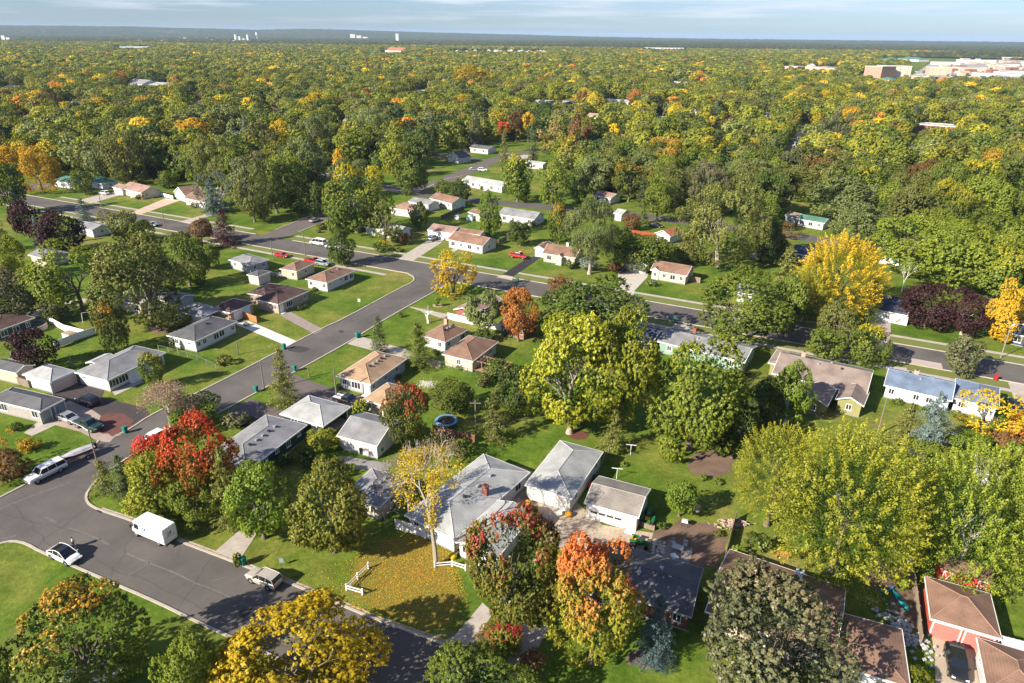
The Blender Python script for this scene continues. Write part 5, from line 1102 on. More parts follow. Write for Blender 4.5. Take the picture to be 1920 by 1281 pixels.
# roofs glimpsed between the crowns
for (x_, y_, w__, lb_, wl_, rm_) in ((1780, 346, 26, 'pale house half sunk in crowns above the upswept row', WHITE, R_TAUPE), (1684, 330, 16, 'small red roofed house between crowns at right', WHITE, R_RED), 
    (1330, 262, 20, 'grey roofed house in the wood above the far street', WHITE, R_GREY), (1230, 232, 20, 'low pale roof among crowns in the middle', WHITE, R_LGREY), (1100, 226, 22, 'tan roofed house in the wood near the brown half turned tree', BEIGE, R_TAN),
    (640, 238, 18, 'white house hidden by the big pale willow', WHITE, R_GREY), (420, 262, 20, 'grey roof in the wood left of the silvery spruce', WHITE, R_GREY), (360, 198, 26, 'brown roofed house in the left middle wood', BEIGE, R_BROWN), (130, 202, 22, 'white walled house in the left middle wood', WHITE, R_LGREY),
    (775, 178, 26, 'long white roof below the very large yellow tree', WHITE, R_LGREY), (1260, 160, 28, 'white roofed hall deep in the wood right of centre', WHITE, R_LGREY), (1400, 178, 22, 'pale hall in the wood below the pink school', WHITE, R_LGREY), (1560, 256, 18, 'white cottage beside the grey green broad tree', WHITE, R_GREY),
    (500, 214, 20, 'cream house in the wood above the silvery spruce', CREAM, R_BROWN), (40, 232, 24, 'white house near the left edge in the wood', WHITE, R_GREY), (1840, 268, 24, 'white roofed house right of the pale blue walled one', WHITE, R_LGREY), (1160, 270, 22, 'brown roofed house in the middle wood', BEIGE, R_BROWN), (900, 216, 20, 'white house left of the vivid red tree', WHITE, R_GREY)):
    FARB.append((lb_, x_, y_, x_ + w__, y_ + 1.5, 10, 3.4, 'gx', wl_, rm_, '', .4))
    P0_, P1_ = G(x_, y_), G(x_ + w__, y_ + 1.5); H_(lb_, proj((P0_.x, P0_.y, 3.4)), proj((P1_.x, P1_.y, 3.4)), 10., 'gx', wl_, rm_, 'W-w' if w__ > 16 else 'W', 'w', ez=3.4, pitch=.4, name='ranch_house', cat='house', ridge_light=False)
# the shopping strip at the right, big pale boxes between car parks
rr = random.Random(5)
strip = [(1753, 122, 1800, 1), (1806, 118, 1868, 2), (1800, 134, 1850, 3), (1870, 124, 1935, 4), (1745, 158, 1795, 5), (1800, 160, 1850, 6), (1830, 145, 1865, 7), (1862, 158, 1935, 8), (1878, 138, 1935, 9), (1712, 150, 1740, 10), (1880, 112, 1935, 11), (1800, 110, 1860, 12)]
words_ = ['white store block at the left end of the shopping strip', 'long white store behind the shopping strip', 'white low store in the middle of the shopping strip', 'grey roofed warehouse at the far right horizon', 'red brick row of shops in front of the shopping strip',
          'tan shop row right of the red brick shops', 'small pale kiosk in the shopping car park', 'red walled shop at the right edge near the car park', 'white supermarket at the right edge', 'little cream shop beside the tan office', 'pale warehouse at the top right skyline', 'white roofed depot left of the skyline warehouse']
for (xa, y, xb, i), wd_ in zip(strip, words_):
    ez_ = rr.uniform(5, 9); B0, B1 = G(xa, y), G(xb, y + .8); ea, eb = proj((B0.x, B0.y, ez_)), proj((B1.x, B1.y, ez_))
    H_(wd_, ea, eb, rr.uniform(25, 45), 'flat', [WHITE, WHITE, BEIGE, WHITE, BRICK, BEIGE, WHITE, M('red_siding', (.48, .09, .06)), WHITE, CREAM, WHITE, WHITE][i - 1], R_GREY, '', '', ez=ez_, name='shop_building', cat='shop', ridge_light=False)
flat('parking_lot', [(1700, 165), (1712, 140), (1745, 118), (1960, 108), (2100, 150), (1960, 172), (1800, 170)], M('pale_paving', (.33, .30, .28), .9, .2, .02), .05)
flat('parking_lot', [(1595, 158), (1612, 150), (1710, 152), (1712, 160)], M('pale_paving', (.33, .30, .28)), .07)
# ------------------------------------------------------------------ vehicles
PAINT = {}
def paint(n, c, r=.25, metal=0.0):
    if n not in PAINT:
        m = M('car_paint_' + n, c, r, 0, spec=.6, metal=metal); m.node_tree.nodes['Principled BSDF'].inputs['Coat Weight'].default_value = .5; PAINT[n] = m
    return PAINT[n]
CGLASS = M('car_glass', (.012, .014, .018), .06, 0, spec=.9)
LAMP = M('headlight_lens', (.7, .72, .75), .1, 0, spec=.8); TAIL = M('tail_light_lens', (.35, .01, .01), .2, 0)
SPECS = {  # length, half width, stations (x, z_low, z_belt, halfwidth factor); cabin profile (x, z) ; wheels
 'hatch': dict(L=4.75, w=.94, belt=[(-2.37, .35, .72, .80), (-2.2, .25, .95, .92), (-1.4, .22, 1.0, 1), (0, .22, .98, 1), (1.2, .22, .93, 1), (2.0, .24, .82, .93), (2.37, .35, .6, .74)], cab=[(-2.15, .98), (-1.5, 1.32), (-.5, 1.60), (.35, 1.58), (1.45, .92)], wb=(-1.43, 1.45), wr=.35),
 'sedan': dict(L=4.8, w=.91, belt=[(-2.4, .4, .8, .85), (-2.25, .25, .98, .94), (-1.4, .22, 1.0, 1), (0, .22, .95, 1), (1.2, .22, .93, 1), (2.1, .25, .85, .92), (2.4, .4, .65, .8)], cab=[(-1.85, .98), (-1.05, 1.38), (-.3, 1.44), (.4, 1.40), (1.25, .93)], wb=(-1.4, 1.45), wr=.33),
 'suv': dict(L=4.7, w=.94, belt=[(-2.35, .45, 1.0, .88), (-2.25, .3, 1.1, .95), (-1.4, .25, 1.1, 1), (0, .25, 1.05, 1), (1.2, .25, 1.05, 1), (2.1, .28, .98, .95), (2.35, .45, .8, .84)], cab=[(-2.25, 1.1), (-1.95, 1.6), (-1.2, 1.72), (.3, 1.68), (1.15, 1.05)], wb=(-1.35, 1.4), wr=.37),
 'old_suv': dict(L=5.6, w=1.0, belt=[(-2.8, .5, 1.05, .96), (-2.72, .42, 1.18, .99), (-1.4, .4, 1.18, 1), (0, .4, 1.16, 1), (1.15, .4, 1.15, 1), (2.65, .42, 1.08, .97), (2.8, .5, .95, .93)], cab=[(-2.74, 1.17), (-2.6, 1.82), (-1.0, 1.88), (.75, 1.84), (1.3, 1.15)], wb=(-1.65, 1.75), wr=.38),
 'van': dict(L=5.6, w=1.0, belt=[(-2.8, .4, 1.1, .94), (-2.7, .3, 1.2, .98), (-1.4, .3, 1.2, 1), (0, .3, 1.2, 1), (1.5, .3, 1.15, 1), (2.6, .32, 1.0, .95), (2.8, .45, .85, .88)], cab=[(-2.72, 1.2), (-2.6, 2.0), (-1.0, 2.08), (1.1, 2.05), (2.0, 1.12)], wb=(-1.7, 1.8), wr=.37),
 'pickup': dict(L=5.6, w=.99, belt=[(-2.8, .5, 1.1, .96), (-2.72, .42, 1.12, .99), (-1.4, .4, 1.12, 1), (-.5, .4, 1.12, 1), (1.15, .4, 1.12, 1), (2.65, .42, 1.05, .97), (2.8, .5, .9, .93)], cab=[(-.75, 1.12), (-.6, 1.72), (-.2, 1.82), (.7, 1.80), (1.35, 1.12)], wb=(-1.75, 1.8), wr=.40),
}
WHEEL = {}
def wheel(root, x, y, r):
    k = round(r, 3)
    if k not in WHEEL:
        t = MB(); t.tube((0, -.11, 0), (0, .11, 0), r, r, 18); tm = t.me('wheel'); tm.materials.append(RUB)
        q = MB(); q.tube((0, -.125, 0), (0, .125, 0), r * .60, r * .60, 12); q.tube((0, -.14, 0), (0, .14, 0), r * .18, r * .18, 8); qm = q.me('rim'); qm.materials.append(RIM); WHEEL[k] = (tm, qm)
    a, b = WHEEL[k]; o = add('wheel', a, None, root, (x, y, r)); add('rim', b, None, o)
def heading(p, q):
    a, b = G(*p), G(*q); return math.atan2(b.y - a.y, b.x - a.x)
def car(kind, label, px, py, ang, col, roofcol=None, cat='car', name='parked_car', bedcover=None, two_tone=None):
    s = SPECS[kind]; P = G(px, py); z0 = .045 if True else 0
    root = thing(name, label, cat, (P.x, P.y, z0), ang); w = s['w']; mb = MB()
    rings = []
    for x, zl, zb, f in s['belt']:
        hw = w * f; rings.append([(x, -hw * .90, zl), (x, -hw, zl + .18), (x, -hw, (zl + zb) * .55), (x, -hw * .93, zb - .03), (x, -hw * .80, zb + .02), (x, 0, zb + .05), (x, hw * .80, zb + .02), (x, hw * .93, zb - .03), (x, hw, (zl + zb) * .55), (x, hw, zl + .18), (x, hw * .90, zl), (x, 0, zl)])
    # wheel arches read as dark cut-ins behind the tyres
    body = mb.loft(rings).build('body', col, root, smooth=False)
    bm = bmesh.new(); bm.from_mesh(body.data); bmesh.ops.bevel(bm, geom=[e for e in bm.edges if len(e.link_faces) == 2 and e.calc_face_angle(0) > .5], offset=.03, segments=1, affect='EDGES', clamp_overlap=True); bm.to_mesh(body.data); bm.free()
    for x in s['wb']:
        for y in (-1, 1): wheel(root, x, y * (w - .12), s['wr'])
    am = MB()
    for x in s['wb']:
        for y in (-1, 1): am.tube((x, y * (w - .2), s['wr'] + .02), (x, y * (w + .004), s['wr'] + .02), s['wr'] + .07, None, 16)
    am.build('wheel_arch', RUB, body)
    # cabin
    c = s['cab']; g = MB(); hwb, hwt = w * .90, w * .74; n = len(c)
    zmax = max(z for x, z in c)
    def hw(z): t = (z - c[0][1]) / (zmax - c[0][1]); return hwb + (hwt - hwb) * max(0, t)
    Lp = [(x, -hw(z), z) for x, z in c]; Rp = [(x, hw(z), z) for x, z in c]
    base = [(c[0][0], c[0][1] - .12), (c[-1][0], c[-1][1] - .12)]
    g.poly([Lp[i] for i in range(n)][::-1]); g.poly(Rp)
    for i in range(n - 1): g.poly([Lp[i], Lp[i + 1], Rp[i + 1], Rp[i]])
    go = g.build('glasshouse', CGLASS, root); go['label'] = 'dark windows of the cabin'
    # painted roof and pillars, a touch proud of the glass
    r = MB(); e = .012
    i0, i1 = 1, n - 2
    for i in range(i0, i1): r.poly([(Lp[i][0], Lp[i][1] - e, Lp[i][2] + e), (Lp[i + 1][0], Lp[i + 1][1] - e, Lp[i + 1][2] + e), (Rp[i + 1][0], Rp[i + 1][1] + e, Rp[i + 1][2] + e), (Rp[i][0], Rp[i][1] + e, Rp[i][2] + e)])
    r.build('roof', roofcol or col, root)
    pl = MB()
    for sg, Q in ((-1, Lp), (1, Rp)):
        o_ = Vector((0, sg * .012, .006))
        for a_, b_ in ((0, 1), (n - 2, n - 1)): pl.tube(Vector(Q[a_]) + o_, Vector(Q[b_]) + o_, .05, .045, 5)
        for fx in ((.36, .66) if kind in ('suv', 'old_suv', 'van', 'hatch', 'sedan') else (.5,)):
            xb = c[0][0] + (c[-1][0] - c[0][0]) * fx; zt_ = zmax - .05
            pl.tube((xb, sg * (hwb + .008), c[0][1]), (xb, sg * (hwt + .012), zt_), .035, .035, 5)
        for i in range(1, n - 2): pl.tube(Vector(Q[i]) + o_, Vector(Q[i + 1]) + o_, .045, .045, 5)
    pl.build('pillar', col, root)
    x1, zb1 = s['belt'][-1][0], s['belt'][-2][2]; x0 = s['belt'][0][0]
    for y in (-1, 1):
        m = MB(); m.box(x1 - .2, x1 + .01, y * w * .68 - .17, y * w * .68 + .17, zb1 - .28, zb1 - .12); m.build('headlight', LAMP, root)
        m = MB(); m.box(x0 - .01, x0 + .12, y * w * .72 - .12, y * w * .72 + .12, s['belt'][1][2] - .30, s['belt'][1][2] - .08); m.build('tail_light', TAIL, root)
        m = MB(); m.box(c[-1][0] - .35, c[-1][0] - .18, y * (w + .08) - .07, y * (w + .08) + .07, c[-1][1] - .02, c[-1][1] + .14); m.build('wing_mirror', col, root)
    m = MB(); m.box(x1 - .08, x1 + .02, -w * .45, w * .45, zb1 - .42, zb1 - .2); m.build('grille', DARKM, root)
    m = MB(); m.box(x1 - .06, x1 + .035, -w * .8, w * .8, s['belt'][-1][1], s['belt'][-1][1] + .14); m.box(x0 - .035, x0 + .06, -w * .8, w * .8, s['belt'][0][1], s['belt'][0][1] + .14); m.build('bumper', DARKM if kind != 'old_suv' else METAL, root)
    if kind == 'pickup':
        m = MB(); m.box(-2.68, -.82, -w * .8, w * .8, 1.10, 1.165); m.build('cargo_bed', bedcover or DARKM, root)
    if two_tone:
        m = MB(); m.box(-2.6, 2.55, -w - .012, w + .012, .62, .80); m.build('side_stripe', two_tone, root)
    return root
WHT = paint('white', (.78, .78, .77)); BLK = paint('black', (.012, .012, .014)); RED = paint('red', (.42, .012, .012)); SIL = paint('silver', (.42, .42, .42), .3, .5); BEI = paint('champagne', (.52, .48, .41), .3, .3); GRN = paint('dark_green', (.012, .04, .03)); GRY = paint('grey_blue', (.30, .34, .40), .3, .3)
h25 = math.radians(-25)
def ang(px, py, qx, qy): return heading((px, py), (qx, qy))
car('hatch', 'white hatchback with a black glass roof parked at the lawn kerb', 123, 1047, ang(72, 1030, 153, 1062) if False else h25, WHT, CGLASS)
car('suv', 'champagne estate car parked at the front street kerb beside the leafy lawn', 497, 1092, math.radians(155), BEI)
car('old_suv', 'old white boxy wagon parked in front of a boat trailer', 88, 893, ang(60, 905, 118, 876) + math.pi, WHT, two_tone=SIL, name='parked_wagon')
car('suv', 'black sport utility car on the dark driveway', 166, 757, h25 + math.pi, BLK)
car('sedan', 'silver saloon on the pinkish drive behind the dark pickup', 130, 789, h25 + math.pi * 0, SIL)
car('pickup', 'dark green pickup in front of the silver saloon', 168, 803, h25, GRN, cat='pickup', name='parked_pickup')
car('suv', 'black car on the tan drive before the pale red garage doors', 1790, 1252, math.radians(-112), BLK)
car('suv', 'white car half hidden behind the smaller scarlet maple', 302, 822, math.radians(65), WHT)
car('van', 'long white passenger van on the cross street', 597, 459, h25 + math.pi, WHT, cat='van', name='parked_van')
car('pickup', 'white pickup right behind the long white van', 626, 467, h25 + math.pi, WHT, cat='pickup', name='parked_pickup', bedcover=WHT)
car('sedan', 'bright red car on the drive beside the cross street', 529, 482, h25, RED)
car('pickup', 'red pickup between the red car and the grey one', 588, 494, h25, RED, cat='pickup', name='parked_pickup')
car('suv', 'pale grey car in front of the white brick house', 606, 498, h25, GRY)
car('sedan', 'silver car driving on the side street beyond the junction', 590, 416, math.radians(70), SIL, name='car')
car('suv', 'pale blue car on the concrete drive of the white ranch', 812, 450, math.radians(65), GRY)
car('pickup', 'red pickup on the lawn side of the fresh black drive', 972, 484, h25 + math.pi * 0, RED, cat='pickup', name='parked_pickup', bedcover=RED)
car('sedan', 'dark car before the grey gabled garage', 1165, 510, math.radians(55), BLK)
car('suv', 'white car beside the cream brick ranch at left', 195, 365, h25 + math.pi, WHT)
car('sedan', 'silver car parked on the cross street beyond the roadside trees', 286, 424, h25, SIL)
car('sedan', 'white car on the cross street near the silver one', 278, 418, h25 + math.pi, WHT) if False else None
car('pickup', 'dark pickup with a white tool box beside the long tan house', 652, 757, h25, BLK, cat='pickup', name='parked_pickup', bedcover=WHT)
car('sedan', 'dark car behind the red terracotta cottage', 1230, 426, h25, BLK)
car('sedan', 'red car at the street gap far right of centre', 1500, 290, 1.2, RED) if False else None
car('sedan', 'silver car in the drive beyond the curved street', 888, 320, 0, SIL); car('suv', 'white car beside the silver one beyond the curved street', 905, 321, 0, WHT)
car('sedan', 'dark saloon at the right edge beside the blue wing', 1903, 764, 1.2, BLK)
car('suv', 'white car in the street gap right of centre', 1497, 262, 1.3, WHT)

# postal truck ----------------------------------------------------------------------------------
P = G(291, 1008); ta = h25 + math.pi
tr = thing('postal_truck', 'white postal step van parked at the kerb of the front street', 'truck', (P.x, P.y, .045), ta)
m = MB(); m.box(-3.3, 1.9, -1.05, 1.05, .62, 2.95); bo = m.build('body', WHT, tr)
bm = bmesh.new(); bm.from_mesh(bo.data); bmesh.ops.bevel(bm, geom=[e for e in bm.edges], offset=.07, segments=2, affect='EDGES'); bm.to_mesh(bo.data); bm.free()
m = MB(); m.loft([[(1.85, -1.03, .62), (1.85, 1.03, .62), (1.85, 1.03, 2.85), (1.85, -1.03, 2.85)], [(2.35, -1.0, .62), (2.35, 1.0, .62), (2.35, .96, 2.62), (2.35, -.96, 2.62)], [(2.7, -.98, .62), (2.7, .98, .62), (2.62, .9, 1.45), (2.62, -.9, 1.45)]]); m.build('cab', WHT, tr)
m = MB(); m.loft([[(2.68, -.9, .62), (2.68, .9, .62), (2.6, .85, 1.38), (2.6, -.85, 1.38)], [(3.3, -.78, .62), (3.3, .78, .62), (3.2, .68, 1.15), (3.2, -.68, 1.15)]]); m.build('hood', WHT, tr)
m = MB(); m.poly([(2.40, -.86, 2.52), (2.66, -.82, 1.52), (2.66, .82, 1.52), (2.40, .86, 2.52)]); m.build('windshield', CGLASS, tr)
for y in (-1, 1):
    m = MB(); m.box(1.35, 2.15, min(y * 1.056, y * 1.04), max(y * 1.056, y * 1.04), 1.5, 2.35); m.build('side_window', CGLASS, tr)
    m = MB(); m.box(1.2, 1.24, min(y * 1.06, y * 1.0), max(y * 1.06, y * 1.0), .7, 2.6); m.box(-3.28, 1.88, min(y * 1.065, y * 1.0), max(y * 1.065, y * 1.0), 1.12, 1.17); m.build('side_rail', METAL, tr)
    for x in (-1.9, 2.35): wheel(tr, x, y * .88, .42)
    m = MB(); m.box(3.14, 3.27, y * .55 - .13, y * .55 + .13, .85, 1.08); m.build('headlight', LAMP, tr)
    m = MB(); m.box(-3.315, -3.28, y * .9 - .07, y * .9 + .07, .8, 1.15); m.build('tail_light', TAIL, tr)
    m = MB(); m.box(2.5, 2.58, y * 1.3 - .12, y * 1.3 + .12, 1.7, 2.15); m.tube((2.5, y * .98, 1.9), (2.5, y * 1.3, 1.9), .02); m.build('wing_mirror', DARKM, tr)
m = MB(); m.box(-3.45, -3.28, -1.0, 1.0, .45, .58); m.box(3.25, 3.42, -.85, .85, .5, .68); m.build('bumper', DARKM, tr)
m = MB(); m.box(-3.318, -3.29, -.92, .92, .68, 2.75); dr = m.build('rear_door', WHT, tr)
m = MB()
for zz in (.95, 1.35, 2.15, 2.55): m.box(-3.325, -3.316, -.9, .9, zz, zz + .02)
m.box(-3.335, -3.316, -.15, .15, .85, .92); m.build('door_seam', METAL, dr)
m = MB(); m.box(-2.6, .6, -.7, .7, 2.952, 2.975); m.build('roof_panel', M('roof_panel', (.62, .62, .62), .5, .05, 1), tr)
BLUE_INK = M('emblem_blue', (.02, .05, .25), .5, 0); RED_INK = M('emblem_red', (.5, .02, .03), .5, 0)
def emblem(parent, o, ux, uz, s):
    """slanted blue panel with a white eagle head sweeping across it and a red underline"""
    o = Vector(o); ux = Vector(ux); uz = Vector(uz); n = ux.cross(uz)
    def q(pts, mat, nm, lift):
        mm = MB(); mm.poly([o + ux * (x + y * .25) * s + uz * y * s + n * lift for x, y in pts]); mm.build(nm, mat, parent)
    q([(-.6, -.4), (.6, -.4), (.6, .4), (-.6, .4)], BLUE_INK, 'emblem', .004)
    q([(-.6, .05), (-.1, .18), (.25, .16), (.5, .0), (.2, .02), (.0, -.05), (.3, -.12), (-.2, -.2), (-.6, -.12)], WHT, 'emblem', .008)
    q([(-.6, -.48), (.6, -.48), (.6, -.44), (-.6, -.44)], RED_INK, 'emblem', .004)
def words_on(parent, txt, o, rot, size, mat):
    c = bpy.data.curves.new('lettering', 'FONT'); c.body = txt; c.size = size; c.align_x = 'CENTER'; c.extrude = .002; c.resolution_u = 2
    t = bpy.data.objects.new('lettering', c); COL.objects.link(t)
    dg = bpy.context.evaluated_depsgraph_get(); me = bpy.data.meshes.new_from_object(t.evaluated_get(dg)); bpy.data.objects.remove(t)
    x = add('lettering', me, mat, parent, o); x.rotation_euler = rot
emblem(tr, (.3, 1.07, 2.0), (-1, 0, 0), (0, 0, 1), .52); emblem(tr, (.3, -1.07, 2.0), (1, 0, 0), (0, 0, 1), .52); emblem(tr, (-3.325, .1, 2.0), (0, -1, 0), (0, 0, 1), .5)
words_on(tr, 'UNITED STATES\nPOSTAL SERVICE', (-3.33, 0, 1.55), (math.pi / 2, 0, -math.pi / 2), .17, BLUE_INK)
words_on(tr, 'UNITED STATES POSTAL SERVICE', (-1.4, 1.06, 1.85), (math.pi / 2, 0, math.pi), .13, BLUE_INK)

# boat on its trailer ---------------------------------------------------------------------------
P = G(148, 862); a_ = ang(125, 868, 172, 848)
bt = thing('motor_boat', 'slim white and maroon motor boat on a trailer behind the old wagon', 'boat', (P.x, P.y, .05), a_ + math.pi)
rings = []
for x, hwid, zk, zt_ in ((-2.5, .85, .62, 1.35), (-1.2, .95, .55, 1.38), (.4, .92, .56, 1.42), (1.8, .55, .72, 1.52), (2.7, .06, 1.2, 1.62)):
    rings.append([(x, -hwid, zt_), (x, -hwid * .9, (zk + zt_) / 2), (x, 0, zk), (x, hwid * .9, (zk + zt_) / 2), (x, hwid, zt_)])
MB().loft(rings).build('hull', M('maroon_gelcoat', (.16, .03, .035), .25, 0, spec=.6), bt)
m = MB(); m.loft([[(x, -h * .98, z + .01), (x, -h * .5, z + c_), (x, h * .5, z + c_), (x, h * .98, z + .01)] for x, h, z, c_ in ((-2.45, .82, 1.36, .12), (-.6, .92, 1.4, .3), (.7, .85, 1.43, .3), (1.8, .5, 1.53, .12), (2.6, .08, 1.62, .03))]); m.build('cover', M('boat_cover', (.42, .42, .44), .8, .1, 2), bt)
m = MB(); m.box(-2.95, -2.5, -.22, .22, .7, 1.75); m.build('outboard_motor', DARKM, bt)
tl = thing('boat_trailer', 'galvanised trailer under the slim motor boat', 'trailer', (P.x, P.y, .05), a_ + math.pi)
m = MB(); m.tube((-2.4, -.7, .5), (1.6, -.55, .5), .05); m.tube((-2.4, .7, .5), (1.6, .55, .5), .05); m.tube((1.6, -.55, .5), (3.4, 0, .5), .05); m.tube((1.6, .55, .5), (3.4, 0, .5), .05); m.tube((-1, -1, .4), (-1, 1, .4), .05); m.build('frame', METAL, tl)
for y in (-1, 1): wheel(tl, -1, y * .98, .3)

# person ---------------------------------------------------------------------------------------
P = G(140, 1027)
pr = thing('person', 'person in a white shirt and dark shorts standing beside the white hatchback', 'person', (P.x, P.y, .03), math.radians(-60))
def skinned(name, V, E, R, mat, parent, sub=1, root=0):
    me = bpy.data.meshes.new(name); me.from_pydata(V, E, []); o = bpy.data.objects.new(name, me); COL.objects.link(o); md = o.modifiers.new('skin', 'SKIN'); md.use_smooth_shade = True
    for i, r in enumerate(R): me.skin_vertices[0].data[i].radius = (r, r) if not isinstance(r, tuple) else r
    for i in range(len(V)): me.skin_vertices[0].data[i].use_root = (i == root)
    sb = o.modifiers.new('sub', 'SUBSURF'); sb.levels = sub; sb.render_levels = sub
    dg = bpy.context.evaluated_depsgraph_get(); m2 = bpy.data.meshes.new_from_object(o.evaluated_get(dg)); bpy.data.objects.remove(o); m2.name = name
    m2.polygons.foreach_set('use_smooth', [True] * len(m2.polygons)); return add(name, m2, mat, parent)
SKINM = M('skin', (.45, .26, .18), .6, 0); V = [(0, 0, .95), (0, 0, 1.15), (0, 0, 1.38), (0, 0, 1.48), (0, .01, 1.58), (0, .01, 1.70),
  (-.11, 0, .88), (-.13, .01, .48), (-.13, -.02, .09), (-.13, .12, .04), (.11, 0, .88), (.14, .03, .48), (.15, -.02, .09), (.16, .12, .04),
  (-.19, 0, 1.38), (-.25, .02, 1.10), (-.20, .18, .93), (-.18, .26, .90), (.19, 0, 1.38), (.27, -.02, 1.10), (.22, .14, .98), (.19, .22, 1.0)]
Ed = [(0, 1), (1, 2), (2, 3), (3, 4), (4, 5), (0, 6), (6, 7), (7, 8), (8, 9), (0, 10), (10, 11), (11, 12), (12, 13), (2, 14), (14, 15), (15, 16), (16, 17), (2, 18), (18, 19), (19, 20), (20, 21)]
Rr = [(.15, .11), (.13, .10), (.15, .10), .055, .085, .075, .085, .058, .04, .035, .085, .058, .04, .035, .055, .042, .03, .035, .055, .042, .03, .035]
bd = skinned('body', V, Ed, Rr, SKINM, pr, 2)
skinned('shirt', [V[0], V[1], V[2], (0, 0, 1.43), V[14], (-.235, .015, 1.18), V[18], (.25, -.01, 1.18)], [(0, 1), (1, 2), (2, 3), (2, 4), (4, 5), (2, 6), (6, 7)], [(.19, .16), (.18, .15), (.20, .15), .09, .10, .08, .10, .08], M('white_shirt', (.75, .72, .72), .9, .05, 3), pr, 1)
skinned('shorts', [(0, 0, .93), V[6], (-.125, .01, .55), V[10], (.135, .03, .55)], [(0, 1), (1, 2), (0, 3), (3, 4)], [(.165, .13), .11, .085, .11, .085], M('dark_shorts', (.04, .045, .06), .9, .05, 3), pr, 1)
hr = MB(); bmh = bmesh.new(); bmesh.ops.create_uvsphere(bmh, u_segments=12, v_segments=8, radius=.105); mh = bpy.data.meshes.new('hair'); bmh.to_mesh(mh); bmh.free(); ho = add('hair', mh, M('brown_hair', (.05, .03, .02), .8, 0), pr, (0, -.015, 1.665)); ho.scale = (.92, 1, .95)
for y in (-.13, .155):
    m = MB(); m.box(y - .05, y + .05, -.08, .20, 0, .09, taper=.015); m.build('shoe', M('shoe', (.5, .5, .5), .8, 0), pr)
m = MB(); m.box(-.035, .035, .09, .115, 1.60, 1.625); m.box(-.012, .012, .095, .13, 1.57, 1.62); m.build('face', SKINM, pr)

# ------------------------------------------------------------------ bins
def bin_(px, py, label, mat, rz=0, h=1.05):
    P = G(px, py); r = thing('wheelie_bin', label, 'bin', (P.x, P.y, .03), rz)
    m = MB(); m.loft([[(-.22, -.26, .06), (.22, -.26, .06), (.22, .24, .06), (-.22, .24, .06)], [(-.30, -.34, h), (.30, -.34, h), (.30, .34, h), (-.30, .34, h)]]); m.build('bin_body', mat, r)
    m = MB(); m.box(-.33, .33, -.38, .36, h, h + .09, taper=.04); m.tube((-.28, .42, h - .03), (.28, .42, h - .03), .025); m.build('lid', mat, r)
    for s in (-1, 1): mm = MB(); mm.tube((s * .24, .25, .11), (s * .30, .25, .11), .11, None, 10); mm.build('wheel', RUB, r)
BG = M('green_bin_plastic', (.01, .17, .13), .5, .08, 3); BR = M('red_bin_plastic', (.40, .02, .02), .5, .08, 3); BB = M('dark_bin_plastic', (.012, .03, .03), .5, .08, 3)
for px, py, lb_, mt in ((457, 1060, 'green wheelie bin at the front street kerb left of the champagne car', BG), (236, 812, 'green wheelie bin at the end of the red mulch bed', BG), (533, 655, 'green wheelie bin at the foot of the pale new drive', BG),
    (670, 634, 'first green wheelie bin across the street from the drive', BG), (674, 633, 'second green wheelie bin beside it across the street', BG), (553, 696, 'green wheelie bin behind the tall olive spruce', BG), (481, 735, 'teal wheelie bin at the kerb left of the tall olive spruce', BG),
    (1192, 561, 'green wheelie bin beside the gravel drive', BG), (1264, 604, 'green wheelie bin on the near kerb of the cross street', BG), (1337, 618, 'green wheelie bin under the wide green maple', BG), (946, 630, 'green wheelie bin by the pale wall under the orange maple', BG),
    (142, 716, 'red bin beside the pinkish garage door', BR), (147, 708, 'green bin beside the red one at the garage', BG), (1649, 678, 'red bin on the near verge of the cross street', BR), (1866, 713, 'red bin beside the blue grey wing', BR),
    (679, 852, 'dark bin in front of the white plank garage', BB), (715, 852, 'dark green bin at the corner of the white plank garage', BG), (970, 529, 'green bin at the foot of the fresh black drive', BG), (1106, 919, 'red cart beside the pale grey garage wall', BR), (1114, 905, 'dark cart behind the red one', BB)):
    bin_(px, py, lb_, mt, math.radians(-25), 1.15)

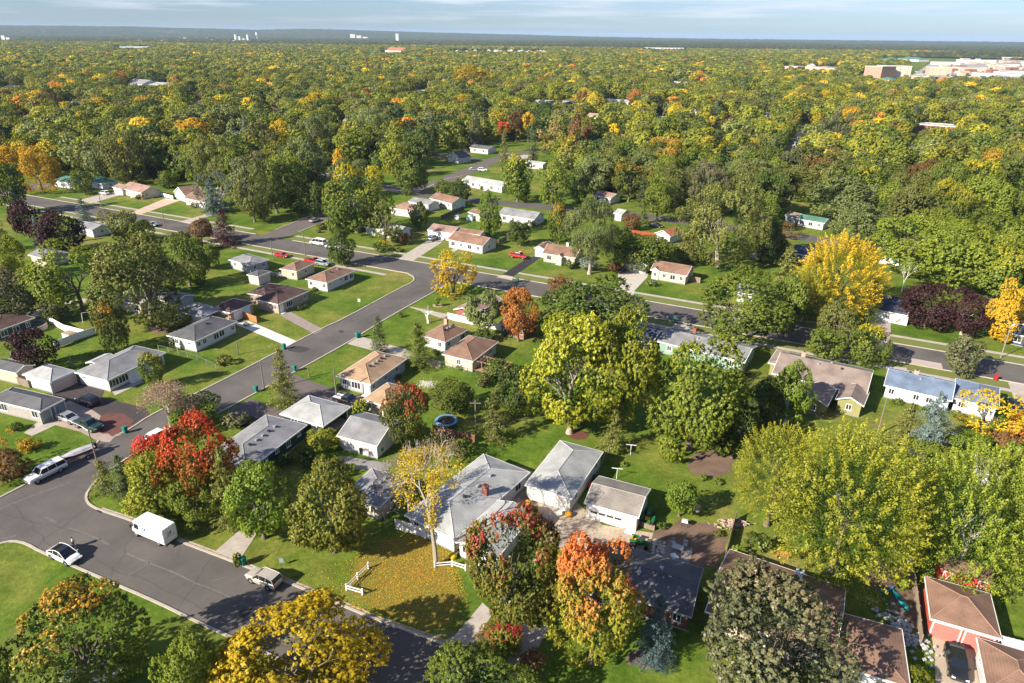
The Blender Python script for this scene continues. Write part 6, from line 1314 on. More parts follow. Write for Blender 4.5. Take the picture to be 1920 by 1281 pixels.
# ------------------------------------------------------------------ poles, lamps, wires
def utility_pole(bx, by, label, h=8.5, arms=1, lean=0, rz=0):
    P = G(bx, by); r = thing('utility_pole', label, 'utility pole', (P.x, P.y, 0), rz)
    m = MB(); m.tube((0, 0, -.2), (lean, 0, h), .15, .10, 8); m.build('pole', POLE, r)
    for i in range(arms):
        m = MB(); m.box(-.9, .9, -.05, .05, h - .6 - i * .8, h - .48 - i * .8); a = m.build('crossarm', POLE, r)
        m = MB()
        for x in (-.8, -.3, .3, .8): m.tube((x, 0, h - .48 - i * .8), (x, 0, h - .33 - i * .8), .04, .03, 6)
        m.build('insulator', M('insulator', (.3, .28, .26), .3, 0), a)
    return Vector((P.x, P.y, h - .3))
pp = {}
for k, bx, by, lb_, h, ar in (('a', 892, 817, 'pale utility pole right of the trampoline', 6.8, 1), ('b', 632, 752, 'utility pole at the dark pickup by the long tan house', 6.8, 0), ('c', 496, 732, 'utility pole left of the tall olive spruce', 6.2, 0), ('d', 573, 479, 'utility pole at the kerb beside the white van', 7.5, 0),
    ('e', 512, 487, 'utility pole beside the bright red car', 6, 0), ('f', 311, 431, 'utility pole on the near kerb by the cross street at left', 7.5, 0), ('g', 191, 390, 'utility pole at the small blue spruce', 6, 0), ('h', 1424, 797, 'pale pole with a white lamp in the shaded back yard', 6, 1),
    ('i', 1645, 815, 'thin dark pole in the yard left of the pale blue spruce', 7, 0), ('j', 580, 708, 'short thin pole on the dry lawn by the tan house', 2.5, 0), ('k', 447, 665, 'thin leaning pole on the lawn of the long white house', 3, 0), ('l', 1596, 232, 'tall pole in the mid distance wood', 24, 0), ('m', 136, 690, 'short pole between the grey garage and the white house', 3, 0)):
    pp[k] = utility_pole(bx, by, lb_, h, ar)
def wire(a, b, sag=.6):
    m = MB(); N_ = 10; pts = [a.lerp(b, i / N_) - Vector((0, 0, sag * 4 * (i / N_) * (1 - i / N_))) for i in range(N_ + 1)]
    for p, q in zip(pts, pts[1:]): m.tube(p, q, .018, None, 3, cap=False)
    return m
W_ = M('dark_cable', (.05, .05, .05), .7, 0)
for a, b, lb_ in (('c', 'b', 'cable from the pole at the spruce to the pole by the tan house'), ('b', 'a', 'cable from the pole by the tan house to the pole at the trampoline'), ('a', 'h', 'cable from the trampoline pole to the shaded back yard pole'), ('e', 'd', 'cable between the two poles by the cross street'), ('f', 'g', 'cable between the two left poles along the cross street')):
    tag(wire(pp[a], pp[b]).build('overhead_cable', W_), lb_, 'cable')
def lamp(bx, by, label, h, armv, mat):
    P = G(bx, by); r = thing('street_lamp', label, 'street lamp', (P.x, P.y, 0), 0)
    m = MB(); m.tube((0, 0, 0), (0, 0, h), .11, .08, 8); m.build('pole', mat, r)
    a = Vector(armv); m = MB(); m.tube((0, 0, h - .35), (a.x * .3, a.y * .3, h + .1), .05); m.tube((a.x * .3, a.y * .3, h + .1), (a.x, a.y, h + .35), .045); m.tube((0, 0, h - 1.1), (a.x * .3, a.y * .3, h + .08), .025); m.build('arm', METAL, r)
    d = a.normalized(); m = MB(); e = Vector((a.x, a.y, h + .33)); m.tube(e, e + Vector((d.x, d.y, .03)) * .75, .11, .17, 8); m.build('lamp_head', TRIM, r)
lamp(184, 873, 'wooden street lamp with a long arm over the street corner', 6.6, (-4.2, 2.0, 0), POLE)
lamp(1876, 671, 'tall grey street lamp leaning beside the bright yellow tree', 7.8, (1.6, -.8, 0), METAL)
# laundry line posts
for bx, by, lb_ in ((1182, 853, 'far clothes line post with a T bar on the sunny lawn'), (1156, 898, 'near clothes line post with a T bar behind the brown grey garage')):
    P = G(bx, by); r = thing('clothesline_post', lb_, 'clothesline post', (P.x, P.y, 0), math.radians(-10)); m = MB(); m.tube((0, 0, 0), (0, 0, 1.9), .05); m.build('post', TRIM, r); m = MB(); m.box(-.85, .85, -.04, .04, 1.86, 1.95); m.build('crossbar', TRIM, r)

# ------------------------------------------------------------------ fences
def fence(label, pts, h, mat, kind='board', step=2.4, pw=.1, name='fence', cat='fence'):
    Q = [G(*p) for p in pts]; r = thing(name, label, cat, Q[0]); o = Q[0]
    for a, b in zip(Q, Q[1:]):
        d = b - a; ln = d.length; n = max(1, round(ln / step)); u = d / ln; az = math.atan2(u.y, u.x)
        for i in range(n + (1 if b is Q[-1] else 0)):
            p = a + d * i / n - o; m = MB(); m.box(-pw / 2, pw / 2, -pw / 2, pw / 2, 0, h + .08); m.build('post', mat, r, p, az)
        for i in range(n):
            p = a + d * i / n - o; L_ = ln / n
            if kind == 'board':
                m = MB(); k = max(3, int(L_ / .16)); bw = (L_ - pw) / k
                for j in range(k): m.box(pw / 2 + j * bw + .008, pw / 2 + (j + 1) * bw - .008, -.02 + (j % 2) * .012, .0 + (j % 2) * .012, .05, h - (j * 37 % 5) * .008)
                pn = m.build('panel', mat, r, p, az); pn['kind'] = 'stuff'
                m = MB()
                for z in (.35, h - .3): m.box(pw / 2, L_ - pw / 2, .012, .055, z, z + .08)
                m.build('rail', mat, r, p, az)
            elif kind == 'vinyl':
                m = MB(); m.box(pw / 2, L_ - pw / 2, -.02, .02, .1, h - .06); m.build('panel', mat, r, p, az); m = MB(); m.box(pw / 2, L_ - pw / 2, -.035, .035, h - .06, h + .02); m.build('rail', mat, r, p, az)
            elif kind == 'rail':
                for z in (.28, .68):
                    if z < h: m = MB(); m.box(pw / 2, L_ - pw / 2, -.025, .025, z, z + .15); m.build('rail', mat, r, p, az)
            elif kind == 'link':
                m = MB(); m.tube((0, 0, h - .02), (L_, 0, h - .02), .025, None, 4, cap=False)
                k = int(L_ / .3)
                for j in range(k): x = j * .3; m.tube((x, 0, .05), (x + .3, 0, h), .006, None, 3, cap=False); m.tube((x + .3, 0, .05), (x, 0, h), .006, None, 3, cap=False)
                w2 = m.build('mesh_wire', mat, r, p, az); w2['kind'] = 'stuff'
    return r
fence('white two rail fence bent in a V on the leafy lawn', [(691, 1066), (671, 1086), (650, 1107), (680, 1116)], .95, VINYL, 'rail', 2.6, .16)
fence('short white two rail fence at the trunk of the tall yellow leafed tree', [(815, 1065), (848, 1062), (873, 1070)], .95, VINYL, 'rail', 2.4, .16)
fence('white vinyl fence along the back of the pool yard', [(85, 601), (122, 622), (160, 632)], 1.7, VINYL, 'vinyl')
fence('white vinyl fence below the pool yard running to the orange and green tree', [(104, 655), (145, 638), (186, 625)], 1.7, VINYL, 'vinyl')
fence('white vinyl fence behind the tan shed', [(24, 676), (46, 668), (60, 662)], 1.7, VINYL, 'vinyl')
fence('weathered board fence below the pale grey hip garage', [(18, 716), (38, 722), (56, 728)], 1.7, WOOD)
fence('orange cedar fence right of the brown hip garage', [(434, 589), (458, 597), (482, 606)], 1.7, CEDAR)
fence('white fence running behind the brown hip roofs', [(840, 599), (870, 606), (910, 615), (956, 624)], 1.7, VINYL, 'vinyl')
fence('grey picket fence behind the white ranch yard', [(827, 413), (848, 404), (870, 395)], 1.8, M('grey_stain', (.10, .09, .09), .9, .2, 2))
fence('board fence right of the white ranch', [(918, 461), (935, 459), (950, 452)], 1.7, WOOD)
fence('board fence right of the cream ranch by the gravel drive', [(1289, 527), (1312, 532)], 1.7, WOOD)
fence('red stained fence left of the terracotta cottage', [(1184, 440), (1205, 443), (1226, 446)], 1.7, M('red_stain', (.30, .07, .03), .85, .2, 2))
fence('white fence left of the white gabled garage', [(295, 366), (325, 374)], 1.5, VINYL, 'vinyl')
fence('board fence behind the trampoline', [(812, 812), (850, 822), (890, 832)], 1.7, M('red_brown_boards', (.20, .10, .06), .9, .25, 2))
fence('chain link fence across the lawn of the large white house', [(298, 656), (335, 665), (370, 675), (406, 693)], 1.1, METAL, 'link', 3)
fence('chain link fence along the tan house back lawn', [(775, 674), (815, 684), (870, 698), (905, 706)], 1.1, METAL, 'link', 3)
fence('wire fence left of the clothes line posts', [(1112, 905), (1140, 850)], 1.1, METAL, 'link', 3)
fence('long brown board fence in the back yards right of the patio', [(1354, 1072), (1364, 1030), (1372, 1000), (1379, 975)], 1.5, WOOD)
fence('board fence between the cluttered yard and the red doored garage', [(1701, 1038), (1708, 1080), (1715, 1130), (1724, 1212)], 1.7, WOOD)
fence('small picket fence beside the green tractor', [(1195, 985), (1212, 992), (1226, 996)], .9, WOOD, 'board', 1.2)
fence('thin dark fence behind the plumed ash', [(1652, 812), (1660, 850), (1668, 885)], 1.4, DARKM, 'link', 3)
fence('long white fence in front of the upswept trees', [(1648, 495), (1672, 497), (1700, 503)], 2.0, VINYL, 'vinyl')
fence('white wall fence at the left end of the centre house', [(742, 992), (768, 1000), (806, 1012)], 1.7, VINYL, 'vinyl')

# ------------------------------------------------------------------ yard things
def simple(name, label, cat, px, py, parts, rz=0, z=.02):
    P = G(px, py); r = thing(name, label, cat, (P.x, P.y, z), rz)
    for nm, mbb, mt in parts: mbb.build(nm, mt, r)
    return r
# trampoline
tb = MB(); fr = MB(); N_ = 24; leg = MB()
tb.poly([(1.55 * math.cos(i * 2 * math.pi / N_), 1.55 * math.sin(i * 2 * math.pi / N_), .86) for i in range(N_)])
for i in range(N_):
    a, b = i * 2 * math.pi / N_, (i + 1) * 2 * math.pi / N_
    fr.poly([(1.5 * math.cos(a), 1.5 * math.sin(a), .9), (2.0 * math.cos(a), 2.0 * math.sin(a), .88), (2.0 * math.cos(b), 2.0 * math.sin(b), .88), (1.5 * math.cos(b), 1.5 * math.sin(b), .9)])
    fr.poly([(2.0 * math.cos(a), 2.0 * math.sin(a), .88), (2.02 * math.cos(a), 2.02 * math.sin(a), .76), (2.02 * math.cos(b), 2.02 * math.sin(b), .76), (2.0 * math.cos(b), 2.0 * math.sin(b), .88)])
r = simple('trampoline', 'round black trampoline with a blue rim on the back lawn', 'trampoline', 837, 796, [('jumping_mat', tb, M('black_mat', (.015, .016, .02), .7, 0)), ('rim_pad', fr, M('blue_pad', (.14, .26, .42), .5, 0))])
for i in range(6): a = i * math.pi / 3; m = MB(); m.tube((1.9 * math.cos(a), 1.9 * math.sin(a), 0), (1.9 * math.cos(a), 1.9 * math.sin(a), .85), .03); m.build('leg', METAL, r)
# pool
wl = MB(); wt = MB(); N_ = 28; R0 = 3.1
for i in range(N_):
    a, b = i * 2 * math.pi / N_, (i + 1) * 2 * math.pi / N_
    c0, s0, c1, s1 = math.cos(a), math.sin(a), math.cos(b), math.sin(b)
    wl.poly([(R0 * c0, R0 * s0, 0), (R0 * c1, R0 * s1, 0), (R0 * c1, R0 * s1, 1.2), (R0 * c0, R0 * s0, 1.2)]); wl.poly([(R0 * c0, R0 * s0, 1.2), (R0 * c1, R0 * s1, 1.2), ((R0 - .2) * c1, (R0 - .2) * s1, 1.2), ((R0 - .2) * c0, (R0 - .2) * s0, 1.2)]); wl.poly([((R0 - .2) * c0, (R0 - .2) * s0, 1.2), ((R0 - .2) * c1, (R0 - .2) * s1, 1.2), ((R0 - .2) * c1, (R0 - .2) * s1, .3), ((R0 - .2) * c0, (R0 - .2) * s0, .3)])
wt.poly([((R0 - .2) * math.cos(i * 2 * math.pi / N_), (R0 - .2) * math.sin(i * 2 * math.pi / N_), .75) for i in range(N_)])
simple('swimming_pool', 'round above ground pool with pale walls and a green cover', 'pool', 60, 618, [('pool_wall', wl, M('pool_wall', (.42, .33, .30), .6, .1, 2)), ('water_cover', wt, M('pool_cover', (.10, .22, .16), .4, .15, 1))])
# swing set
m1 = MB()
for x in (-1.6, 1.6):
    for y in (-.8, .8): m1.tube((x, y, 0), (x * .9, 0, 2.1), .05)
m1.tube((-1.5, 0, 2.1), (1.5, 0, 2.1), .05); m2 = MB()
for x in (-.6, .6): m2.tube((x - .2, 0, 2.05), (x - .2, 0, .5), .012, None, 4); m2.tube((x + .2, 0, 2.05), (x + .2, 0, .5), .012, None, 4); m2.box(x - .24, x + .24, -.1, .1, .47, .51)
simple('swing_set', 'white A frame swing set on the shaded lawn', 'swing set', 170, 601, [('frame', m1, TRIM), ('swing', m2, BLK)], rz=math.radians(30))
# white tipped shed by the pool
m1 = MB(); m1.box(-1.2, 1.2, -.9, .9, 0, 1.6); m2 = MB(); m2.box(-1.3, 1.3, -1, 1, 1.6, 1.72, taper=.1); simple('storage_box', 'low white tan topped storage shed inside the vinyl fence', 'shed', 133, 637, [('wall', m1, VINYL), ('lid', m2, M('tan_boards', (.36, .25, .16), .9, .2, 2))], rz=math.radians(-25))
# lawn sign
m1 = MB(); m1.tube((0, 0, 0), (0, 0, 1.2), .03); m2 = MB(); m2.box(-.3, .3, -.02, .02, 1.1, 1.9); simple('yard_sign', 'small white sign on a post on the corner lawn', 'sign', 674, 574, [('post', m1, METAL), ('sign_board', m2, TRIM)])
# lawn ornament frame near the kerb
m1 = MB(); m1.tube((-.3, 0, 0), (-.2, 0, 1.1), .03); m1.tube((.3, 0, 0), (.2, 0, 1.1), .03); m1.box(-.28, .28, -.02, .02, .45, 1.1); simple('lawn_ornament', 'small pale blue ornament on the lawn above the champagne car', 'ornament', 529, 1060, [('frame', m1, M('faded_blue', (.25, .33, .36), .6, .1))])
# tractor
def tractor(px, py, lb_, s=1.0, rz=0):
    GR = M('tractor_green', (.015, .13, .035), .4, .05); P = G(px, py); r = thing('garden_tractor', lb_, 'tractor', (P.x, P.y, .04), rz)
    m = MB(); m.box(.2 * s, 1.4 * s, -.3 * s, .3 * s, .5 * s, 1.0 * s, taper=.05); m.box(-1.0 * s, .3 * s, -.35 * s, .35 * s, .4 * s, .7 * s); m.build('body', GR, r)
    for y in (-1, 1):
        m = MB(); m.tube((-.7 * s, y * .45 * s, .5 * s), (-.7 * s, y * .7 * s, .5 * s), .5 * s, None, 14); m.build('wheel', RUB, r); m = MB(); m.tube((1.05 * s, y * .38 * s, .3 * s), (1.05 * s, y * .55 * s, .3 * s), .3 * s, None, 12); m.build('wheel', RUB, r)
        m = MB(); m.box(-1.2 * s, -.2 * s, y * .58 * s - .18 * s, y * .58 * s + .18 * s, 1.02 * s, 1.08 * s); m.build('fender', GR, r)
    m = MB(); m.box(-.9 * s, -.45 * s, -.25 * s, .25 * s, .8 * s, .92 * s); m.box(-.98 * s, -.9 * s, -.25 * s, .25 * s, .9 * s, 1.3 * s); m.build('seat', M('tractor_yellow', (.5, .36, .02), .5, 0), r)
    m = MB(); m.tube((0, 0, .9 * s), (-.15 * s, 0, 1.2 * s), .03); m.tube((-.15 * s, 0, 1.18 * s), (-.17 * s, 0, 1.22 * s), .2 * s, None, 12); m.build('steering_wheel', BLK, r)
tractor(1215, 978, 'green tractor with loader arms right of the brown grey garage', 1.25, math.radians(70)); tractor(1198, 1024, 'green riding mower beside the charcoal roof', 1.0, math.radians(-25))
# patio, table, chairs, grill, stepping stones
flat('patio', [(1256, 1012), (1299, 1032), (1292, 1058), (1240, 1042)], M('patio_slabs', (.24, .21, .19), .9, .15, 2), .03)
def table(px, py, lb_, rz, mat=METAL):
    m = MB(); m.box(-.75, .75, -.5, .5, .72, .76); r = simple('patio_table', lb_, 'table', px, py, [('tabletop', m, mat)], rz)
    for x in (-.65, .65):
        for y in (-.4, .4): m = MB(); m.box(x - .03, x + .03, y - .03, y + .03, 0, .72); m.build('leg', mat, r)
def chair(px, py, lb_, rz, mat=METAL):
    m = MB(); m.box(-.28, .28, -.28, .28, .4, .46); b = MB(); b.box(-.28, .28, .25, .3, .46, 1.0); r = simple('patio_chair', lb_, 'chair', px, py, [('seat', m, mat), ('backrest', b, mat)], rz)
    for x in (-.24, .24):
        for y in (-.24, .24): m = MB(); m.box(x - .025, x + .025, y - .025, y + .025, 0, .4); m.build('leg', mat, r)
table(1270, 1034, 'grey patio table on the slabs behind the charcoal roof', math.radians(-25)); chair(1262, 1022, 'patio chair at the top left of the slabs', .2); chair(1284, 1026, 'patio chair at the top right of the slabs', -.3); chair(1291, 1040, 'patio chair at the right end of the slabs', -1.5)
m = MB(); m.box(-.35, .35, -.5, .5, .0, .35); simple('cooler_box', 'white and blue cooler box on the patio slabs', 'cooler', 1264, 1046, [('body', m, TRIM)], .3)
rs = random.Random(3)
for i in range(14):
    k, j = i % 3, i // 3; m = MB(); n_ = 7; pts = [(.42 * math.cos(t * 2 * math.pi / n_) * rs.uniform(.7, 1.2), .36 * math.sin(t * 2 * math.pi / n_) * rs.uniform(.7, 1.2)) for t in range(n_)]
    m.loft([[(x, y, 0) for x, y in pts], [(x * .95, y * .95, .06) for x, y in pts]]); P = G(1229 + k * 7.5 - j * 1.2 + rs.uniform(-1, 1), 1014 + j * 6 + k * 2.0 + rs.uniform(-1, 1))
    tag(m.build('stepping_stone', M('stone', (.42, .38, .33), .9, .2, 3), loc=(P.x, P.y, .02)), 'pale flat stepping stone set in the bare ground left of the patio', 'stone', 'stepping stones beside the patio')
m = MB(); m.box(-.45, .45, -.3, .3, .75, 1.1, taper=.08); l = MB()
for x in (-.4, .4): l.box(x - .03, x + .03, -.25, -.2, 0, .75); l.box(x - .03, x + .03, .2, .25, 0, .75)
simple('barbecue_grill', 'covered grill with a white lid on the bare ground by the fresh green tree', 'grill', 1283, 987, [('lid', m, M('grill_lid', (.5, .5, .5), .4, 0)), ('stand', l, DARKM)], math.radians(-20))
m = MB(); m.tube((0, 0, 0), (0, 0, .12), .12, .5, 10); m.tube((0, 0, .12), (0, 0, .7), .1, .1, 8); m.tube((0, 0, .7), (0, 0, .82), .45, .5, 12); simple('bird_bath', 'pale bird bath on the lawn right of the fresh green tree', 'bird bath', 1306, 958, [('bowl', m, CONC)])
for i, (px, py, lb_) in enumerate(((990, 947, 'large orange pumpkin at the corner of the pale grey garage'), (1066, 968, 'orange pumpkin pot at the right corner of the pale grey garage'), (849, 1047, 'round mound of yellow flowers by the porch of the centre house'))):
    bmh = bmesh.new(); bmesh.ops.create_uvsphere(bmh, u_segments=14, v_segments=8, radius=.55)
    for v in bmh.verts: a = math.atan2(v.co.y, v.co.x); f = 1 + .06 * math.cos(a * 7); v.co.x *= f; v.co.y *= f; v.co.z = v.co.z * .75 + .38
    mh = bpy.data.meshes.new('fruit'); bmh.to_mesh(mh); bmh.free(); P = G(px, py); r = thing('pumpkin' if i < 2 else 'flower_mound', lb_, 'pumpkin' if i < 2 else 'flowers', (P.x, P.y, .03))
    add('fruit' if i < 2 else 'blossom', mh, M('pumpkin_orange', (.55, .22, .01), .6, .15, 4) if i < 2 else M('flower_yellow', (.6, .4, .01), .9, .3, 8), r); m = MB(); m.tube((0, 0, .7), (.05, 0, .95), .05, .03, 5); m.build('stem', LM['green'], r)
# kayaks and clutter
def kayak(px, py, lb_, rz, mat, s=1.0):
    rg_ = [[(x * s, -w_ * s, .25), (x * s, -w_ * .7 * s, .05), (x * s, w_ * .7 * s, .05), (x * s, w_ * s, .25), (x * s, 0, .36)] for x, w_ in ((-1.6, .03), (-1.1, .3), (0, .42), (1.1, .3), (1.6, .03))]
    m = MB().loft(rg_); c = MB(); c.box(-.35 * s, .35 * s, -.2 * s, .2 * s, .33, .37); simple('kayak', lb_, 'kayak', px, py, [('hull', m, mat), ('cockpit', c, DARKM)], rz)
kayak(1688, 1128, 'turquoise kayak lying in the cluttered yard', math.radians(95), M('turquoise_plastic', (.02, .36, .40), .4, .05)); kayak(1663, 1108, 'small faded blue boat half hidden in the cluttered yard', .4, M('blue_plastic', (.06, .20, .33), .5, .1), .7)
m = MB(); rs = random.Random(8)
for i in range(260):
    x, y = rs.gauss(0, .9), rs.gauss(0, 2.0); s_ = rs.uniform(.05, .22); z = rs.uniform(0, .25); m.box(x - s_, x + s_, y - s_ * .7, y + s_ * .7, z, z + s_)
P = G(1695, 1185); tag(m.build('rubble_heap', M('pale_rubble', (.42, .42, .42), .9, .5, .8), loc=(P.x, P.y, 0), rz=.2), 'heap of pale rubble beside the brown roofed house', 'rubble', kind='stuff')
m = MB()
for i in range(220):
    x, y = rs.gauss(0, 1.6), rs.gauss(0, .8); s_ = rs.uniform(.05, .2); z = rs.uniform(0, .4); m.box(x - s_, x + s_, y - s_, y + s_, z, z + s_)
P = G(528, 517); tag(m.build('yard_clutter', M('mixed_clutter', (.35, .35, .36), .9, .7, .6), loc=(P.x, P.y, 0)), 'jumble of pale clutter before the small tan garage', 'clutter', kind='stuff')
m = MB()
for i in range(150):
    x, y = rs.gauss(0, 1.0), rs.gauss(0, .5); s_ = rs.uniform(.05, .16); z = rs.uniform(0, .5); m.tube((x, y, z), (x + rs.uniform(-.7, .7), y + rs.uniform(-.5, .5), z), s_ * .6, None, 5)
P = G(1370, 985); tag(m.build('firewood_pile', M('cut_wood', (.42, .32, .26), .9, .3, 2), loc=(P.x, P.y, 0)), 'pile of cut wood at the end of the long brown fence', 'woodpile', kind='stuff')
bm_ = MB()
for i in range(500):
    x, y = rs.gauss(0, .8), rs.gauss(0, .7); s_ = rs.uniform(.03, .1); z = rs.uniform(.2, .9); bm_.poly([(x - s_, y, z), (x, y - s_, z + .03), (x + s_, y, z), (x, y + s_, z + .05)])
P = G(800, 725); tag(bm_.build('flowering_bush', M('white_blossom', (.62, .58, .5), .9, .2, 8), loc=(P.x, P.y, 0)), 'white blossoming bush on the lawn behind the red topped maple', 'bush')
m = MB(); m.box(-1.4, 1.4, -.8, .8, 0, .8, taper=.15); simple('covered_furniture', 'grey covered furniture at the corner of the long tan house', 'furniture', 728, 722, [('cover', m, M('grey_cover', (.3, .3, .32), .8, .15, 1))], math.radians(20))
# pergola and deck
P = G(915, 702); r = thing('pergola', 'weathered wooden pergola and deck beside the front brown hip roof', 'pergola', (P.x, P.y, 0), math.radians(-25))
for i in range(4):
    for j in range(2): m = MB(); m.box(-4 + i * 2.6 - .06, -4 + i * 2.6 + .06, j * 2.6 - .06, j * 2.6 + .06, 0, 2.3); m.build('post', M('deck_wood', (.34, .20, .11), .9, .2, 2), r)
for j in range(2): m = MB(); m.box(-4.3, 4.3, j * 2.6 - .05, j * 2.6 + .05, 2.3, 2.45); m.build('beam', M('deck_wood', (.34, .20, .11)), r)
for i in range(12): m = MB(); m.box(-4.2 + i * .75, -4.12 + i * .75, -.4, 3.0, 2.452, 2.56); m.build('rafter', M('deck_wood', (.34, .20, .11)), r)
m = MB(); m.box(-4.4, 4.4, -.2, 2.9, .3, .38); m.build('deck', M('deck_wood', (.34, .20, .11)), r)
# red shed with white cross braced door
P = G(1757, 1092); P2 = G(1850, 1118); d = P2 - P; r = thing('red_shed', 'red shed with white cross braced doors behind the red doored garage', 'shed', (P.x, P.y, 0), math.atan2(d.y, d.x)); Ls = d.length
m = MB(); m.box(0, Ls, 0, 3.2, 0, 2.2); m.build('wall', REDP, r); m = MB(); m.loft([[(-.2, -.2, 2.2), (-.2, 1.6, 2.9), (-.2, 3.4, 2.2), (-.2, 1.6, 2.75)], [(Ls + .2, -.2, 2.2), (Ls + .2, 1.6, 2.9), (Ls + .2, 3.4, 2.2), (Ls + .2, 1.6, 2.75)]]); m.build('roof', R_BROWN, r)
for x in (.3, Ls - 1.3):
    m = MB(); m.box(x, x + .08, -.04, -.003, .1, 2.0); m.box(x + .92, x + 1.0, -.04, -.003, .1, 2.0); m.box(x + .08, x + .92, -.04, -.003, .1, .18); m.box(x + .08, x + .92, -.04, -.003, 1.92, 2.0); m.tube((x + .1, -.03, .2), (x + .9, -.03, 1.9), .04, None, 4); m.tube((x + .9, -.03, .2), (x + .1, -.03, 1.9), .04, None, 4); m.build('door_brace', TRIM, r)
# white ribbed metal awning
a, b, c = G(1874, 1190, 2.6), G(1925, 1203, 2.6), G(1935, 1262, 2.6); d = (b - a); u = d.normalized(); v = Vector((u.y, -u.x, 0)); Wd = 4.6; La = 7.0
r = thing('metal_awning', 'white ribbed metal awning at the right edge between two brown roofs', 'awning', (a.x, a.y, 0), math.atan2(u.y, u.x))
m = MB(); n_ = 28
for i in range(n_): x0_ = La * i / n_; x1_ = La * (i + 1) / n_; m.box(x0_, x1_ - .03, -Wd, 0, 2.5 + (i % 2) * .03, 2.55 + (i % 2) * .03)
m.build('awning_panel', M('white_metal', (.72, .72, .74), .4, .04, 1), r)
for x in (.1, La - .1):
    for y in (-Wd + .1, -.1): m = MB(); m.box(x - .05, x + .05, y - .05, y + .05, 0, 2.5); m.build('post', TRIM, r)
# play house and other small sheds
for px, py, lb_, s_, mt, rf in ((882, 414, 'little white blue roofed playhouse in the back yard', 1.1, VINYL, M('pale_blue_roof', (.35, .45, .5))), (858, 411, 'small white bin shed in the back yard', .8, VINYL, VINYL), (1455, 1048 - 0, 'wooden bench standing on the lawn above the brown roof', .7, CEDAR, CEDAR)):
    m = MB(); m.box(-s_, s_, -s_ * .8, s_ * .8, 0, s_ * 1.5); m2 = MB(); m2.loft([[(-s_ * 1.15, -s_, s_ * 1.5), (0, -s_, s_ * 2.3), (s_ * 1.15, -s_, s_ * 1.5)], [(-s_ * 1.15, s_, s_ * 1.5), (0, s_, s_ * 2.3), (s_ * 1.15, s_, s_ * 1.5)]])
    if 'bench' in lb_:
        m = MB(); m.box(-.8, .8, -.25, .25, .42, .48); m2 = MB(); m2.box(-.8, .8, .22, .27, .5, .95); l = MB()
        for x in (-.7, .7): l.box(x - .04, x + .04, -.22, .24, 0, .42)
        simple('garden_bench', lb_, 'bench', 1466, 1046, [('seat', m, CEDAR), ('backrest', m2, CEDAR), ('leg', l, CEDAR)], -.3)
    else: simple('playhouse' if 'play' in lb_ else 'garden_shed', lb_, 'shed', px, py, [('wall', m, mt), ('roof', m2, rf)], -.4)
# towers on the skyline
def tower(px, py, wpx, hpx, lb_, cat, nm, mat, round_=False, n=1):
    P = G(px, py); dep = math.hypot(P.x, P.y); r = thing(nm, lb_, cat, (P.x, P.y, 0)); w_ = wpx * dep / FPX; h_ = hpx * dep / FPX
    for i in range(n):
        m = MB(); x = (i - (n - 1) / 2) * w_ * 1.3; hh_ = h_ * (1 - .25 * (i % 3))
        if nm == 'water_tower': m.tube((0, 0, 0), (0, 0, h_ * .7), w_ * .15, None, 8); m.tube((0, 0, h_ * .65), (0, 0, h_), w_ * .5, w_ * .42, 12)
        elif round_: m.tube((x, 0, 0), (x, 0, hh_), w_ / 2, None, 10)
        else: m.box(x - w_ / 2, x + w_ / 2, 0, w_, 0, hh_)
        m.build('tank' if nm == 'water_tower' else 'silo' if round_ else 'block', mat, r)
tower(455, 79, 5, 11, 'cluster of pale grain silos on the left skyline', 'silo', 'grain_silo', WHITE, True, 4); tower(483, 77, 4, 13, 'white water tower beside the grain silos', 'water tower', 'water_tower', WHITE)
tower(673, 74, 8, 8, 'white blocky mill on the skyline left of centre', 'mill', 'mill_building', WHITE, False, 3); tower(745, 80, 5, 14, 'lone white tower on the skyline', 'tower', 'tower_block', WHITE)
tower(12, 80, 5, 9, 'pale grain tower at the far left', 'tower', 'tower_block', WHITE, False, 2)
# ------------------------------------------------------------------ fallen leaves
def pip(x, y, poly):
    c = False; n = len(poly)
    for i in range(n):
        x1, y1 = poly[i]; x2, y2 = poly[i - 1]
        if (y1 > y) != (y2 > y) and x < (x2 - x1) * (y - y1) / (y2 - y1) + x1: c = not c
    return c
def litter(name, label, n, sampler, mats, s=.07, seed=1):
    rg = random.Random(seed); mb = MB(); k = 0
    while k < n:
        p = sampler(rg)
        if p is None: continue
        k += 1; a = rg.uniform(0, 6.28); q = s * rg.uniform(.6, 1.5); ca, sa = math.cos(a) * q, math.sin(a) * q; z = .02 + rg.uniform(0, .03)
        mb.poly([(p[0] - ca, p[1] - sa, z), (p[0] + sa * .7, p[1] - ca * .7, z + rg.uniform(0, .05)), (p[0] + ca, p[1] + sa, z), (p[0] - sa * .7, p[1] + ca * .7, z + rg.uniform(0, .05))], rg.randrange(len(mats)))
    o = add(name, mb.me(name, mats)); tag(o, label, 'leaf litter', kind='stuff')
LY = M('fallen_yellow', (.60, .38, .03), .9, .2, 3); LO = M('fallen_orange', (.52, .23, .03), .9, .2, 3); LB = M('fallen_brown', (.24, .14, .06), .9, .2, 3)
lawn_px = [(655, 1050), (700, 1010), (740, 1003), (800, 1000), (850, 1040), (880, 1120), (862, 1190), (830, 1202), (712, 1160), (640, 1130), (590, 1106), (560, 1090), (600, 1060)]
lawn_w = [tuple(G(*p))[:2] for p in lawn_px]; cen = G(775, 1075)
def s1(rg):
    x, y = rg.gauss(cen.x + 1, 6), rg.gauss(cen.y + 1, 6); return (x, y) if pip(x, y, lawn_w) else None
litter('fallen_leaves', 'carpet of yellow and orange fallen leaves on the front lawn', 10000, s1, [LY, LY, LO, LB], .055)
gut = [G(*p) for p in B_top[1:12]]
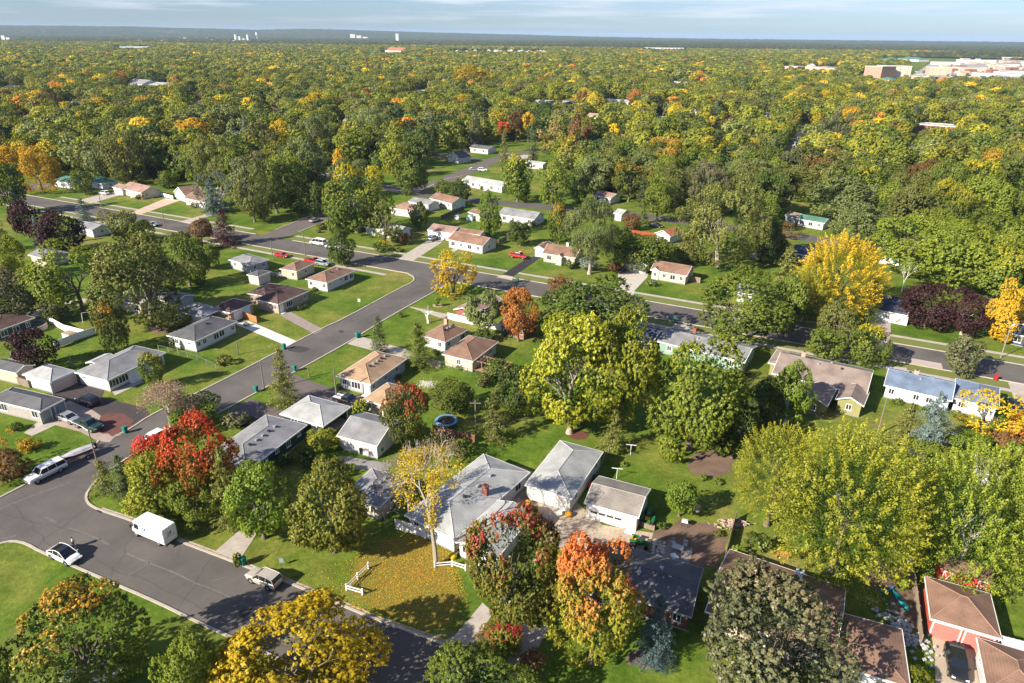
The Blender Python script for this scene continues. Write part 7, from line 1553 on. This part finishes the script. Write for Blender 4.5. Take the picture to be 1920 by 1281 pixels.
def s2(rg):
    i = rg.randrange(3, len(gut) - 1) if rg.random() < .3 else rg.randrange(1, 6); t = rg.random(); p = gut[i].lerp(gut[i + 1], t); d = (gut[i + 1] - gut[i]).normalized(); o = abs(rg.gauss(0, .25)) ; return (p.x - d.y * (-o) * 1.0, p.y + d.x * (-o) * 1.0) if rg.random() < .8 else (p.x - d.y * o, p.y + d.x * o)
litter('gutter_leaves', 'drift of leaves along the gutter of the front street', 1800, s2, [LY, LO, LB], .06, 4)
def s3(rg):
    c = G(330, 990); return (rg.gauss(c.x, 6), rg.gauss(c.y + 3, 3))
m_lit = M('leafy_turf', (.38, .25, .03), .95, .4, .16, col2=(.085, .135, .018)); flat('leafy_ground', [(x + 0, y) for x, y in [(668, 1052), (720, 1012), (790, 1005), (840, 1040), (860, 1110), (845, 1170), (800, 1180), (700, 1140), (650, 1110)]], m_lit, .006)

# ------------------------------------------------------------------ the wood of the town beyond the near streets
FRED = [(-300, 320), (0, 332), (130, 328), (200, 336), (300, 346), (400, 352), (440, 372), (520, 385), (585, 388), (597, 322), (640, 322), (700, 330), (745, 326), (790, 300), (880, 282), (940, 268), (1020, 285), (1060, 335), (1100, 372), (1160, 385), (1275, 398), (1440, 420), (1545, 425), (1600, 470), (1660, 482), (1720, 455), (1920, 450), (2400, 470)]
def fmax(x):
    for (a, ya), (b, yb) in zip(FRED, FRED[1:]):
        if a <= x <= b: return ya + (yb - ya) * (x - a) / (b - a)
    return 300
CLEAR = []
for t_ in FARB:
    _, xa, ya, xb, yb, dep_, ez_ = t_[:7]; hpx = 13 * FPX / max(60, G(xa, ya).length); mg_ = 13 if ez_ == 3.4 else 9; CLEAR.append((xa - mg_, xb + mg_, min(ya, yb) - dep_ * 1.6 * FPX * 62 / max(1, G(xa, ya).y) ** 2, max(ya, yb) + hpx * ((1.5 if ez_ != 3.4 else 1.4) if ez_ < 10 else .9)))
CLEAR += [(1700, 1960, 104, 170), (1600, 1712, 138, 166), (1745, 1760, 160, 235), (1484, 1512, 232, 296), (840, 1030, 99, 108), (1660, 1690, 236, 262), (1285, 1960, 300, 301), (745, 800, 340, 360), (865, 945, 296, 360), (900, 1000, 285, 300), (450, 530, 262, 276), (120, 160, 285, 300), (700, 870, 300, 301), (1000, 1060, 215, 225), (838, 870, 284, 305), (876, 920, 268, 290), (628, 668, 276, 296), (750, 776, 292, 312), (168, 204, 300, 316)]
roads_w = [(D_line, 7), ([G(*p) for p in ((745, 356), (815, 345), (850, 332), (885, 318), (940, 295), (985, 286), (1040, 278))], 8), ([G(*p) for p in ((590, 326), (640, 334), (720, 352), (800, 366))], 8), ([G(*p) for p in ((800, 285), (900, 300))], 6), ([G(*p) for p in ((1478, 290), (1495, 270), (1508, 250), (1515, 235))], 7), ([G(*p) for p in ((1735, 230), (1762, 165))], 8), ([G(*p) for p in ((1060, 392), (1180, 402), (1270, 414), (1440, 437), (1530, 449), (1700, 475))], 8)]
segs = [(a.x, a.y, b.x, b.y, w_) for P_, w_ in roads_w for a, b in zip(P_, P_[1:])]
hs_ = np.array([(o.matrix_world.translation.x if False else o.location.x, o.location.y) for o in COL.objects if o.parent is None and o.get('category') in ('house', 'garage', 'shed')])
pl_ = np.array([(x, y, a) for x, y, a in PLANTED])
acc_px = [  # trees that stand out in the middle distance: x, y, w, h, shape, colour, label
 (880, 150, 76, 52, 'lumpy', 'yellow', 'very large yellow tree in the middle distance'), (867, 190, 28, 26, 'round', 'yellow', 'small deep yellow tree below the very large yellow one'), (1000, 173, 38, 32, 'round', 'gold', 'yellow tree, the left of a pair in the middle distance'), (1042, 174, 34, 34, 'round', 'gold', 'yellow tree, the right of a pair in the middle distance'),
 (944, 241, 24, 24, 'round', 'red', 'vivid red tree in the middle distance'), (968, 224, 34, 28, 'round', 'rust', 'rusty brown tree just right of the vivid red one'), (990, 226, 24, 30, 'round', 'amber', 'amber tree right of the rusty brown one'), (1190, 180, 30, 24, 'round', 'orange', 'vivid orange tree right of the low white roofs'),
 (1546, 182, 42, 24, 'round', 'yellow', 'deep yellow tree below the pink school'), (1590, 214, 36, 28, 'round', 'amber', 'pale yellow tree among green ones at right'), (1337, 207, 16, 34, 'spruce', 'blue', 'blue spruce beside the terracotta roofed cottage'), (808, 232, 14, 44, 'spruce', 'blue', 'slim blue spruce above the wood left of centre'),
 (972, 175, 20, 20, 'round', 'purple', 'dark red tree between the yellow pair and the yellow tree'), (1090, 180, 22, 20, 'round', 'rust', 'brownish red tree above the low white roofs'), (200, 145, 44, 26, 'round', 'gold', 'lemon tree near the school at left'), (220, 140, 20, 14, 'round', 'yellow', 'orange yellow crown beside the lemon tree'),
 (225, 215, 56, 32, 'round', 'gold', 'wide lemon yellow crown at left'), (370, 237, 56, 30, 'round', 'amber', 'wide amber crown at left of the silvery spruce'), (465, 240, 18, 46, 'spruce', 'silver', 'silvery spruce above the side street wood'), (530, 245, 40, 40, 'round', 'yellow', 'yellow crown beside the big pale willow'),
 (590, 250, 90, 60, 'willow', 'grey', 'big pale willow in the left middle distance'), (700, 232, 80, 56, 'willow', 'grey', 'wide pale green tree in the middle distance'), (25, 290, 50, 34, 'round', 'amber', 'amber crown at the left edge'), (335, 156, 26, 26, 'round', 'rust', 'brown red tree beside the school at left'),
 (600, 182, 30, 14, 'round', 'yellow', 'yellow orange crown left of centre'), (1430, 130, 18, 12, 'round', 'orange', 'small orange crown left of the pink school'), (1680, 242, 36, 36, 'round', 'ygreen', 'round green tree left of the long red building'), (1708, 208, 14, 34, 'spruce', 'dkblue', 'tall dark spruce left of the long red building'),
 (1850, 250, 34, 24, 'round', 'gold', 'yellow tree right of the long red building'), (1670, 243, 24, 28, 'round', 'purple', 'purple tree beside the grass plot'), (1560, 240, 58, 50, 'willow', 'brown', 'grey green broad tree right of centre'), (1380, 290, 34, 30, 'round', 'orange', 'orange tinged crown before the street gap') if False else (1455, 250, 44, 36, 'round', 'yeltop', 'orange yellow topped tree left of the street gap'),
 (1235, 285, 84, 50, 'lumpy', 'ortop2', 'broad orange tinged tree above the far street'), (1085, 255, 50, 70, 'upright', 'rust', 'tall half turned brown tree in the middle'), (1245, 245, 60, 56, 'round', 'ygreen', 'large yellow green crown in the middle'), (945, 270, 26, 50, 'spruce', 'olive', 'dark olive conifer beside the curved street'),
 (1000, 265, 24, 40, 'spruce', 'needle', 'dark spruce right of the dark olive conifer'), (890, 235, 40, 44, 'spruce', 'brown', 'brownish cone shaped tree left of the vivid red one'), (790, 270, 60, 60, 'round', 'dkgreen', 'dark green tree above the lemon tree'), (1400, 330, 110, 60, 'willow', 'grey', 'pale willow like crown right of centre'),
 (1310, 300, 90, 56, 'lumpy', 'ygreen', 'broad yellow green tree behind the giant cottonwood'), (1480, 340, 100, 60, 'lumpy', 'olive', 'broad olive tree above the far street at right'), (1570, 370, 120, 80, 'lumpy', 'grey', 'large grey green tree above the great golden ash'), (1630, 330, 110, 70, 'lumpy', 'green', 'dark green group crown at right'),
 (1740, 330, 80, 60, 'upright', 'rust', 'reddish brown crown at right in the wood'), (1860, 340, 120, 90, 'lumpy', 'green', 'broad green tree at the right edge of the wood'), (1850, 375, 80, 50, 'round', 'rust', 'brownish rounded crown at right'),
]
PRE = len(PLANTED)
for (cx, cy, w_, h_, kd, pl, lb_) in acc_px: T(cx, cy, w_, h_, kd, pl, lb_, tall=13.5 if cy < 260 else 11 if cy < 300 else None)
acc_ = np.array([(x, y, a) for x, y, a in PLANTED[PRE:]])
rg = np.random.default_rng(42); rnd_ = random.Random(7)
pts = []
def scatter(y0, y1, step, keep):
    yy = y0
    while yy < y1:
        xl = .86 * yy + 40; xx = -xl
        while xx < xl:
            if rnd_.random() < keep: pts.append((xx + rnd_.uniform(-.42, .42) * step, yy + rnd_.uniform(-.42, .42) * step, step))
            xx += step
        yy += step
scatter(175, 520, 8.6, .93); scatter(520, 1100, 9.8, .95); scatter(1100, 1900, 12.5, .98); scatter(1900, 3300, 17, .98)
sel = []
for x, y, st in pts:
    px, py = proj((x, y, 0))
    if py > fmax(px): continue
    low = any(a <= px <= b and c <= py <= d for a, b, c, d in CLEAR)
    if low and ((px > 1590 and py < 171) or rnd_.random() < .35): 
        if not (px > 1715 and 112 < py < 160 and rnd_.random() < .015): continue
    if y < 760:
        bad = False
        for ax, ay, bx, by, w_ in segs:
            dx, dy = bx - ax, by - ay; t = max(0, min(1, ((x - ax) * dx + (y - ay) * dy) / (dx * dx + dy * dy)))
            if (x - ax - t * dx) ** 2 + (y - ay - t * dy) ** 2 < w_ * w_: bad = True; break
        if bad: continue
        if low and ((hs_[:, 0] + 5 - x) ** 2 + (hs_[:, 1] + 5 - y) ** 2 < 300).any(): continue
        if ((hs_[:, 0] + 4 - x) ** 2 + (hs_[:, 1] + 4 - y) ** 2 < 90).any(): continue
        if ((pl_[:, 0] - x) ** 2 + (pl_[:, 1] - y) ** 2 < (pl_[:, 2] * .7 + 3.2) ** 2).any(): continue
    if y < 2000 and ((acc_[:, 0] - x) ** 2 < (acc_[:, 2] + 3) ** 2).any():
        # leave the standout trees their room, and nothing tall right in front of them
        d = (acc_[:, 1] - y); hit = (np.abs(acc_[:, 0] - x) < acc_[:, 2] * .8 + 1.5) & (d > -acc_[:, 2] - 2) & (d < acc_[:, 2] + 16)
        if hit.any(): continue
    sel.append((x, y, st, px, low))
sel.sort(key=lambda t: t[1] if 5 < t[3] < 1915 and not t[4] else 1e6 + t[1])
N_OWN = max(0, 300 - sum(1 for o in COL.objects if o.parent is None and o.get('category') == 'tree'))
own, rest = sel[:N_OWN], sel[N_OWN:]
print('hand trees left room for', N_OWN, 'of', len(sel))
pal_pick = [('green', 22, 'mid green'), ('ygreen', 24, 'yellow green'), ('dkgreen', 14, 'dark green'), ('olive', 16, 'olive'), ('grey', 12, 'grey green'), ('yeltop', 12, 'yellow topped green'), ('gold', 6, 'golden green'), ('brown', 5, 'brownish'), ('rust', 3, 'rust coloured'), ('ortop2', 4, 'orange tinged')]
wsum = sum(p[1] for p in pal_pick)
USED = {}
LANDM = [(412, 358, 'the silvery poplar'), (82, 316, 'the bright amber roadside tree'), (246, 285, 'the very tall cottonwood'), (376, 306, 'the white garage with pinkish door'), (670, 375, 'the yellow topped cottonwood'), (738, 297, 'the lemon yellow tree'), (944, 241, 'the vivid red tree'), (903, 335, 'the long white ranch'),
 (970, 400, 'the grey roofed long house'), (1130, 360, 'the house with pink flowers'), (1240, 430, 'the terracotta cottage'), (1345, 400, 'the giant cottonwood'), (1510, 405, 'the teal roofed house'), (1565, 460, 'the great golden ash'), (1697, 280, 'the pale blue walled house'),
 (1750, 238, 'the long red building'), (1500, 265, 'the street gap'), (1367, 225, 'the terracotta roofed far cottage'), (1433, 220, 'the grey roofed far house'), (808, 232, 'the slim blue spruce'), (590, 250, 'the big pale willow'), (25, 290, 'the amber crown at the left edge'), (465, 240, 'the silvery spruce'), (1235, 285, 'the orange tinged roadside tree'), (1085, 255, 'the half turned brown tree'), (1860, 420, 'the right end of the upswept row'), (1630, 380, 'the large grey green tree')]
for (x, y, st, px, low) in own:
    t = rnd_.uniform(0, wsum)
    for pn, wt, wd_ in pal_pick:
        t -= wt
        if t <= 0: break
    kd = rnd_.choices(['round', 'lumpy', 'upright', 'willow', 'spruce'], [30, 34, 14, 12, 6])[0]
    a = rnd_.uniform(4.6, 10.2) * (.40 if kd == 'spruce' else 1); b = a * (rnd_.uniform(.75, 1.1) if kd != 'spruce' else 2.4); c = b + (rnd_.uniform(1.0, 3.0) if kd != 'spruce' else .4)
    shape = {'round': 'rounded', 'lumpy': 'broad', 'upright': 'upright', 'willow': 'drooping', 'spruce': 'pointed'}[kd]
    pal = pn if kd != 'spruce' else 'needle'; wd2 = wd_ if kd != 'spruce' else 'dark'
    ppx, ppy = proj((x, y, c)); lm = min(LANDM, key=lambda q: (q[0] - ppx) ** 2 + ((q[1] - ppy) * 1.6) ** 2); dx_, dy_ = ppx - lm[0], ppy - lm[1]
    rel = ('just ' if abs(dx_) < 60 else 'well ') + ('left of' if dx_ < 0 else 'right of') if abs(dx_) > 1.2 * abs(dy_) else 'beyond' if dy_ < 0 else 'in front of'
    lb_ = '%s %s tree %s %s' % (wd2, shape, rel, lm[2]); n_l = USED.get(lb_, 0); USED[lb_] = n_l + 1
    if n_l: lb_ += ', ' + ('further right' if dx_ > 0 else 'further left') if n_l == 1 else ', %s in its clump' % ('nearest' if n_l == 2 else 'hindmost')
    fr = 'left' if px < 640 else 'middle' if px < 1100 else 'right'
    fr = 'in the wood on the ' + fr
    plant(Vector((x, y, 0)), c, a, b, kd, pal, lb_, name=NAMES[kd], group='%s %s trees of the wood %s' % (wd2, shape, fr), px=2 * a * FPX / y)

# everything beyond: one mass of instanced crowns
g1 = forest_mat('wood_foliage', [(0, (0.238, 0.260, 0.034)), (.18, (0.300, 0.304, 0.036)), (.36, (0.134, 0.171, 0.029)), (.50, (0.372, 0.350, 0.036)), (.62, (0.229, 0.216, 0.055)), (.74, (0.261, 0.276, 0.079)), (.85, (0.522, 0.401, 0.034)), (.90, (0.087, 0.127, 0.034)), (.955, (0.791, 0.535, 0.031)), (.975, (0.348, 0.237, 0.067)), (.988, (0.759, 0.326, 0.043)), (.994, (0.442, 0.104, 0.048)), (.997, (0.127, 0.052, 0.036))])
protos = bpy.data.collections.new('wood_tree_kinds')
def proto(nm, me, z0, zs):
    me = me.copy(); me.materials.clear(); me.materials.append(g1)
    o = bpy.data.objects.new(nm, me); protos.objects.link(o)
for i in range(4): proto('a_wood_tree_%d' % i, crown_round('crown', 50 + i, 3400, .06, lobes=14 + 3 * i, per=9, sprig=.12, lobe_r=(.2, .42), spread=.72, tuft=.085), 0, 1)
for i in range(3): proto('b_wood_tree_%d' % i, crown_round('crown', 60 + i, 900, .115, lobes=9, per=7, sprig=.1, lobe_r=(.3, .5), spread=.6, tuft=.13), 0, 1)
proto('c_wood_tree_0', crown_spruce('crown', 71, 1500, .09), 0, 1)
for o_ in list(protos.objects):
    if o_.name.startswith('c_'): o_.data.materials.clear(); o_.data.materials.append(LM['needle'])
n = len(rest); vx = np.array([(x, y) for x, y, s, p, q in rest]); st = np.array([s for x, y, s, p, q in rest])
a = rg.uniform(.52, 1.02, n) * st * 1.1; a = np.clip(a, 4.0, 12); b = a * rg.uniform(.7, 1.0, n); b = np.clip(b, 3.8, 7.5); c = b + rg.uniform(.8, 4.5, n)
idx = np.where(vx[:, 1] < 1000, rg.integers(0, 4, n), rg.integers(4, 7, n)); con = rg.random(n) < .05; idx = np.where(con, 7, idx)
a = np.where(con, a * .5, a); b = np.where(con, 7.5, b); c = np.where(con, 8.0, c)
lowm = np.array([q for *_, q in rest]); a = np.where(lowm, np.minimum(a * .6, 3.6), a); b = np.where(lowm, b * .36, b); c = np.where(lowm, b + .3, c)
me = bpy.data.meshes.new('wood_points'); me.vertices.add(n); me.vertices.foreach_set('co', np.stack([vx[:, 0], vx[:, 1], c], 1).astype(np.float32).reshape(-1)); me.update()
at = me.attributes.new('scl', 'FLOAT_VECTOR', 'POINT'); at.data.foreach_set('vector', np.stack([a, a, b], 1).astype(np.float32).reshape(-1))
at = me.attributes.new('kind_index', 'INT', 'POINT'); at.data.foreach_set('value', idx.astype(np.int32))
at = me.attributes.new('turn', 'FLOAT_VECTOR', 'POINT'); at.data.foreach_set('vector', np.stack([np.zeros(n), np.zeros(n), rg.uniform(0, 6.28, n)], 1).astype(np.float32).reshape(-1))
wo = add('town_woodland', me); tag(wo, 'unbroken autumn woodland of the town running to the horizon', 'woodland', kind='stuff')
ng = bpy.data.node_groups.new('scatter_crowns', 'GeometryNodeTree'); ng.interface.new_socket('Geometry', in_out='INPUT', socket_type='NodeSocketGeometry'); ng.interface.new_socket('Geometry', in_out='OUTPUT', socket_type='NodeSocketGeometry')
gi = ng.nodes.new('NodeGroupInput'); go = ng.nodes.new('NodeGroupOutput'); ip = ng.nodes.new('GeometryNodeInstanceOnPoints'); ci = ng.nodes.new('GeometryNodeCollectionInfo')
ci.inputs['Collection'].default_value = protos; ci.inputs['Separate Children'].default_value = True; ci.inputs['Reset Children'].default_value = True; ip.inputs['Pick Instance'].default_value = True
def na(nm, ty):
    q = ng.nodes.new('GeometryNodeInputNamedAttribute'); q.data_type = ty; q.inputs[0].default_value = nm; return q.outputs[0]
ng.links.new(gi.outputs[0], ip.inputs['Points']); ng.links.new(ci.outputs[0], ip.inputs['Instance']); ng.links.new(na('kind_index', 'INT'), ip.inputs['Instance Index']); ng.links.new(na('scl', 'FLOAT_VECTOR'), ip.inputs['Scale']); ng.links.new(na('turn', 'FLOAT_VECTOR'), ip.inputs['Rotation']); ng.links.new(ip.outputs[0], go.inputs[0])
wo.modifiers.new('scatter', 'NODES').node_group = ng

# undulating canopy further than single crowns can be told
def canopy_material():
    m = bpy.data.materials.new('far_canopy'); m.use_nodes = True; t = m.node_tree; b = t.nodes['Principled BSDF']; b.inputs['Roughness'].default_value = 1; b.inputs['Specular IOR Level'].default_value = 0
    g = nd(t, 'ShaderNodeNewGeometry'); K = t.links.new
    v = nd(t, 'ShaderNodeTexVoronoi'); v.inputs['Scale'].default_value = .06; K(g.outputs['Position'], v.inputs['Vector'])
    sp = nd(t, 'ShaderNodeSeparateColor'); K(v.outputs['Color'], sp.inputs[0])
    r = nd(t, 'ShaderNodeValToRGB'); e = r.color_ramp.elements; e[0].color = (.022, .036, .012, 1); e[1].position = .95; e[1].color = (.15, .11, .02, 1); q = e.new(.45); q.color = (.042, .055, .016, 1); q = e.new(.8); q.color = (.08, .08, .02, 1)
    K(sp.outputs[0], r.inputs[0])
    n = nd(t, 'ShaderNodeTexNoise'); n.inputs['Scale'].default_value = .0016; n.inputs['Detail'].default_value = 6; K(g.outputs['Position'], n.inputs['Vector'])
    r2 = nd(t, 'ShaderNodeValToRGB'); e = r2.color_ramp.elements; e[0].position = .6; e[0].color = (0, 0, 0, 1); e[1].position = .66; e[1].color = (.7, .7, .7, 1); K(n.outputs['Fac'], r2.inputs[0])
    mx = nd(t, 'ShaderNodeMix', data_type='RGBA'); mx.inputs[7].default_value = (.10, .10, .045, 1); K(r2.outputs[0], mx.inputs[0]); K(r.outputs[0], mx.inputs[6]); K(mx.outputs[2], b.inputs['Base Color'])
    return m
CAN = canopy_material()
nc = 620; rad = [3150.]
while rad[-1] < 9500: rad.append(rad[-1] * 1.0048)
rad = np.array(rad); ang_ = np.linspace(math.radians(90 + 44), math.radians(90 - 44), nc)
RR, AA = np.meshgrid(rad, ang_, indexing='ij'); hh_ = 6 + rg.uniform(0, 11, RR.shape) * (rg.random(RR.shape) > .35)
low = (np.sin(RR / 310) * np.sin(AA * 37) > .72) & (AA > math.radians(100)); hh_ = np.where(low, .6, hh_)
hh_ += 10 * np.clip((RR - 3300) / 4000, 0, 1) * (np.sin(AA * 9 + 2) * .5 + .5) * (AA < math.radians(92))
hh_[0] = 4
RJ = RR * (1 + rg.uniform(-.0015, .0015, RR.shape)); X = np.cos(AA) * RJ; Y = np.sin(AA) * RJ
me = bpy.data.meshes.new('far_woodland'); nv = RR.size; me.vertices.add(nv); me.vertices.foreach_set('co', np.stack([X, Y, hh_], 2).astype(np.float32).reshape(-1))
i = np.arange(len(rad) - 1)[:, None] * nc + np.arange(nc - 1)[None, :]; F = np.stack([i, i + nc, i + nc + 1, i + 1], 2).reshape(-1, 4).astype(np.int32); nf = len(F)
me.loops.add(nf * 4); me.loops.foreach_set('vertex_index', F.reshape(-1)); me.polygons.add(nf); me.polygons.foreach_set('loop_start', np.arange(0, nf * 4, 4, dtype=np.int32)); me.polygons.foreach_set('loop_total', np.full(nf, 4, np.int32)); me.update(calc_edges=True)
tag(add('far_woodland', me, CAN), 'hazy far woodland reaching the horizon', 'woodland', kind='stuff')
# hills on the left skyline
hx = [(-400, 6), (0, 6.4), (120, 7), (240, 7), (330, 5.6), (400, 5), (480, 3.9), (560, 6.4), (640, 5.6), (720, 4), (800, 2.6), (880, 1.6), (960, .6), (1100, -1.6), (1300, -3), (2400, -3)]
def hoff(px):
    for (a, ya), (b, yb) in zip(hx, hx[1:]):
        if a <= px <= b: return ya + (yb - ya) * (px - a) / (b - a)
    return 0
mb_v = []; nr = 26; na_ = 420
for r_i in range(nr):
    t = r_i / (nr - 1); R2 = 8300 + t * 5200
    for j in range(na_):
        aa = math.radians(90 + 46 - 92 * j / (na_ - 1)); x, y = math.cos(aa) * R2, math.sin(aa) * R2; px = 960 + FPX * x / (y * CP) * 1.0
        crest = max(2, CAM_H + hoff(px) / FPX * (y * CP) * 1.0); prof = math.sin(min(1, t * 1.5) * math.pi / 2) ** 1.5 * (1 if t < .8 else 1 - (t - .8) * 1.2)
        z = crest * prof + (rnd_.uniform(-2, 4) if 0 < r_i < nr - 1 else 0) + 5 * math.sin(j * .31 + r_i) * prof
        mb_v.append((x, y, max(-.5 if r_i in (0, nr - 1) else .3, z)))
F = [(r_i * na_ + j, (r_i + 1) * na_ + j, (r_i + 1) * na_ + j + 1, r_i * na_ + j + 1) for r_i in range(nr - 1) for j in range(na_ - 1)]
tag(add('hills', mesh(mb_v, F, smooth=False), CAN), kind='structure')
# scattered far roofs: pale rows of houses catching the sun in the wood
def far_roofs(label, x0, x1, y0, y1, n_, seed, mats, s=(8, 14), hh=(9, 13), gable=4):
    r_ = random.Random(seed); m = MB()
    for i in range(n_):
        P = G(r_.uniform(x0, x1), r_.uniform(y0, y1)); w_ = r_.uniform(*s); d_ = w_ * .8; h_ = r_.uniform(*hh); mi = r_.randrange(len(mats) - 1)
        m.box(P.x - w_ / 2, P.x + w_ / 2, P.y - d_ / 2, P.y + d_ / 2, 0, h_, mi); q = len(mats) - 1
        m.poly([(P.x - w_ / 2, P.y - d_ / 2, h_), (P.x, P.y - d_ / 2, h_ + gable), (P.x, P.y + d_ / 2, h_ + gable), (P.x - w_ / 2, P.y + d_ / 2, h_)], q); m.poly([(P.x + w_ / 2, P.y - d_ / 2, h_), (P.x + w_ / 2, P.y + d_ / 2, h_), (P.x, P.y + d_ / 2, h_ + gable), (P.x, P.y - d_ / 2, h_ + gable)], q)
        m.poly([(P.x - w_ / 2, P.y - d_ / 2, h_), (P.x + w_ / 2, P.y - d_ / 2, h_), (P.x, P.y - d_ / 2, h_ + gable)], mi)
    o = add('distant_houses', m.me('distant_houses', mats)); tag(o, label, 'houses', kind='stuff')
far_roofs('row of pale gabled condominiums far off in the wood', 842, 1032, 101, 107, 60, 1, [WHITE, BEIGE, WHITE, R_LGREY]); far_roofs('small pale buildings scattered under the left hills', 150, 460, 66, 84, 36, 2, [WHITE, BEIGE, R_LGREY], (14, 40))
far_roofs('pale house ends showing here and there in the distant wood', 400, 1700, 108, 135, 26, 4, [WHITE, BEIGE, R_WGREY], (8, 16)); far_roofs('pale store fronts crowded at the right skyline', 1750, 1935, 112, 150, 34, 6, [WHITE, BRICK, BEIGE, R_GREY], (12, 30), (4, 7), .3)
# parked cars of the shopping strip, too small to single out
m = MB(); r_ = random.Random(9)
for i in range(220):
    P = G(r_.uniform(1715, 1935), r_.uniform(128, 168)); q = r_.uniform(0, 1); m.box(P.x - 2.2, P.x + 2.2, P.y - .9, P.y + .9, .1, .9, 0 if q < .5 else 1); m.box(P.x - 1.2, P.x + 1, P.y - .8, P.y + .8, .9, 1.5, 2)
o = add('car_park_rows', m.me('car_park_rows', [WHT, SIL, CGLASS])); tag(o, 'rows of tiny parked cars in the shopping car park', 'cars', kind='stuff')

# ------------------------------------------------------------------ the air
hz = MB(); hz.box(-28300, 28300, -3300, 28300, -1.5, 150)
hm = bpy.data.materials.new('haze_air'); hm.use_nodes = True; t = hm.node_tree; t.nodes.clear(); o_ = nd(t, 'ShaderNodeOutputMaterial'); pv = nd(t, 'ShaderNodeVolumePrincipled'); pv.inputs['Density'].default_value = 4.2e-5; pv.inputs['Color'].default_value = (.52, .74, 1.0, 1); pv.inputs['Anisotropy'].default_value = .0
t.links.new(pv.outputs[0], o_.inputs['Volume'])
hb = hz.build('haze', hm); tag(hb, kind='stuff')
print('TOTAL objects', len(bpy.data.objects), 'tris', sum(sum(max(0, len(p.vertices) - 2) for p in []) for _ in [0]))
